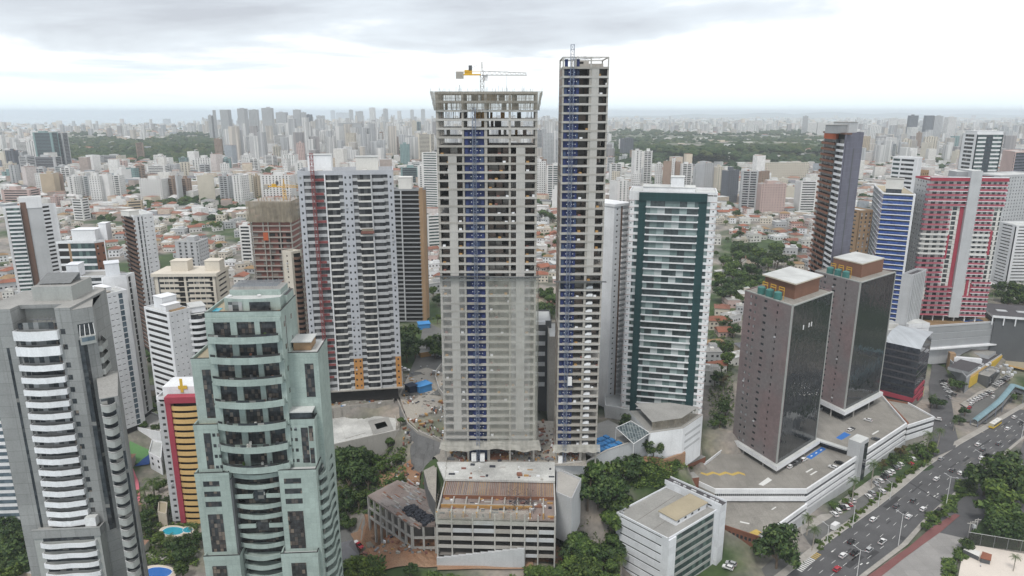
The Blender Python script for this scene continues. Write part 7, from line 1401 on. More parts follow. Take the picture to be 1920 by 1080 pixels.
MIDS = [(71, 106, 249, 318, Te, 'glass'), (104, 125, 250, 316, G, 'glass'), (32, 55, 267, 300, M, 'band'), (16, 33, 283, 330, Dk, 'fin'), (57, 72, 265, 305, M, 'fin'), (59, 106, 295, 322, G, 'glass'), (80, 105, 327, 370, Tn, 'slab'), (103, 120, 329, 368, B, 'slab'),
 (129, 146, 332, 370, M, 'fin'), (147, 160, 330, 368, M, 'grid'), (158, 173, 332, 374, G, 'balc'), (172, 192, 331, 382, M, 'grid'), (191, 208, 328, 381, M, 'slab'), (207, 228, 330, 372, M, 'balc'), (211, 235, 319, 346, M, 'slab'), (236, 256, 316, 341, Te, 'grid'), (255, 268, 311, 340, B, 'band'),
 (276, 310, 312, 333, M, 'band'), (311, 335, 309, 331, G, 'grid'), (337, 358, 305, 330, Cc, 'fin'), (264, 306, 337, 376, M, 'grid'), (307, 331, 336, 373, B, 'balc'), (331, 337, 330, 376, G, 'slab'), (337, 355, 336, 370, B, 'balc'), (372, 405, 330, 378, Cc, 'slab'), (410, 434, 331, 378, G, 'balc'), (435, 460, 330, 382, M, 'fin'), (460, 478, 329, 374, Cc, 'fin'), (477, 491, 331, 373, Tn, 'fin'),
 (135, 160, 374, 413, M, 'band'), (239, 268, 378, 404, Tn, 'band'), (366, 399, 297, 327, M, 'fin'), (401, 428, 296, 323, M, 'band'), (161, 186, 295, 312, G, 'grid'), (187, 228, 292, 310, G, 'band'), (5, 58, 357, 384, Pk, 'band'), (92, 110, 370, 391, Pk, 'grid'), (0, 15, 287, 322, Cc, 'slab'), (210, 236, 374, 390, M, 'slab'),
 (306, 321, 223, 246, G, 'grid'), (176, 190, 233, 247, M, 'grid'), (393, 401, 217, 262, G, 'fin'), (403, 410, 207, 262, G, 'grid'), (415, 434, 206, 263, G, 'fin'), (447, 465, 204, 264, G, 'grid'), (470, 486, 206, 262, G, 'fin'), (495, 514, 203, 268, G, 'grid'), (518, 540, 211, 252, G, 'fin'), (552, 565, 206, 250, G, 'grid'), (566, 577, 211, 250, G, 'fin'), (577, 586, 215, 250, Dk, 'fin'), (595, 611, 217, 243, G, 'grid'), (621, 630, 207, 236, G, 'fin'), (631, 655, 211, 234, G, 'grid'), (656, 664, 206, 236, G, 'fin'), (668, 681, 209, 240, G, 'grid'), (693, 704, 202, 238, M, 'fin'), (720, 729, 204, 238, G, 'fin'), (745, 752, 208, 236, M, 'fin'), (770, 776, 206, 234, G, 'fin'), (790, 797, 205, 236, G, 'fin'),
 (452, 468, 241, 262, M, 'grid'), (470, 484, 237, 258, M, 'fin'), (411, 431, 259, 287, G, 'grid'), (439, 464, 255, 288, M, 'fin'), (464, 499, 257, 290, G, 'grid'), (485, 520, 270, 292, M, 'grid'), (512, 540, 254, 273, M, 'band'), (513, 540, 232, 254, M, 'fin'), (540, 560, 246, 276, G, 'fin'), (560, 577, 249, 280, Cc, 'grid'), (577, 596, 249, 282, Cc, 'fin'), (595, 612, 247, 282, M, 'fin'), (612, 637, 245, 278, M, 'fin'), (637, 681, 231, 282, G, 'grid'), (681, 692, 257, 283, M, 'fin'), (700, 716, 243, 274, M, 'fin'), (725, 742, 237, 260, M, 'grid'), (782, 789, 229, 266, Te, 'glass'), (783, 811, 252, 308, Cc, 'band'), (751, 770, 271, 308, Te, 'grid'), (790, 827, 287, 394, M, 'band'), (752, 785, 315, 342, Te, 'glass'), (784, 805, 312, 356, M, 'fin'), (495, 515, 292, 315, M, 'band'), (532, 555, 291, 318, M, 'fin'), (555, 577, 289, 314, G, 'band'), (452, 475, 292, 316, M, 'grid'), (491, 548, 330, 378, M, 'fin'), (800, 829, 405, 470, M, 'band'), (453, 474, 425, 490, M, 'balc'),
 (1186, 1203, 283, 350, M, 'fin'), (1204, 1221, 284, 348, M, 'balc'), (1229, 1240, 308, 352, M, 'grid'), (1241, 1257, 303, 354, B, 'slab'), (1257, 1264, 297, 354, M, 'fin'), (1264, 1276, 304, 354, B, 'slab'), (1277, 1296, 308, 356, M, 'balc'), (1297, 1312, 313, 360, G, 'fin'), (1313, 1341, 307, 364, G, 'grid'), (1341, 1355, 314, 364, Cc, 'grid'), (1358, 1387, 320, 380, Dk, 'grid'), (1385, 1419, 322, 394, G, 'balc'), (1422, 1441, 322, 378, B, 'grid'), (1425, 1471, 346, 398, Pk, 'grid'), (1472, 1501, 352, 384, Cc, 'slab'), (1498, 1528, 341, 396, M, 'band'), (1166, 1189, 260, 297, Dk, 'fin'), (1161, 1176, 290, 302, M, 'grid'), (1137, 1151, 296, 326, G, 'band'), (1152, 1183, 340, 388, M, 'fin'), (1401, 1430, 227, 247, M, 'fin'), (1502, 1513, 218, 252, G, 'fin'), (1514, 1530, 231, 253, M, 'fin'), (1532, 1556, 230, 253, M, 'fin'), (1434, 1515, 306, 338, Cc, 'grid'),
 (1660, 1684, 259, 285, M, 'grid'), (1690, 1706, 262, 296, Cc, 'fin'), (1704, 1722, 239, 268, M, 'fin'), (1730, 1754, 257, 297, Cc, 'fin'), (1665, 1680, 222, 250, M, 'fin'), (1682, 1696, 224, 250, M, 'fin'), (1702, 1717, 217, 262, Dk, 'fin'), (1732, 1746, 217, 262, Dk, 'fin'), (1748, 1763, 218, 262, G, 'fin'), (1770, 1793, 220, 262, M, 'fin'), (1629, 1650, 236, 270, M, 'fin'), (1600, 1628, 256, 300, Tn, 'grid'),
 (1005, 1018, 244, 303, G, 'band'), (1018, 1038, 250, 310, G, 'grid'), (1038, 1051, 262, 312, G, 'fin'), (1004, 1025, 304, 374, M, 'grid'), (1025, 1047, 311, 376, M, 'balc'), (1034, 1050, 356, 396, M, 'slab'), (333, 377, 455, 515, G, 'fin'), (1010, 1046, 332, 350, M, 'grid')]
for a in MIDS:
    mid(*a, yaw=0 if a[1] - a[0] > 40 else None)
for i in range(118):                                     # the denser belts between those
    reg = rmid.choice([(360, 840, 246, 300, 18, 45), (560, 840, 280, 345, 16, 40), (540, 740, 262, 292, 20, 40), (560, 840, 285, 400, 22, 60), (180, 560, 300, 335, 14, 34), (0, 130, 330, 385, 16, 44), (0, 130, 300, 350, 12, 40), (1600, 1920, 262, 312, 14, 40), (380, 1050, 236, 250, 14, 34), (380, 1050, 236, 250, 14, 34), (1340, 1560, 330, 380, 10, 26), (1140, 1240, 300, 372, 10, 40), (1000, 1050, 262, 330, 12, 40), (200, 500, 300, 335, 8, 24)])
    px, yb = rmid.uniform(reg[0], reg[1]), rmid.uniform(reg[2], reg[3]); x, y, z = gt(px, yb)
    if blocked(x, y, 6): continue
    w = rmid.uniform(13, 24) * F / (y * 1.0) ; h = rmid.uniform(reg[4], reg[5]) * (1.0 if yb > 255 else .8); mid(px - w / 2, px + w / 2, yb - h, yb, rmid.choice([M, M, M, M, G, G, Cc, Cc, Te, B, Pk]))
for X_, Y_, w, h, c, st in ((404, 408, 34, 106, Pk, 'band'), (452, 452, 20, 96, Te, 'grid'), (430, 372, 18, 60, M, 'band'), (480, 395, 28, 110, M, 'fin')):
    P = rect((X_, Y_ + w), (X_, Y_), w); t = T('apartment_tower', f'{CW[c]} {SW[st]} across the avenue, mirrored in the purple towers', 'tower block', (X_, Y_, ZR)); t.p('body').prism(inset(P, .97), ZR - 3, ZR + h, 'window_glass', 'roof_grey')
    for i in range(4): face(t, P[i], P[(i + 1) % 4], ZR, ZR + h, int(h / 3.2), [(.15, 'S'), (1, 'R', dict(sp=1.5)), (.15, 'S')], c)
    t.done()
# ------------------------------------------------------------ trees
def tree_proto(name, mat, seed, r=4.2, h=9.0, n=1500, leaf=.62, bark='bark', flat_=.8):
    rs = random.Random(seed); root = bpy.data.objects.new(name, None); COL.objects.link(root); root.location = PROTO_AT
    tb = MB(); th = h - r * 1.05; tb.rod((0, 0, -1.5), (0, 0, th * .6), .32, bark, 7, .24); lobes = []
    for i in range(rs.randint(11, 15)):
        a = rs.uniform(0, 6.28); q = r * math.sqrt(rs.random()) * .78; zz = h - r * .95 + r * flat_ * rs.uniform(-.35, .75) * (1 - .5 * (q / r) ** 2); lobes.append((q * math.cos(a), q * math.sin(a), zz, r * rs.uniform(.26, .46)))
    for l in lobes[:7]: tb.rod((0, 0, th * .55), (l[0] * .8, l[1] * .8, l[2] - .2), .15, bark, 5, .05)
    tr = tb.build('trunk', root)
    lb = MB(); tot = sum(l[3] ** 2 for l in lobes)
    for l in lobes:
        for _ in range(int(n * l[3] ** 2 / tot)):
            d = Vector((rs.gauss(0, 1), rs.gauss(0, 1), rs.gauss(.25, 1))).normalized(); k = l[3] * (rs.random() ** .35) * rs.uniform(.85, 1.2); p = Vector(l[:3]) + Vector((d.x * k, d.y * k, d.z * k * .8))
            nn = (d + Vector((rs.gauss(0, .5), rs.gauss(0, .5), rs.gauss(.3, .5)))).normalized(); u = nn.orthogonal().normalized(); v = nn.cross(u); a = rs.uniform(0, 6.28); u, v = u * math.cos(a) + v * math.sin(a), v * math.cos(a) - u * math.sin(a); s = leaf * rs.uniform(.5, 1.15)
            lb.poly([tuple(p + u * s), tuple(p + v * s * .6), tuple(p - u * s), tuple(p - v * s * .6)], mat)
    lb.build('crown', root); return root
def palm_proto(name, seed, h=9):
    rs = random.Random(seed); root = bpy.data.objects.new(name, None); COL.objects.link(root); root.location = PROTO_AT; tb = MB(); pts = [(.25 * math.sin(k * .5), .12 * k / 6, h * k / 6) for k in range(7)]
    for a, b in zip(pts, pts[1:]): tb.rod(a, b, .22, 'bark_pale', 7, .2)
    tb.rod((0, 0, -1.5), pts[0], .28, 'bark_pale', 7); tb.build('trunk', root); fb = MB(); top = Vector(pts[-1])
    for i in range(20):
        a = i / 20 * 6.28 + rs.uniform(-.2, .2); el = rs.uniform(-.1, .95); ln = rs.uniform(2.6, 3.6); q = []
        for k in range(7):
            s = k / 6; e = el - s * s * 1.5; prev = q[-1] if q else top
            q.append(prev + Vector((math.cos(a) * math.cos(e), math.sin(a) * math.cos(e), math.sin(e))) * (ln / 6) if q else top)
        sd = Vector((-math.sin(a), math.cos(a), 0))
        for k in range(6):
            for sg in (-1, 1):
                for m in range(2):
                    b0 = q[k].lerp(q[k + 1], m * .5); b1 = q[k].lerp(q[k + 1], m * .5 + .3); w = .75 * (1 - (k / 6) ** 2 * .7) * (.5 if k == 0 else 1); tip = b1 + sd * sg * w + (q[k + 1] - q[k]) * .6 - Vector((0, 0, .28))
                    fb.poly([tuple(b0), tuple(b1), tuple(tip)], 'palm_leaf')
    fb.build('fronds', root); return root
TP = {'dark green tree': [tree_proto('broadleaf_tree', 'leaf_dark', 1), tree_proto('broadleaf_tree', 'leaf_dark', 2, 5, 10)], 'mid green tree': [tree_proto('broadleaf_tree', 'leaf_mid', 3), tree_proto('broadleaf_tree', 'leaf_mid', 4, 4.6, 9, flat_=.6)], 'pale green tree': [tree_proto('broadleaf_tree', 'leaf_light', 5), tree_proto('broadleaf_tree', 'leaf_light', 6, 3.6, 8)], 'brownish sparse tree': [tree_proto('broadleaf_tree', 'leaf_brown', 7, 3.8, 8.5, 650)], 'palm tree': [palm_proto('palm_tree', 8), palm_proto('palm_tree', 9, 7.5)], 'big round dark tree': [tree_proto('broadleaf_tree', 'leaf_dark', 10, 5.2, 9.5, 3400, .5, flat_=1.0)], 'leafy shrub': [tree_proto('shrub', 'leaf_mid', 12, 2.2, 2.6, 500, .4), tree_proto('shrub', 'leaf_light', 13, 1.9, 2.2, 420, .38)]}
USED = set(); rt = random.Random(77); NT = [0]
def plant(kind, px, py, r=None, ground=None):
    """px, py = middle of the crown in the photo; r = crown radius in photo pixels"""
    if kind == DG and rt.random() < .33: kind = MG
    pr = rt.choice(TP[kind]); base = {'palm tree': 3.2, 'leafy shrub': 2.1}.get(kind, 4.4); hh = {'palm tree': 8.5, 'leafy shrub': 1.4}.get(kind, 5.6)
    x, y, z = gt(px, py) if ground is None else (*gp(px, py, ground), ground); s = 1.0
    for _ in range(4):
        d = (y * CP - (z - HC) * SP); s = (r * d / F / base) if r else rt.uniform(.75, 1.25); s = max(.4, min(2.6, s)); zc = z + hh * s; x, y = gp(px, py, zc); z = tz(x, y) if ground is None else ground
    o = copy_tree(pr, (x, y, z - .2), rt.uniform(0, 6.28), s * 1.0) if pr in USED else pr
    if o is pr: pr.location = (x, y, z - .2); pr.scale = (s, s, s); USED.add(pr)
    o['category'] = {'palm tree': 'palm', 'leafy shrub': 'shrub'}.get(kind, 'tree'); o['group'] = 'trees among the towers' if kind not in ('palm tree', 'leafy shrub') else kind + 's'; pend(o, kind, px, py); NT[0] += 1; return x, y
DG, MG, PG, BT, PT, BG, SH = list(TP)[:7]
for a in [(BG, 1460, 1022, 40), (PT, 1517, 963, 17), (PT, 1527, 993, 16), (PT, 1603, 903, 17), (PT, 1640, 872, 18), (DG, 1722, 838, 13), (PT, 1743, 815, 15), (PG, 1750, 838, 14), (MG, 1735, 850, 12), (PT, 1762, 808, 13), (PT, 1752, 738, 11), (DG, 1758, 752, 12), (DG, 1797, 718, 14), (BT, 1690, 842, 14), (DG, 1672, 858, 12), (BT, 1655, 868, 12), (MG, 1560, 945, 10), (SH, 1500, 975, 9), (SH, 1535, 1012, 8), (MG, 1600, 925, 10), (PG, 1585, 938, 7),
          (DG, 1085, 925, 26), (MG, 1110, 905, 30), (MG, 1140, 925, 28), (DG, 1165, 915, 26), (MG, 1185, 930, 24), (DG, 1205, 905, 24), (DG, 1222, 880, 22), (MG, 1238, 898, 18), (DG, 1250, 905, 16), (MG, 1100, 950, 32), (DG, 1135, 960, 30), (DG, 1170, 955, 26), (MG, 1195, 960, 20), (DG, 1120, 985, 28), (MG, 1090, 985, 24), (DG, 1145, 990, 24), (PG, 1095, 870, 22), (PG, 1075, 895, 16), (MG, 1085, 1015, 22), (DG, 1120, 1025, 22), (MG, 1145, 1025, 18), (PT, 1165, 1040, 18), (PG, 1070, 1050, 20), (PG, 1105, 1060, 20), (MG, 1140, 1060, 18), (PG, 1010, 1070, 14), (MG, 1040, 1072, 16), (SH, 1265, 895, 10), (SH, 1290, 860, 9), (DG, 1225, 860, 16),
          (DG, 1105, 925, 34), (DG, 1120, 965, 34), (MG, 1145, 1000, 30), (DG, 1165, 985, 26), (DG, 1110, 1040, 30), (DG, 1085, 1005, 30), (MG, 1200, 935, 24), (DG, 1095, 1065, 26), (DG, 1150, 1030, 22), (DG, 1178, 960, 24), (DG, 1090, 890, 34), (MG, 1118, 880, 30), (DG, 1128, 945, 38), (DG, 1160, 935, 36), (DG, 1100, 1005, 34), (DG, 1075, 970, 26), (DG, 1190, 905, 32), (MG, 1215, 920, 26), (DG, 1240, 880, 24), (DG, 1150, 970, 32), (MG, 1068, 1010, 22), (DG, 1130, 1045, 26), (DG, 1075, 1040, 22), (PG, 1080, 875, 20), (DG, 1210, 862, 20), (DG, 660, 860, 30), (DG, 640, 890, 30), (DG, 690, 905, 20), (DG, 655, 920, 28), (DG, 735, 905, 14), (MG, 700, 930, 14), (DG, 650, 868, 24), (DG, 678, 850, 22), (DG, 665, 900, 26), (DG, 640, 910, 24), (DG, 700, 858, 16), (MG, 722, 868, 16), (MG, 742, 858, 14), (DG, 648, 945, 22), (DG, 672, 935, 20), (MG, 752, 830, 10), (DG, 635, 975, 16), (DG, 655, 985, 12), (MG, 745, 895, 12), (MG, 728, 845, 13), (DG, 690, 885, 16), (PG, 670, 1062, 26), (MG, 700, 1072, 24), (MG, 648, 1068, 20), (DG, 770, 1066, 12), (DG, 815, 1078, 14), (MG, 850, 1082, 14), (SH, 960, 1080, 10),
          (DG, 765, 622, 18), (DG, 778, 645, 22), (DG, 762, 655, 20), (MG, 800, 640, 16), (DG, 822, 640, 20), (DG, 815, 655, 16), (DG, 755, 635, 18), (MG, 812, 545, 12), (DG, 822, 560, 10), (MG, 820, 595, 10),
          (DG, 1020, 545, 16), (MG, 1030, 560, 16), (DG, 1018, 575, 16), (DG, 1035, 580, 14), (MG, 1016, 400, 12), (DG, 1140, 560, 14), (DG, 1145, 590, 16), (DG, 1140, 620, 16), (DG, 1150, 670, 16), (DG, 1140, 690, 16), (MG, 1160, 640, 14),
          (DG, 1352, 648, 18), (DG, 1365, 672, 18), (DG, 1348, 690, 14), (DG, 1340, 715, 16), (BT, 1352, 722, 15), (DG, 1362, 760, 16), (DG, 1350, 785, 14), (MG, 1338, 790, 10), (DG, 1375, 615, 14), (MG, 1385, 555, 12), (DG, 1355, 600, 13), (MG, 1348, 575, 9), (DG, 1392, 535, 10),
          (PT, 285, 893, 24), (PT, 268, 910, 20), (MG, 296, 905, 14), (DG, 288, 935, 18), (DG, 278, 965, 18), (DG, 270, 990, 16), (DG, 300, 1010, 18), (DG, 335, 1015, 18), (DG, 365, 1008, 16), (PT, 318, 1008, 14), (PT, 358, 985, 14), (DG, 345, 1035, 16), (DG, 240, 805, 12), (DG, 248, 818, 10), (DG, 268, 800, 9), (DG, 295, 815, 10), (DG, 15, 985, 22), (DG, 40, 1010, 22), (DG, 12, 1030, 26), (DG, 45, 1050, 26), (DG, 10, 1070, 24), (DG, 340, 1062, 16), (MG, 320, 1045, 10), (MG, 285, 760, 8), (DG, 262, 640, 10), (DG, 258, 660, 10),
          (BG, 1880, 885, 44), (DG, 1850, 895, 30), (DG, 1885, 925, 40), (DG, 1868, 950, 34), (DG, 1895, 965, 30), (DG, 1875, 985, 26), (DG, 1915, 995, 26), (DG, 1915, 890, 24), (MG, 1738, 985, 9), (MG, 1746, 972, 7), (DG, 1758, 962, 8), (DG, 1800, 915, 9), (DG, 1818, 905, 10), (MG, 1775, 965, 7), (DG, 1835, 1000, 14), (DG, 1815, 1020, 12), (MG, 1785, 1068, 9), (MG, 1798, 1045, 8), (PG, 1775, 1085, 9), (PT, 1905, 1045, 12), (DG, 1880, 605, 10), (DG, 1895, 545, 22), (DG, 1912, 560, 20), (DG, 1875, 535, 14), (DG, 1900, 580, 14), (DG, 1915, 590, 12),
          (PT, 1795, 625, 10), (PT, 1808, 622, 10), (PT, 1822, 624, 9), (PT, 1780, 630, 9), (PT, 1850, 625, 9), (DG, 1760, 640, 12), (DG, 1840, 635, 12), (DG, 1880, 640, 16), (DG, 1865, 630, 14), (MG, 1775, 645, 10), (DG, 1905, 640, 16), (MG, 1908, 730, 12), (DG, 1898, 742, 10), (DG, 1810, 770, 10), (DG, 1800, 785, 9), (PT, 1790, 790, 8)]: plant(*a)
for i in range(30):                                     # the grove behind the teal tower
    plant(rt.choice([DG, DG, MG]), rt.uniform(1350, 1470), rt.uniform(462, 545) , rt.uniform(14, 21))
for i in range(34): u = i / 34; plant(SH, 1537 + 215 * u + rt.uniform(-3, 3), 1026 - 172 * u * (1 + .06 * math.sin(3 * u)) + rt.uniform(-2, 2) - 3, rt.uniform(5, 8))
# ------------------------------------------------------------ low houses between the towers
def house_proto(w, d, h, roof, wall, rm, seed):
    rs = random.Random(seed); m = MB(); f = Fr((-w / 2, -d / 2), (w / 2, -d / 2)); m.box(f, 0, w, -d, 0, -3, h, wall, 'roof_grey' if roof == 'flat' else wall)
    for side in range(4):
        g = [Fr((-w / 2, -d / 2), (w / 2, -d / 2)), Fr((w / 2, -d / 2), (w / 2, d / 2)), Fr((w / 2, d / 2), (-w / 2, d / 2)), Fr((-w / 2, d / 2), (-w / 2, -d / 2))][side]
        for fl in range(max(1, int(h / 3))):
            for k in range(int(g.w / 3)): u = (k + .5) * 3 + rs.uniform(-.4, .4); m.quad(g, u - .6, min(g.w, u + .7), .04, fl * 3 + .9, fl * 3 + 2.2, 'dark_glass')
    root = m.build('house'); root.location = PROTO_AT; r = MB(); o = .6; rh = min(w, d) * .22; A = [(-w / 2 - o, -d / 2 - o, h), (w / 2 + o, -d / 2 - o, h), (w / 2 + o, d / 2 + o, h), (-w / 2 - o, d / 2 + o, h)]
    if roof == 'hip': a, b = (-w / 2 + d / 2, 0, h + rh), (w / 2 - d / 2, 0, h + rh); F_ = [[A[0], A[1], b, a], [A[1], A[2], b], [A[2], A[3], a, b], [A[3], A[0], a]]
    elif roof == 'gable': a, b = (-w / 2 - o, 0, h + rh), (w / 2 + o, 0, h + rh); F_ = [[A[0], A[1], b, a], [A[2], A[3], a, b], [A[1], A[2], b], [A[3], A[0], a]]
    else: F_ = None
    if F_:
        for q in F_: r.poly(q, rm)
        r.poly(A[::-1], wall)
    else:
        r.box(f, -.2, w + .2, -d - .2, .2, h, h + .35, wall, rm); r.box(f, w * .2, w * .2 + 2.2, -d * .6, -d * .6 + 2.2, h + .35, h + 1.8, 'tarp_blue' if seed % 5 == 0 else 'off_white', 'off_white'); r.box(f, w * .55, w * .9, -d * .5, -d * .1, h + .35, h + 2.4, wall, rm)
    r.build('roof', root); return root
HP = []
for i, (wall, wn) in enumerate((('white_paint', 'white'), ('off_white', 'pale'), ('cream', 'cream'), ('pale_pink', 'pink'), ('far_grey', 'grey'))):
    for j, (rm, rn, kinds) in enumerate((('roof_tile', 'red tile roof', ('hip', 'gable')), ('roof_tile_old', 'old brown roof', ('gable', 'hip')), ('roof_grey', 'flat grey roof', ('flat',)), ('roof_pale', 'flat white roof', ('flat',)), ('roof_brown', 'tan tile roof', ('hip',)))):
        k = kinds[(i + j) % len(kinds)]; HP.append((house_proto(9 + (i * 3 + j * 2) % 7, 8 + (i + j) % 4, 3.4 + ((i + 2 * j) % 3) * 1.7, k, wall, rm, i * 5 + j), f'{wn} house with {rn}'))
rh = random.Random(55); HPOS = []; HUSED = set(); NH = 0; GRID = {}
def near(x, y, d, G=GRID, c=30):
    k = (int(x // c), int(y // c))
    for i in (-1, 0, 1):
        for j in (-1, 0, 1):
            for p in G.get((k[0] + i, k[1] + j), ()):
                if (p[0] - x) ** 2 + (p[1] - y) ** 2 < d * d: return True
    return False
def note(x, y, G=GRID, c=30): G.setdefault((int(x // c), int(y // c)), []).append((x, y))
HREG = [(100, 480, 388, 482, 9), (1003, 1050, 395, 530, 3.2), (1340, 1545, 392, 482, 6), (1340, 1400, 545, 640, 1.0), (1140, 1180, 400, 500, 1), (0, 70, 480, 560, 1.5), (806, 832, 430, 560, 1.2), (1330, 1345, 600, 720, .4), (1860, 1925, 505, 560, .6), (1350, 1380, 560, 700, .5), (1470, 1545, 455, 505, 2), (100, 220, 470, 520, .8), (410, 480, 480, 530, .8)]
tries = 0
while NH < 285 and tries < 9000:
    tries += 1; g = rh.choices(HREG, [q[4] for q in HREG])[0]; px, py = rh.uniform(g[0], g[1]), rh.uniform(g[2], g[3]); x, y, z = gt(px, py)
    if near(x, y, 13.5) or blocked(x, y, 9) or (1345 < px < 1475 and 455 < py < 560): continue
    note(x, y); wts = [2.2 if 'red' in q[1] else 2.6 if 'white roof' in q[1] else 2.6 if 'grey roof' in q[1] else 1.3 for q in HP]; i = rh.choices(range(len(HP)), wts)[0]; pr, ds = HP[i]; rz = rh.choice([0, .3, -.25, 1.57, 1.8, .6])
    if pr in HUSED: o = copy_tree(pr, (x, y, z - .3), rz, rh.uniform(.85, 1.2))
    else: o = pr; pr.location = (x, y, z - .3); pr.rotation_euler = (0, 0, rz); HUSED.add(pr)
    o['category'] = 'house'; o['group'] = 'low houses between the towers'; pend(o, ds, px, py); NH += 1
for pr, _ in HP:
    if pr not in HUSED:
        for c in list(pr.children): bpy.data.objects.remove(c)
        bpy.data.objects.remove(pr)
k = 0
while k < 85:
    g = rh.choices(HREG, [q[4] for q in HREG])[0]; px, py = rh.uniform(g[0], g[1]), rh.uniform(g[2], g[3]); x, y, z = gt(px, py)
    if near(x, y, 7) or blocked(x, y, 5): k += .2; continue
    note(x, y); plant(rh.choice([DG, DG, MG, MG, PG]), px, py - 4, rh.uniform(5, 9)); k += 1
# ------------------------------------------------------------ the city and woods beyond count
def distant():
    rs = random.Random(99); city = MB(); wood = MB(); G2 = {}
    def forest(px, py):
        if 118 < px < 425 and 258 + 6 * math.sin(px * .03) < py < 303: return .96
        if 1145 < px < 1570 and 250 + 4 * math.sin(px * .02) < py < 312: return .95
        if 1650 < px < 1850 and 270 < py < 312: return .6
        if 262 < px < 500 and 368 < py < 392: return .88
        if 60 < px < 130 and 345 < py < 405: return .7
        if 1335 < px < 1420 and 365 < py < 425: return .7
        if 570 < px < 850 and 272 < py < 290: return .5
        if py > 335: return .56
        return .17 + .14 * math.sin(px * .021 + py * .13)
    def box(x, y, z, w, d, h, a, m, mt, gable):
        c, s = math.cos(a), math.sin(a); i = len(city.v); P = lambda u, v, q: (x + c * u - s * v, y + s * u + c * v, q)
        city.v += [P(-w, -d, z - 4), P(w, -d, z - 4), P(w, d, z - 4), P(-w, d, z - 4), P(-w, -d, z + h), P(w, -d, z + h), P(w, d, z + h), P(-w, d, z + h)]; k = city.mi(m)
        for f in ((0, 1, 5, 4), (1, 2, 6, 5), (2, 3, 7, 6), (3, 0, 4, 7)): city.f.append(tuple(i + q for q in f)); city.m.append(k); city.uv.append([(0, 0)] * 4)
        j = len(city.v); o = .5 if gable else 0; rhh = h + (min(w, d) * .45 if gable else .1); kt = city.mi(mt); city.v += [P(-w - o, -d - o, z + h + .05), P(w + o, -d - o, z + h + .05), P(w + o, d + o, z + h + .05), P(-w - o, d + o, z + h + .05), P(-w * .6, 0, z + rhh), P(w * .6, 0, z + rhh)]
        for f in ((0, 1, 5, 4), (1, 2, 5), (2, 3, 4, 5), (3, 0, 4)): city.f.append(tuple(j + q for q in f)); city.m.append(kt); city.uv.append([(0, 0)] * len(f))
    def clump(x, y, z, r):
        i = len(wood.v); n = 9; pts = []
        for lv, (zz, k) in enumerate(((-.1, .75), (.3, 1.0), (.68, .72))):
            for j in range(n): a = 6.28 * (j + .5 * lv) / n; q = r * k * rs.uniform(.72, 1.2); wood.v.append((x + q * math.cos(a), y + q * math.sin(a), z + r * .95 * (zz + rs.uniform(-.12, .12))))
        wood.v.append((x, y, z + r * rs.uniform(.85, 1.05))); mt = wood.mi(rs.choice(['wood_dark', 'wood_dark', 'wood_mid', 'wood_olive']))
        for lv in (0, 1):
            for j in range(n): q = (j + 1) % n; wood.f.append((i + lv * n + j, i + lv * n + q, i + lv * n + n + q, i + lv * n + n + j)); wood.m.append(mt); wood.uv.append([(0, 0)] * 4)
        for j in range(n): wood.f.append((i + 2 * n + j, i + 2 * n + (j + 1) % n, i + 3 * n)); wood.m.append(mt); wood.uv.append([(0, 0)] * 3)
    N_ = 34000
    for _ in range(2600):                                  # the slopes just outside the picture on both sides
        x, y = rs.choice([rs.uniform(-1000, -150), rs.uniform(330, 1100)]), rs.uniform(90, 1000); q = proj(x, y, 10)[0]
        if -25 < q < 1945 or blocked(x, y, 6) or near(x, y, 11, G2) or (x > 0 and y < x * .95 + 120 and y > x * .95 - 60): continue
        note(x, y, G2); z = tz(x, y)
        if rs.random() < .55: clump(x, y, z - .5, rs.uniform(3.5, 6.5))
        else: box(x, y, z, rs.uniform(4.5, 8), rs.uniform(4, 6), rs.choice([4, 5, 7, 10]), rs.uniform(-.5, .5), 'far_wall', 'far_roof', rs.random() < .6)
    for _ in range(N_):
        py = 222 + 190 * rs.random() ** 1.55; px = rs.uniform(-260, 2180) if _ < 24000 else rs.choice([rs.uniform(-1100, -260), rs.uniform(2180, 3000)]); z = 30; x, y = gp(px, py, 35)
        if y > coast(x / y) - 60 or y < 500 or y > 14500: continue
        z = tz(x, y) if y < 3500 else 44
        if y < 3500:
            x, y = gp(px, py, z)
            if blocked(x, y, 5): continue
        if y < 720 and near(x, y, 12): continue
        f = forest(px, py)
        if rs.random() < f:
            r = rs.uniform(4, 8) * (1 if y < 1500 else 1.5); clump(x, y, z - .5, r)
            if f > .9:
                for _ in range(2): clump(x + rs.uniform(-25, 25), y + rs.uniform(-60, 60), z + rs.uniform(-1, 3), r * rs.uniform(.8, 1.3))
        else:
            if near(x, y, 9 + y / 260, G2): continue
            note(x, y, G2); s = 1 + y / 4500; w, d = rs.uniform(4.5, 9) * s, rs.uniform(4, 7) * s; h = rs.choice([4, 4, 6, 7, 9, 12]) * (1 if rs.random() < .93 or y < 1200 else rs.uniform(2, 4.5)); tile = h < 8 and rs.random() < .6 and y < 4500; box(x, y, z, w, d, h, rs.uniform(-.5, .5), 'far_wall', 'far_roof' if tile or rs.random() < .7 else 'roof_pale', tile)
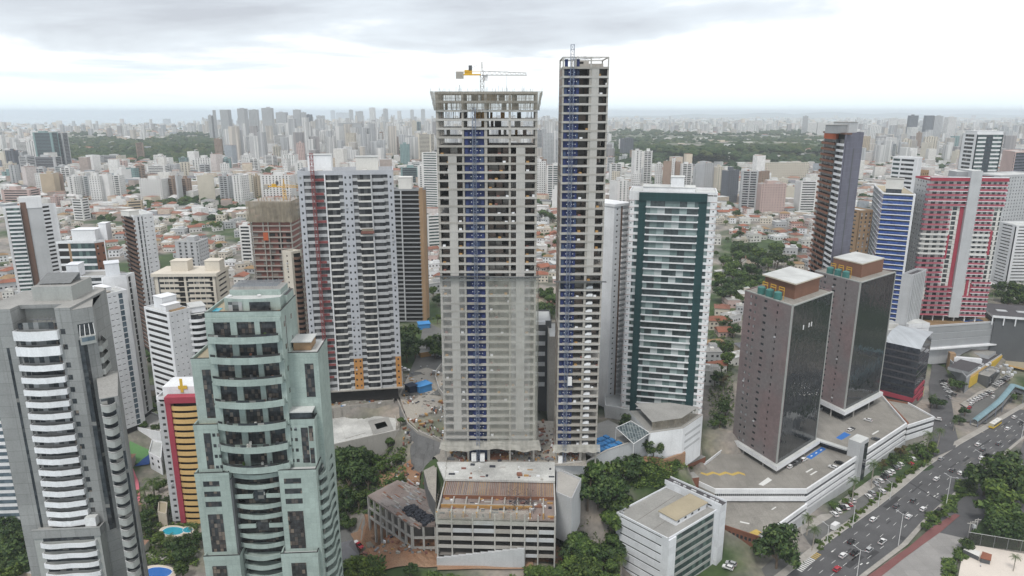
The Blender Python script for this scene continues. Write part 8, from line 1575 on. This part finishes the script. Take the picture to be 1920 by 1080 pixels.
    for _ in range(1900):                                   # blocks of flats far off, only a few pixels each
        px = rs.choice([rs.uniform(350, 1060), rs.uniform(1140, 1920), rs.uniform(-100, 2050)]); py = rs.choice([rs.uniform(226, 262), rs.uniform(240, 300)]); x, y = gp(px, py, 45)
        if y > coast(x / y) - 200 or forest(px, py) > .9 or blocked(x, y, 20): continue
        c = 1.0 if 380 < px < 1050 else .62; h = rs.uniform(22, 75) * c * (1.25 if rs.random() < .25 else 1) * (1 if px < 1560 or px > 1640 else .9); w = rs.uniform(6, 12); city_w = w; box(x, y, 44, w, rs.uniform(6, 9), h, rs.uniform(-.4, .4), 'far_block', 'roof_pale', False)
    return city, wood, box, clump, G2
def finish_distant(city, wood):
    o = city.build('distant_city'); o['kind'] = 'stuff'; o['label'] = 'hazy carpet of low houses and small far blocks reaching to the shore'
    o = wood.build('distant_trees'); o['kind'] = 'stuff'; o['label'] = 'dark woods and tree clumps among the distant houses'
def far_block():
    m, t, b = new_mat('far_block'); g = N(t, 'ShaderNodeNewGeometry'); c = ramp(t, g.outputs['Random Per Island'], [(0, (.60, .60, .59)), (.3, (.44, .45, .46)), (.55, (.52, .48, .43)), (.75, (.66, .66, .65)), (.9, (.30, .28, .28))], 'CONSTANT')
    w = N(t, 'ShaderNodeTexWave', bands_direction='Z'); w.inputs['Scale'].default_value = .105 * 3; L(t, gpos(t), w.inputs[0]); n = noise(t, .22, 1, gpos(t, (1, 1, .02)))
    f = N(t, 'ShaderNodeMath', operation='MULTIPLY'); L(t, w.outputs['Fac'], f.inputs[0]); L(t, ramp(t, n, [(.42, (0,) * 3), (.5, (.85,) * 3)]), f.inputs[1])
    L(t, mix(t, f.outputs[0], c, (.12, .13, .14)), b.inputs['Base Color']); b.inputs['Roughness'].default_value = .7
    for nm, cc in (('wood_dark', (.022, .042, .014)), ('wood_mid', (.035, .06, .018)), ('wood_olive', (.055, .07, .024))):
        m, t, b = new_mat(nm); n = noise(t, .45, 5, gpos(t)); L(t, ramp(t, n, [(.32, mul(cc, .35)), (.5, cc), (.7, mul(cc, 1.9))]), b.inputs['Base Color']); b.inputs['Roughness'].default_value = .85; b.inputs['Specular IOR Level'].default_value = .1
far_block(); DC = distant()
def undergrowth():
    rs = random.Random(5); mb = MB()
    for (x0, x1, y0, y1, n) in ((1060, 1160, 1000, 1085, 2600), (985, 1065, 1055, 1085, 700), (620, 760, 840, 965, 1700), (640, 720, 1045, 1085, 700), (1535, 1750, 850, 1030, 0), (1768, 1792, 932, 962, 500), (1792, 1832, 902, 932, 600), (1738, 1760, 962, 985, 350), (0, 60, 955, 1085, 900), (258, 372, 930, 1060, 1900), (1330, 1375, 620, 800, 900), (1790, 1812, 1030, 1050, 300), (1768, 1790, 1050, 1085, 500), (1180, 1270, 860, 915, 700), (1255, 1300, 845, 880, 300), (1640, 1745, 815, 872, 700), (1350, 1480, 460, 560, 1500)):
        for _ in range(n):
            px, py = rs.uniform(x0, x1), rs.uniform(y0, y1); x, y, z = gt(px, py)
            if blocked(x, y, 1): continue
            for _ in range(3):
                s = rs.uniform(.3, .75); a = rs.uniform(0, 6.28); u = Vector((math.cos(a), math.sin(a), rs.uniform(-.3, .6))).normalized() * s; v = Vector((-math.sin(a), math.cos(a), rs.uniform(-.2, .8))).normalized() * s * .6; p = Vector((x + rs.uniform(-.8, .8), y + rs.uniform(-.8, .8), z + rs.uniform(0, 1.0)))
                mb.poly([tuple(p + u), tuple(p + v), tuple(p - u), tuple(p - v)], rs.choice(['leaf_mid', 'leaf_light', 'leaf_mid', 'leaf_dark']))
    o = mb.build('undergrowth'); o['kind'] = 'stuff'; o['label'] = 'rough grass and low scrub on the slopes between the towers'
undergrowth()
# ------------------------------------------------------------ cars, bus, people
def car_proto(name, paint_, kind):
    root = bpy.data.objects.new(name, None); COL.objects.link(root); root.location = PROTO_AT; L_, W_ = (4.2, 1.76); mb = MB(); gl = MB()
    prof = {'hatch': [(-2.05, .35), (-2.08, .8), (-1.95, .98), (-1.0, 1.0), (-.1, 1.02), (.9, 1.0), (1.75, .86), (2.08, .7), (2.1, .35)], 'pickup': [(-2.5, .45), (-2.5, 1.02), (-.5, 1.04), (.9, 1.06), (1.9, .98), (2.4, .8), (2.42, .4)]}.get(kind)
    cab = {'hatch': [(-1.95, .98), (-1.55, 1.46), (.25, 1.48), (1.05, 1.0)], 'pickup': [(-.75, 1.04), (-.6, 1.66), (.55, 1.68), (1.2, 1.05)]}[kind]
    if kind == 'hatch' and 'suv' in name: cab = [(-2.0, .98), (-1.8, 1.66), (.3, 1.68), (1.0, 1.0)]
    n = len(prof)
    for s in (-1, 1):
        y = s * W_ / 2; q = [(x, y * (1 if .5 < z < .95 else .95), z) for x, z in prof]; mb.poly(q if s < 0 else q[::-1], paint_)
    for i in range(n - 1): a, b = prof[i], prof[i + 1]; mb.poly([(a[0], -W_ / 2 * .97, a[1]), (b[0], -W_ / 2 * .97, b[1]), (b[0], W_ / 2 * .97, b[1]), (a[0], W_ / 2 * .97, a[1])][::-1], paint_)
    a, b, c, d = cab; w0, w1 = W_ / 2 * .94, W_ / 2 * .76
    for s in (-1, 1): q = [(a[0], s * w0, a[1]), (d[0], s * w0, d[1]), (c[0], s * w1, c[1]), (b[0], s * w1, b[1])]; gl.poly(q if s < 0 else q[::-1], 'car_glass')
    gl.poly([(d[0], -w0, d[1]), (d[0], w0, d[1]), (c[0], w1, c[1]), (c[0], -w1, c[1])], 'car_glass'); gl.poly([(a[0], w0, a[1]), (a[0], -w0, a[1]), (b[0], -w1, b[1]), (b[0], w1, b[1])], 'car_glass')
    e = .03; mb.poly([(b[0] - .05, -w1 - e, b[1] + .02), (c[0] + .05, -w1 - e, c[1] + .02), (c[0] + .05, w1 + e, c[1] + .02), (b[0] - .05, w1 + e, b[1] + .02)], paint_)
    for s in (-1, 1):
        for p, q in ((a, b), (c, d), (((a[0] + d[0]) / 2 - .1, a[1]), ((b[0] + c[0]) / 2 - .1, b[1]))): mb.rod((p[0], s * (w0 if p[1] < 1.2 else w1), p[1]), (q[0], s * (w1 if q[1] > 1.2 else w0), q[1]), .05, paint_, 4)
    if kind == 'pickup': mb.poly([(-2.42, -.75, 1.05), (-.85, -.75, 1.05), (-.85, .75, 1.05), (-2.42, .75, 1.05)], 'tyre')
    mb.build('body', root); gl.build('car_window', root)
    for x in (-L_ * .31, L_ * .31):
        for s in (-1, 1): w = MB(); w.rod((x, s * .68, .33), (x, s * .90, .33), .33, 'tyre', 12); w.rod((x, s * .89, .33), (x, s * .91, .33), .2, 'light_grey', 8); w.build('wheel', root)
    for s in (-1, 1):
        h = MB(); f = Fr((prof[-1][0] - .12, s * .55 - .16), (prof[-1][0] - .12, s * .55 + .16)); h.box(f, 0, .32, 0, .13, .62, .76, 'lamp_white'); h.build('headlight', root); h = MB(); f = Fr((prof[0][0] + .1, s * .6 - .13), (prof[0][0] + .1, s * .6 + .13)); h.box(f, 0, .26, -.14, 0, .7, .92, 'lamp_red'); h.build('tail_light', root)
    return root
CARP = {}; CN = {'white': 'car_white', 'black': 'car_black', 'silver': 'car_silver', 'grey': 'car_grey', 'red': 'car_red', 'blue': 'car_blue'}
def car(px, py, col, ang, kind='hatch', z=None, lift=.33, suv=False):
    key = (col, kind, suv); nm = 'pickup_truck' if kind == 'pickup' else 'parked_car'
    x, y = gp(px, py, (ZR if z is None else z) + .7); zz = (ZR + lift if z is None else z)
    if z == 'terrain': x, y, zz = gt(px, py); zz += .35
    new = key not in CARP
    if new: CARP[key] = car_proto('suv' if suv else ('pickup_truck' if kind == 'pickup' else 'car'), CN[col], kind)
    o = CARP[key] if new else copy_tree(CARP[key], (0, 0, 0), 0); o.location = (x, y, zz); o.rotation_euler = (0, 0, ang); o['category'] = 'pickup truck' if kind == 'pickup' else 'car'; return o
def avdir(px, py):
    x, y = gp(px, py, ZR); P = [gp(*p, ZR) for p in offs(.4)]; i = min(range(len(P) - 1), key=lambda i: (P[i][0] + P[i + 1][0] - 2 * x) ** 2 + (P[i][1] + P[i + 1][1] - 2 * y) ** 2); return math.atan2(P[i + 1][1] - P[i][1], P[i + 1][0] - P[i][0])
z1c = lambda a, b: (1460 + a / 3.6, 780 + b / 3.6)
for zx, zy, col, kd in [(395, 1035, 'red', 'hatch'), (435, 943, 'white', 'hatch'), (512, 925, 'black', 'pickup'), (612, 905, 'silver', 'suv'), (700, 850, 'white', 'pickup'), (490, 850, 'black', 'hatch'), (638, 700, 'white', 'hatch'), (878, 682, 'white', 'hatch'), (975, 630, 'white', 'hatch'), (795, 610, 'grey', 'hatch'), (910, 572, 'grey', 'suv'), (1065, 427, 'white', 'hatch'), (1175, 368, 'grey', 'hatch'), (1230, 388, 'white', 'hatch'), (1095, 290, 'silver', 'hatch'), (1345, 195, 'white', 'hatch'), (1380, 228, 'grey', 'hatch'), (1485, 188, 'grey', 'hatch'), (1370, 285, 'white', 'hatch'), (1545, 88, 'white', 'hatch'), (1590, 10, 'white', 'hatch'), (1640, 52, 'black', 'suv'), (1085, 635, 'black', 'hatch'), (1635, 345, 'white', 'hatch'), (1598, 525, 'silver', 'suv')]:
    px, py = z1c(zx, zy); s = kd == 'suv'; o = car(px, py, col, avdir(px, py) + (0 if zx < 1600 else .3) + math.pi * (1 if zx > 1590 else 0), 'hatch' if s else kd, suv=s); o['group'] = 'cars driving on the avenue'; pend(o, f"{col} {'suv' if s else 'pickup truck' if kd == 'pickup' else 'car'} on the asphalt", px, py)
for zx, zy, col in [(375, 663, 'white'), (400, 640, 'white'), (430, 620, 'black'), (455, 615, 'white'), (472, 595, 'red'), (495, 568, 'white'), (608, 545, 'white'), (630, 520, 'silver'), (655, 455, 'silver'), (682, 437, 'white'), (700, 510, 'white'), (708, 418, 'black'), (720, 402, 'black'), (740, 387, 'white'), (762, 375, 'white'), (785, 352, 'grey'), (800, 345, 'silver'), (820, 325, 'white'), (905, 290, 'white'), (893, 325, 'red'), (930, 235, 'white'), (965, 225, 'white'), (990, 220, 'black'), (1040, 235, 'grey'), (950, 262, 'black'), (1000, 245, 'grey')]:
    px, py = z1c(zx, zy); o = car(px, py, col, avdir(px, py) + 1.0 + rt.uniform(-.1, .1)); o['group'] = 'cars parked along the service road'; pend(o, f'{col} parked car', px, py)
for zx, zy, col in [(368, 343, 'white'), (408, 315, 'black'), (655, 155, 'grey'), (603, 25, 'white'), (495, 85, 'black'), (483, 92, 'white'), (170, 292, 'white'), (148, 300, 'black'), (125, 312, 'grey'), (100, 328, 'black'), (80, 338, 'white')]:
    px, py = z1c(zx, zy); o = car(px, py, col, 2.35 if zx in (368, 408, 655, 603) else .65, z=DECK + .02); o['group'] = 'cars parked on the roof deck'; pend(o, f'{col} car on the car park deck', px, py)
rc = random.Random(3)
for px, py, col, a in [(1365, 1063, 'white', 2.6), (1371, 1056, 'silver', 2.6), (1758, 785, 'white', 2.6), (1771, 720, 'white', 2.2), (1774, 726, 'white', 2.2), (1777, 731, 'silver', 2.2), (1781, 735, 'white', 2.2), (1787, 739, 'grey', 2.2), (1769, 714, 'black', 2.2), (1779, 744, 'silver', 1.6), (1810, 769, 'white', .7), (1818, 764, 'red', .7), (1821, 757, 'white', .7), (1863, 744, 'white', .7)] + [(1820 + i * 5.2, 752 - i * 2.6, rc.choice(['white', 'white', 'silver', 'grey', 'white']), 2.0) for i in range(8)] + [(1868 + i * 3.9, 721 - i * 2.7, rc.choice(['white', 'silver', 'black', 'white']), 2.0) for i in range(7)]:
    x, y, zt_ = gt(px, py); o = car(px, py, col, a, z=max(ZR, zt_) + .45); o['group'] = 'cars parked by the shops'; pend(o, f'{col} car parked on the forecourt' if px > 1500 else f'{col} car in the office yard', px, py)
for px, py, col in [(761, 693, 'white'), (817, 698, 'white'), (802, 660, 'grey'), (816, 665, 'white'), (826, 669, 'black'), (809, 662, 'silver'), (754, 690, 'white')]:
    x, y, zt_ = gt(px, py); o = car(px, py, col, rc.uniform(-.6, .2), z=zt_ + .45); o['group'] = 'cars on the hill street'; pend(o, f'{col} car on the hill street', px, py)
x, y, zt_ = gt(672, 1022); o = car(672, 1022, 'red', -.75, 'pickup', z=zt_ + .45); tag(o, 'red pickup truck with a white load cover on the dirt track below the podium', 'pickup truck', 'cars on the hill street'); c = MB(); c.box(Fr((-2.45, -.8), (-.8, -.8)), 0, 1.65, -1.6, 0, 1.06, 1.5, 'car_white'); c.build('load_cover', o)
def bus_and_van():
    x, y = gp(1866, 795, ZR + 1.5); t = T('city_bus', 'cream and yellow city bus at the stop by the footbridge', 'bus', (x, y, ZR + .3)); a = avdir(1866, 795); dx, dy = math.cos(a), math.sin(a); f = Fr((x - dx * 5.8, y - dy * 5.8), (x + dx * 5.8, y + dy * 5.8)); z = ZR + .3
    b = t.p('body'); b.box(f, 0, 11.6, -1.25, 1.25, z + .45, z + 1.5, 'sun_yellow'); b.box(f, .1, 11.5, -1.22, 1.22, z + 1.5, z + 2.5, 'car_glass'); b.box(f, 0, 11.6, -1.26, 1.26, z + 2.5, z + 3.1, 'car_beige', 'off_white')
    for i in range(8): b.box(f, i * 1.65, i * 1.65 + .15, -1.25, 1.25, z + 1.5, z + 2.5, 'car_beige')
    for u in (2.4, 8.9):
        for s in (-1.15, 1.15): w = t.r('wheel'); p = f.p(u, s, 0); q = f.p(u, s * .8, 0); w.rod((*p[:2], z + .5), (*q[:2], z + .5), .5, 'tyre', 12)
    for i in range(2): t.r('roof_hatch').box(f, 3 + i * 4.5, 4 + i * 4.5, -.5, .5, z + 3.1, z + 3.25, 'light_grey')
    t.p('windscreen').box(f, 11.6, 11.63, -1.1, 1.1, z + 1.3, z + 2.6, 'car_glass'); t.done()
    x, y = gp(1567, 988, ZR + 1); t = T('delivery_van', 'white box van parked on the service road beside the hedge', 'van', (x, y, ZR + .3)); a = avdir(1567, 988); dx, dy = math.cos(a), math.sin(a); f = Fr((x - dx * 2.8, y - dy * 2.8), (x + dx * 2.8, y + dy * 2.8))
    t.p('cargo_box').box(f, 0, 3.8, -1, 1, z + .5, z + 2.7, 'car_white'); c = t.p('cab'); c.box(f, 3.9, 5.5, -.95, .95, z + .45, z + 1.3, 'car_white'); c.box(f, 3.9, 5.0, -.9, .9, z + 1.3, z + 2.0, 'car_glass'); c.box(f, 3.9, 4.9, -.88, .88, z + 2.0, z + 2.1, 'car_white')
    for u in (.9, 4.6):
        for s in (-.9, .9): w = t.r('wheel'); p = f.p(u, s, 0); q = f.p(u, s * .75, 0); w.rod((*p[:2], z + .35), (*q[:2], z + .35), .36, 'tyre', 10)
    t.done()
bus_and_van()
def people():
    me = bpy.data.meshes.new('person'); V = [(0, 0, .95), (0, 0, 1.2), (0, 0, 1.42), (0, 0, 1.52), (0, .01, 1.66), (.2, 0, 1.4), (.27, .03, 1.12), (.25, .14, .9), (-.2, 0, 1.4), (-.27, -.02, 1.12), (-.26, .08, .88), (.1, .05, .5), (.11, .12, .06), (-.1, -.02, .5), (-.11, -.14, .08), (.11, .22, .03), (-.11, -.04, .03)]
    E_ = [(0, 1), (1, 2), (2, 3), (3, 4), (2, 5), (5, 6), (6, 7), (2, 8), (8, 9), (9, 10), (0, 11), (11, 12), (12, 15), (0, 13), (13, 14), (14, 16)]; Rd = [.15, .14, .15, .06, .105, .07, .05, .045, .07, .05, .045, .08, .05, .08, .05, .04, .04]
    me.from_pydata(V, E_, []); ob = bpy.data.objects.new('tmp_person', me); COL.objects.link(ob); md = ob.modifiers.new('Skin', 'SKIN'); me.skin_vertices[0].data[0].use_root = True
    for i, r in enumerate(Rd): me.skin_vertices[0].data[i].radius = (r, r * .8)
    ob.modifiers.new('Sub', 'SUBSURF').levels = 1; dg = bpy.context.evaluated_depsgraph_get(); body = bpy.data.meshes.new_from_object(ob.evaluated_get(dg)); bpy.data.objects.remove(ob)
    body.materials.clear()
    for m in ('skin', 'cloth', 'car_red', 'white_paint', 'rail_dark'): body.materials.append(MATS[m])
    for v, shirt in ((0, 2), (1, 3), (2, 1)): pass
    for p in body.polygons: z = p.center.z; p.material_index = 4 if z > 1.71 else 0 if z > 1.5 else (3 if z > .95 else 1)
    pos = [(1773, 801, 'person waiting at the bus stop in a pale shirt'), (1781, 797, 'person standing under the bus shelter edge in a pale shirt'), (1790, 793, 'person walking towards the stopped city bus in a pale shirt'), (1797, 790, 'person close to the bus rear in a pale shirt'), (1838, 1064, 'player in a pale shirt alone on the sports court'), (789, 692, 'worker in a pale shirt on the hill street'), (801, 691, 'worker in a pale shirt near the blue site shed'), (1682, 872, 'person walking along the hedge of the service road'), (938, 858, 'worker in a pale shirt under the netted tower'), (1022, 835, 'worker in a pale shirt between the two concrete towers')]
    for i, (px, py, lb) in enumerate(pos):
        x, y, z = gt(px, py); z = max(z, ZR + .4) if px > 1500 else z + .3
        if py in (858, 835): x, y = gp(px, py, 30.7); z = 30.62
        o = bpy.data.objects.new('person', body); COL.objects.link(o); o.location = (x, y, z); o.rotation_euler = (0, 0, i * 1.3); tag(o, lb, 'person', 'people on foot')
people()
def sheds():
    for pts, h, m, lb in ((((788, 672), (812, 668), 5), 3, 'wood', 'open timber site shed on the hill street'), (((768, 738), (784, 735), 5), 3, 'navy_panel', 'dark blue site container under the netted tower'), (((786, 738), (812, 734), 6), 3, 'tarp_blue', 'bright blue tarp roof beside the dark container'), (((785, 618), (808, 616), 7), 3, 'tarp_blue', 'blue fronted kiosk beyond the hill street trees')):
        x, y, z = gt(*pts[0]); x2, y2, _ = gt(*pts[1]); P = rect((x, y), (x2, y2), pts[2]); t = T('site_shed', lb, 'shed', (*cen(P), z)); t.p('wall').prism(inset(P, .9), z - 2, z + h, m); t.p('roof').prism(P, z + h, z + h + .25, m, 'roof_pale' if m == 'wood' else m, floor=True); t.done()
    t = T('curved_wall', 'curved pale retaining wall between the hill street and the netted tower', 'wall', (*gt(830, 715)[:2], 28)); pts = [(838, 682), (826, 690), (818, 700), (816, 712), (822, 735), (836, 755)]
    for a, b in zip(pts, pts[1:]): p, q = gt(*a), gt(*b); f = Fr(p[:2], q[:2]); t.p('wall').box(f, -.2, f.w + .2, -.4, 0, p[2] - 2, p[2] + 2.4, 'concrete_pale')
    t.done()
sheds()
settle_labels()

def hidden_fill(city, wood, box, clump, G2):
    """the ground behind the near towers, out of the photo's sight: yards, low houses and trees there too"""
    rs = random.Random(123); bpy.context.view_layer.update(); dg = bpy.context.evaluated_depsgraph_get(); eye = Vector((0, 0, HC))
    for _ in range(5200):
        x, y = rs.uniform(-430, 470), rs.uniform(110, 700)
        if y < 300 and -40 < x < 60 or blocked(x, y, 7) or near(x, y, 10.5, G2) or near(x, y, 11) or (x > 60 and x * .78 - 50 < y < x * .78 + 175): continue
        z = tz(x, y); ok = True
        for dx, h in ((0, 8), (7, 3), (-7, 3)):
            d = Vector((x + dx, y, z + h)) - eye; px, py = proj(x + dx, y, z + h)
            if -10 < px < 1930 and py < 1090 and not sc.ray_cast(dg, eye, d.normalized(), distance=d.length - 5)[0]: ok = False; break
        if not ok: continue
        note(x, y, G2)
        if rs.random() < .5: clump(x, y, z - .5, rs.uniform(3, 5.5))
        else: box(x, y, z, rs.uniform(4.5, 7), rs.uniform(4, 6), rs.choice([3.5, 4, 6]), rs.uniform(-.5, .5), 'far_wall', 'far_roof', rs.random() < .55)
hidden_fill(*DC); finish_distant(*DC[:2])
def haze():
    m = bpy.data.materials.new('haze'); m.use_nodes = True; t = m.node_tree; t.nodes.clear()
    o = N(t, 'ShaderNodeOutputMaterial'); v = N(t, 'ShaderNodeVolumePrincipled')
    v.inputs['Color'].default_value = (.86, .93, 1, 1); v.inputs['Density'].default_value = HAZE; v.inputs['Anisotropy'].default_value = 0.0
    L(t, v.outputs[0], o.inputs['Volume']); MATS['haze'] = m
    mb = MB(); mb.box(Fr((-61000, -900), (61000, -900)), 0, 122000, -62000, 0, SEA - 45, 205, 'haze'); ob = mb.build('haze'); ob['kind'] = 'stuff'
HAZE = 0.9e-4
haze()
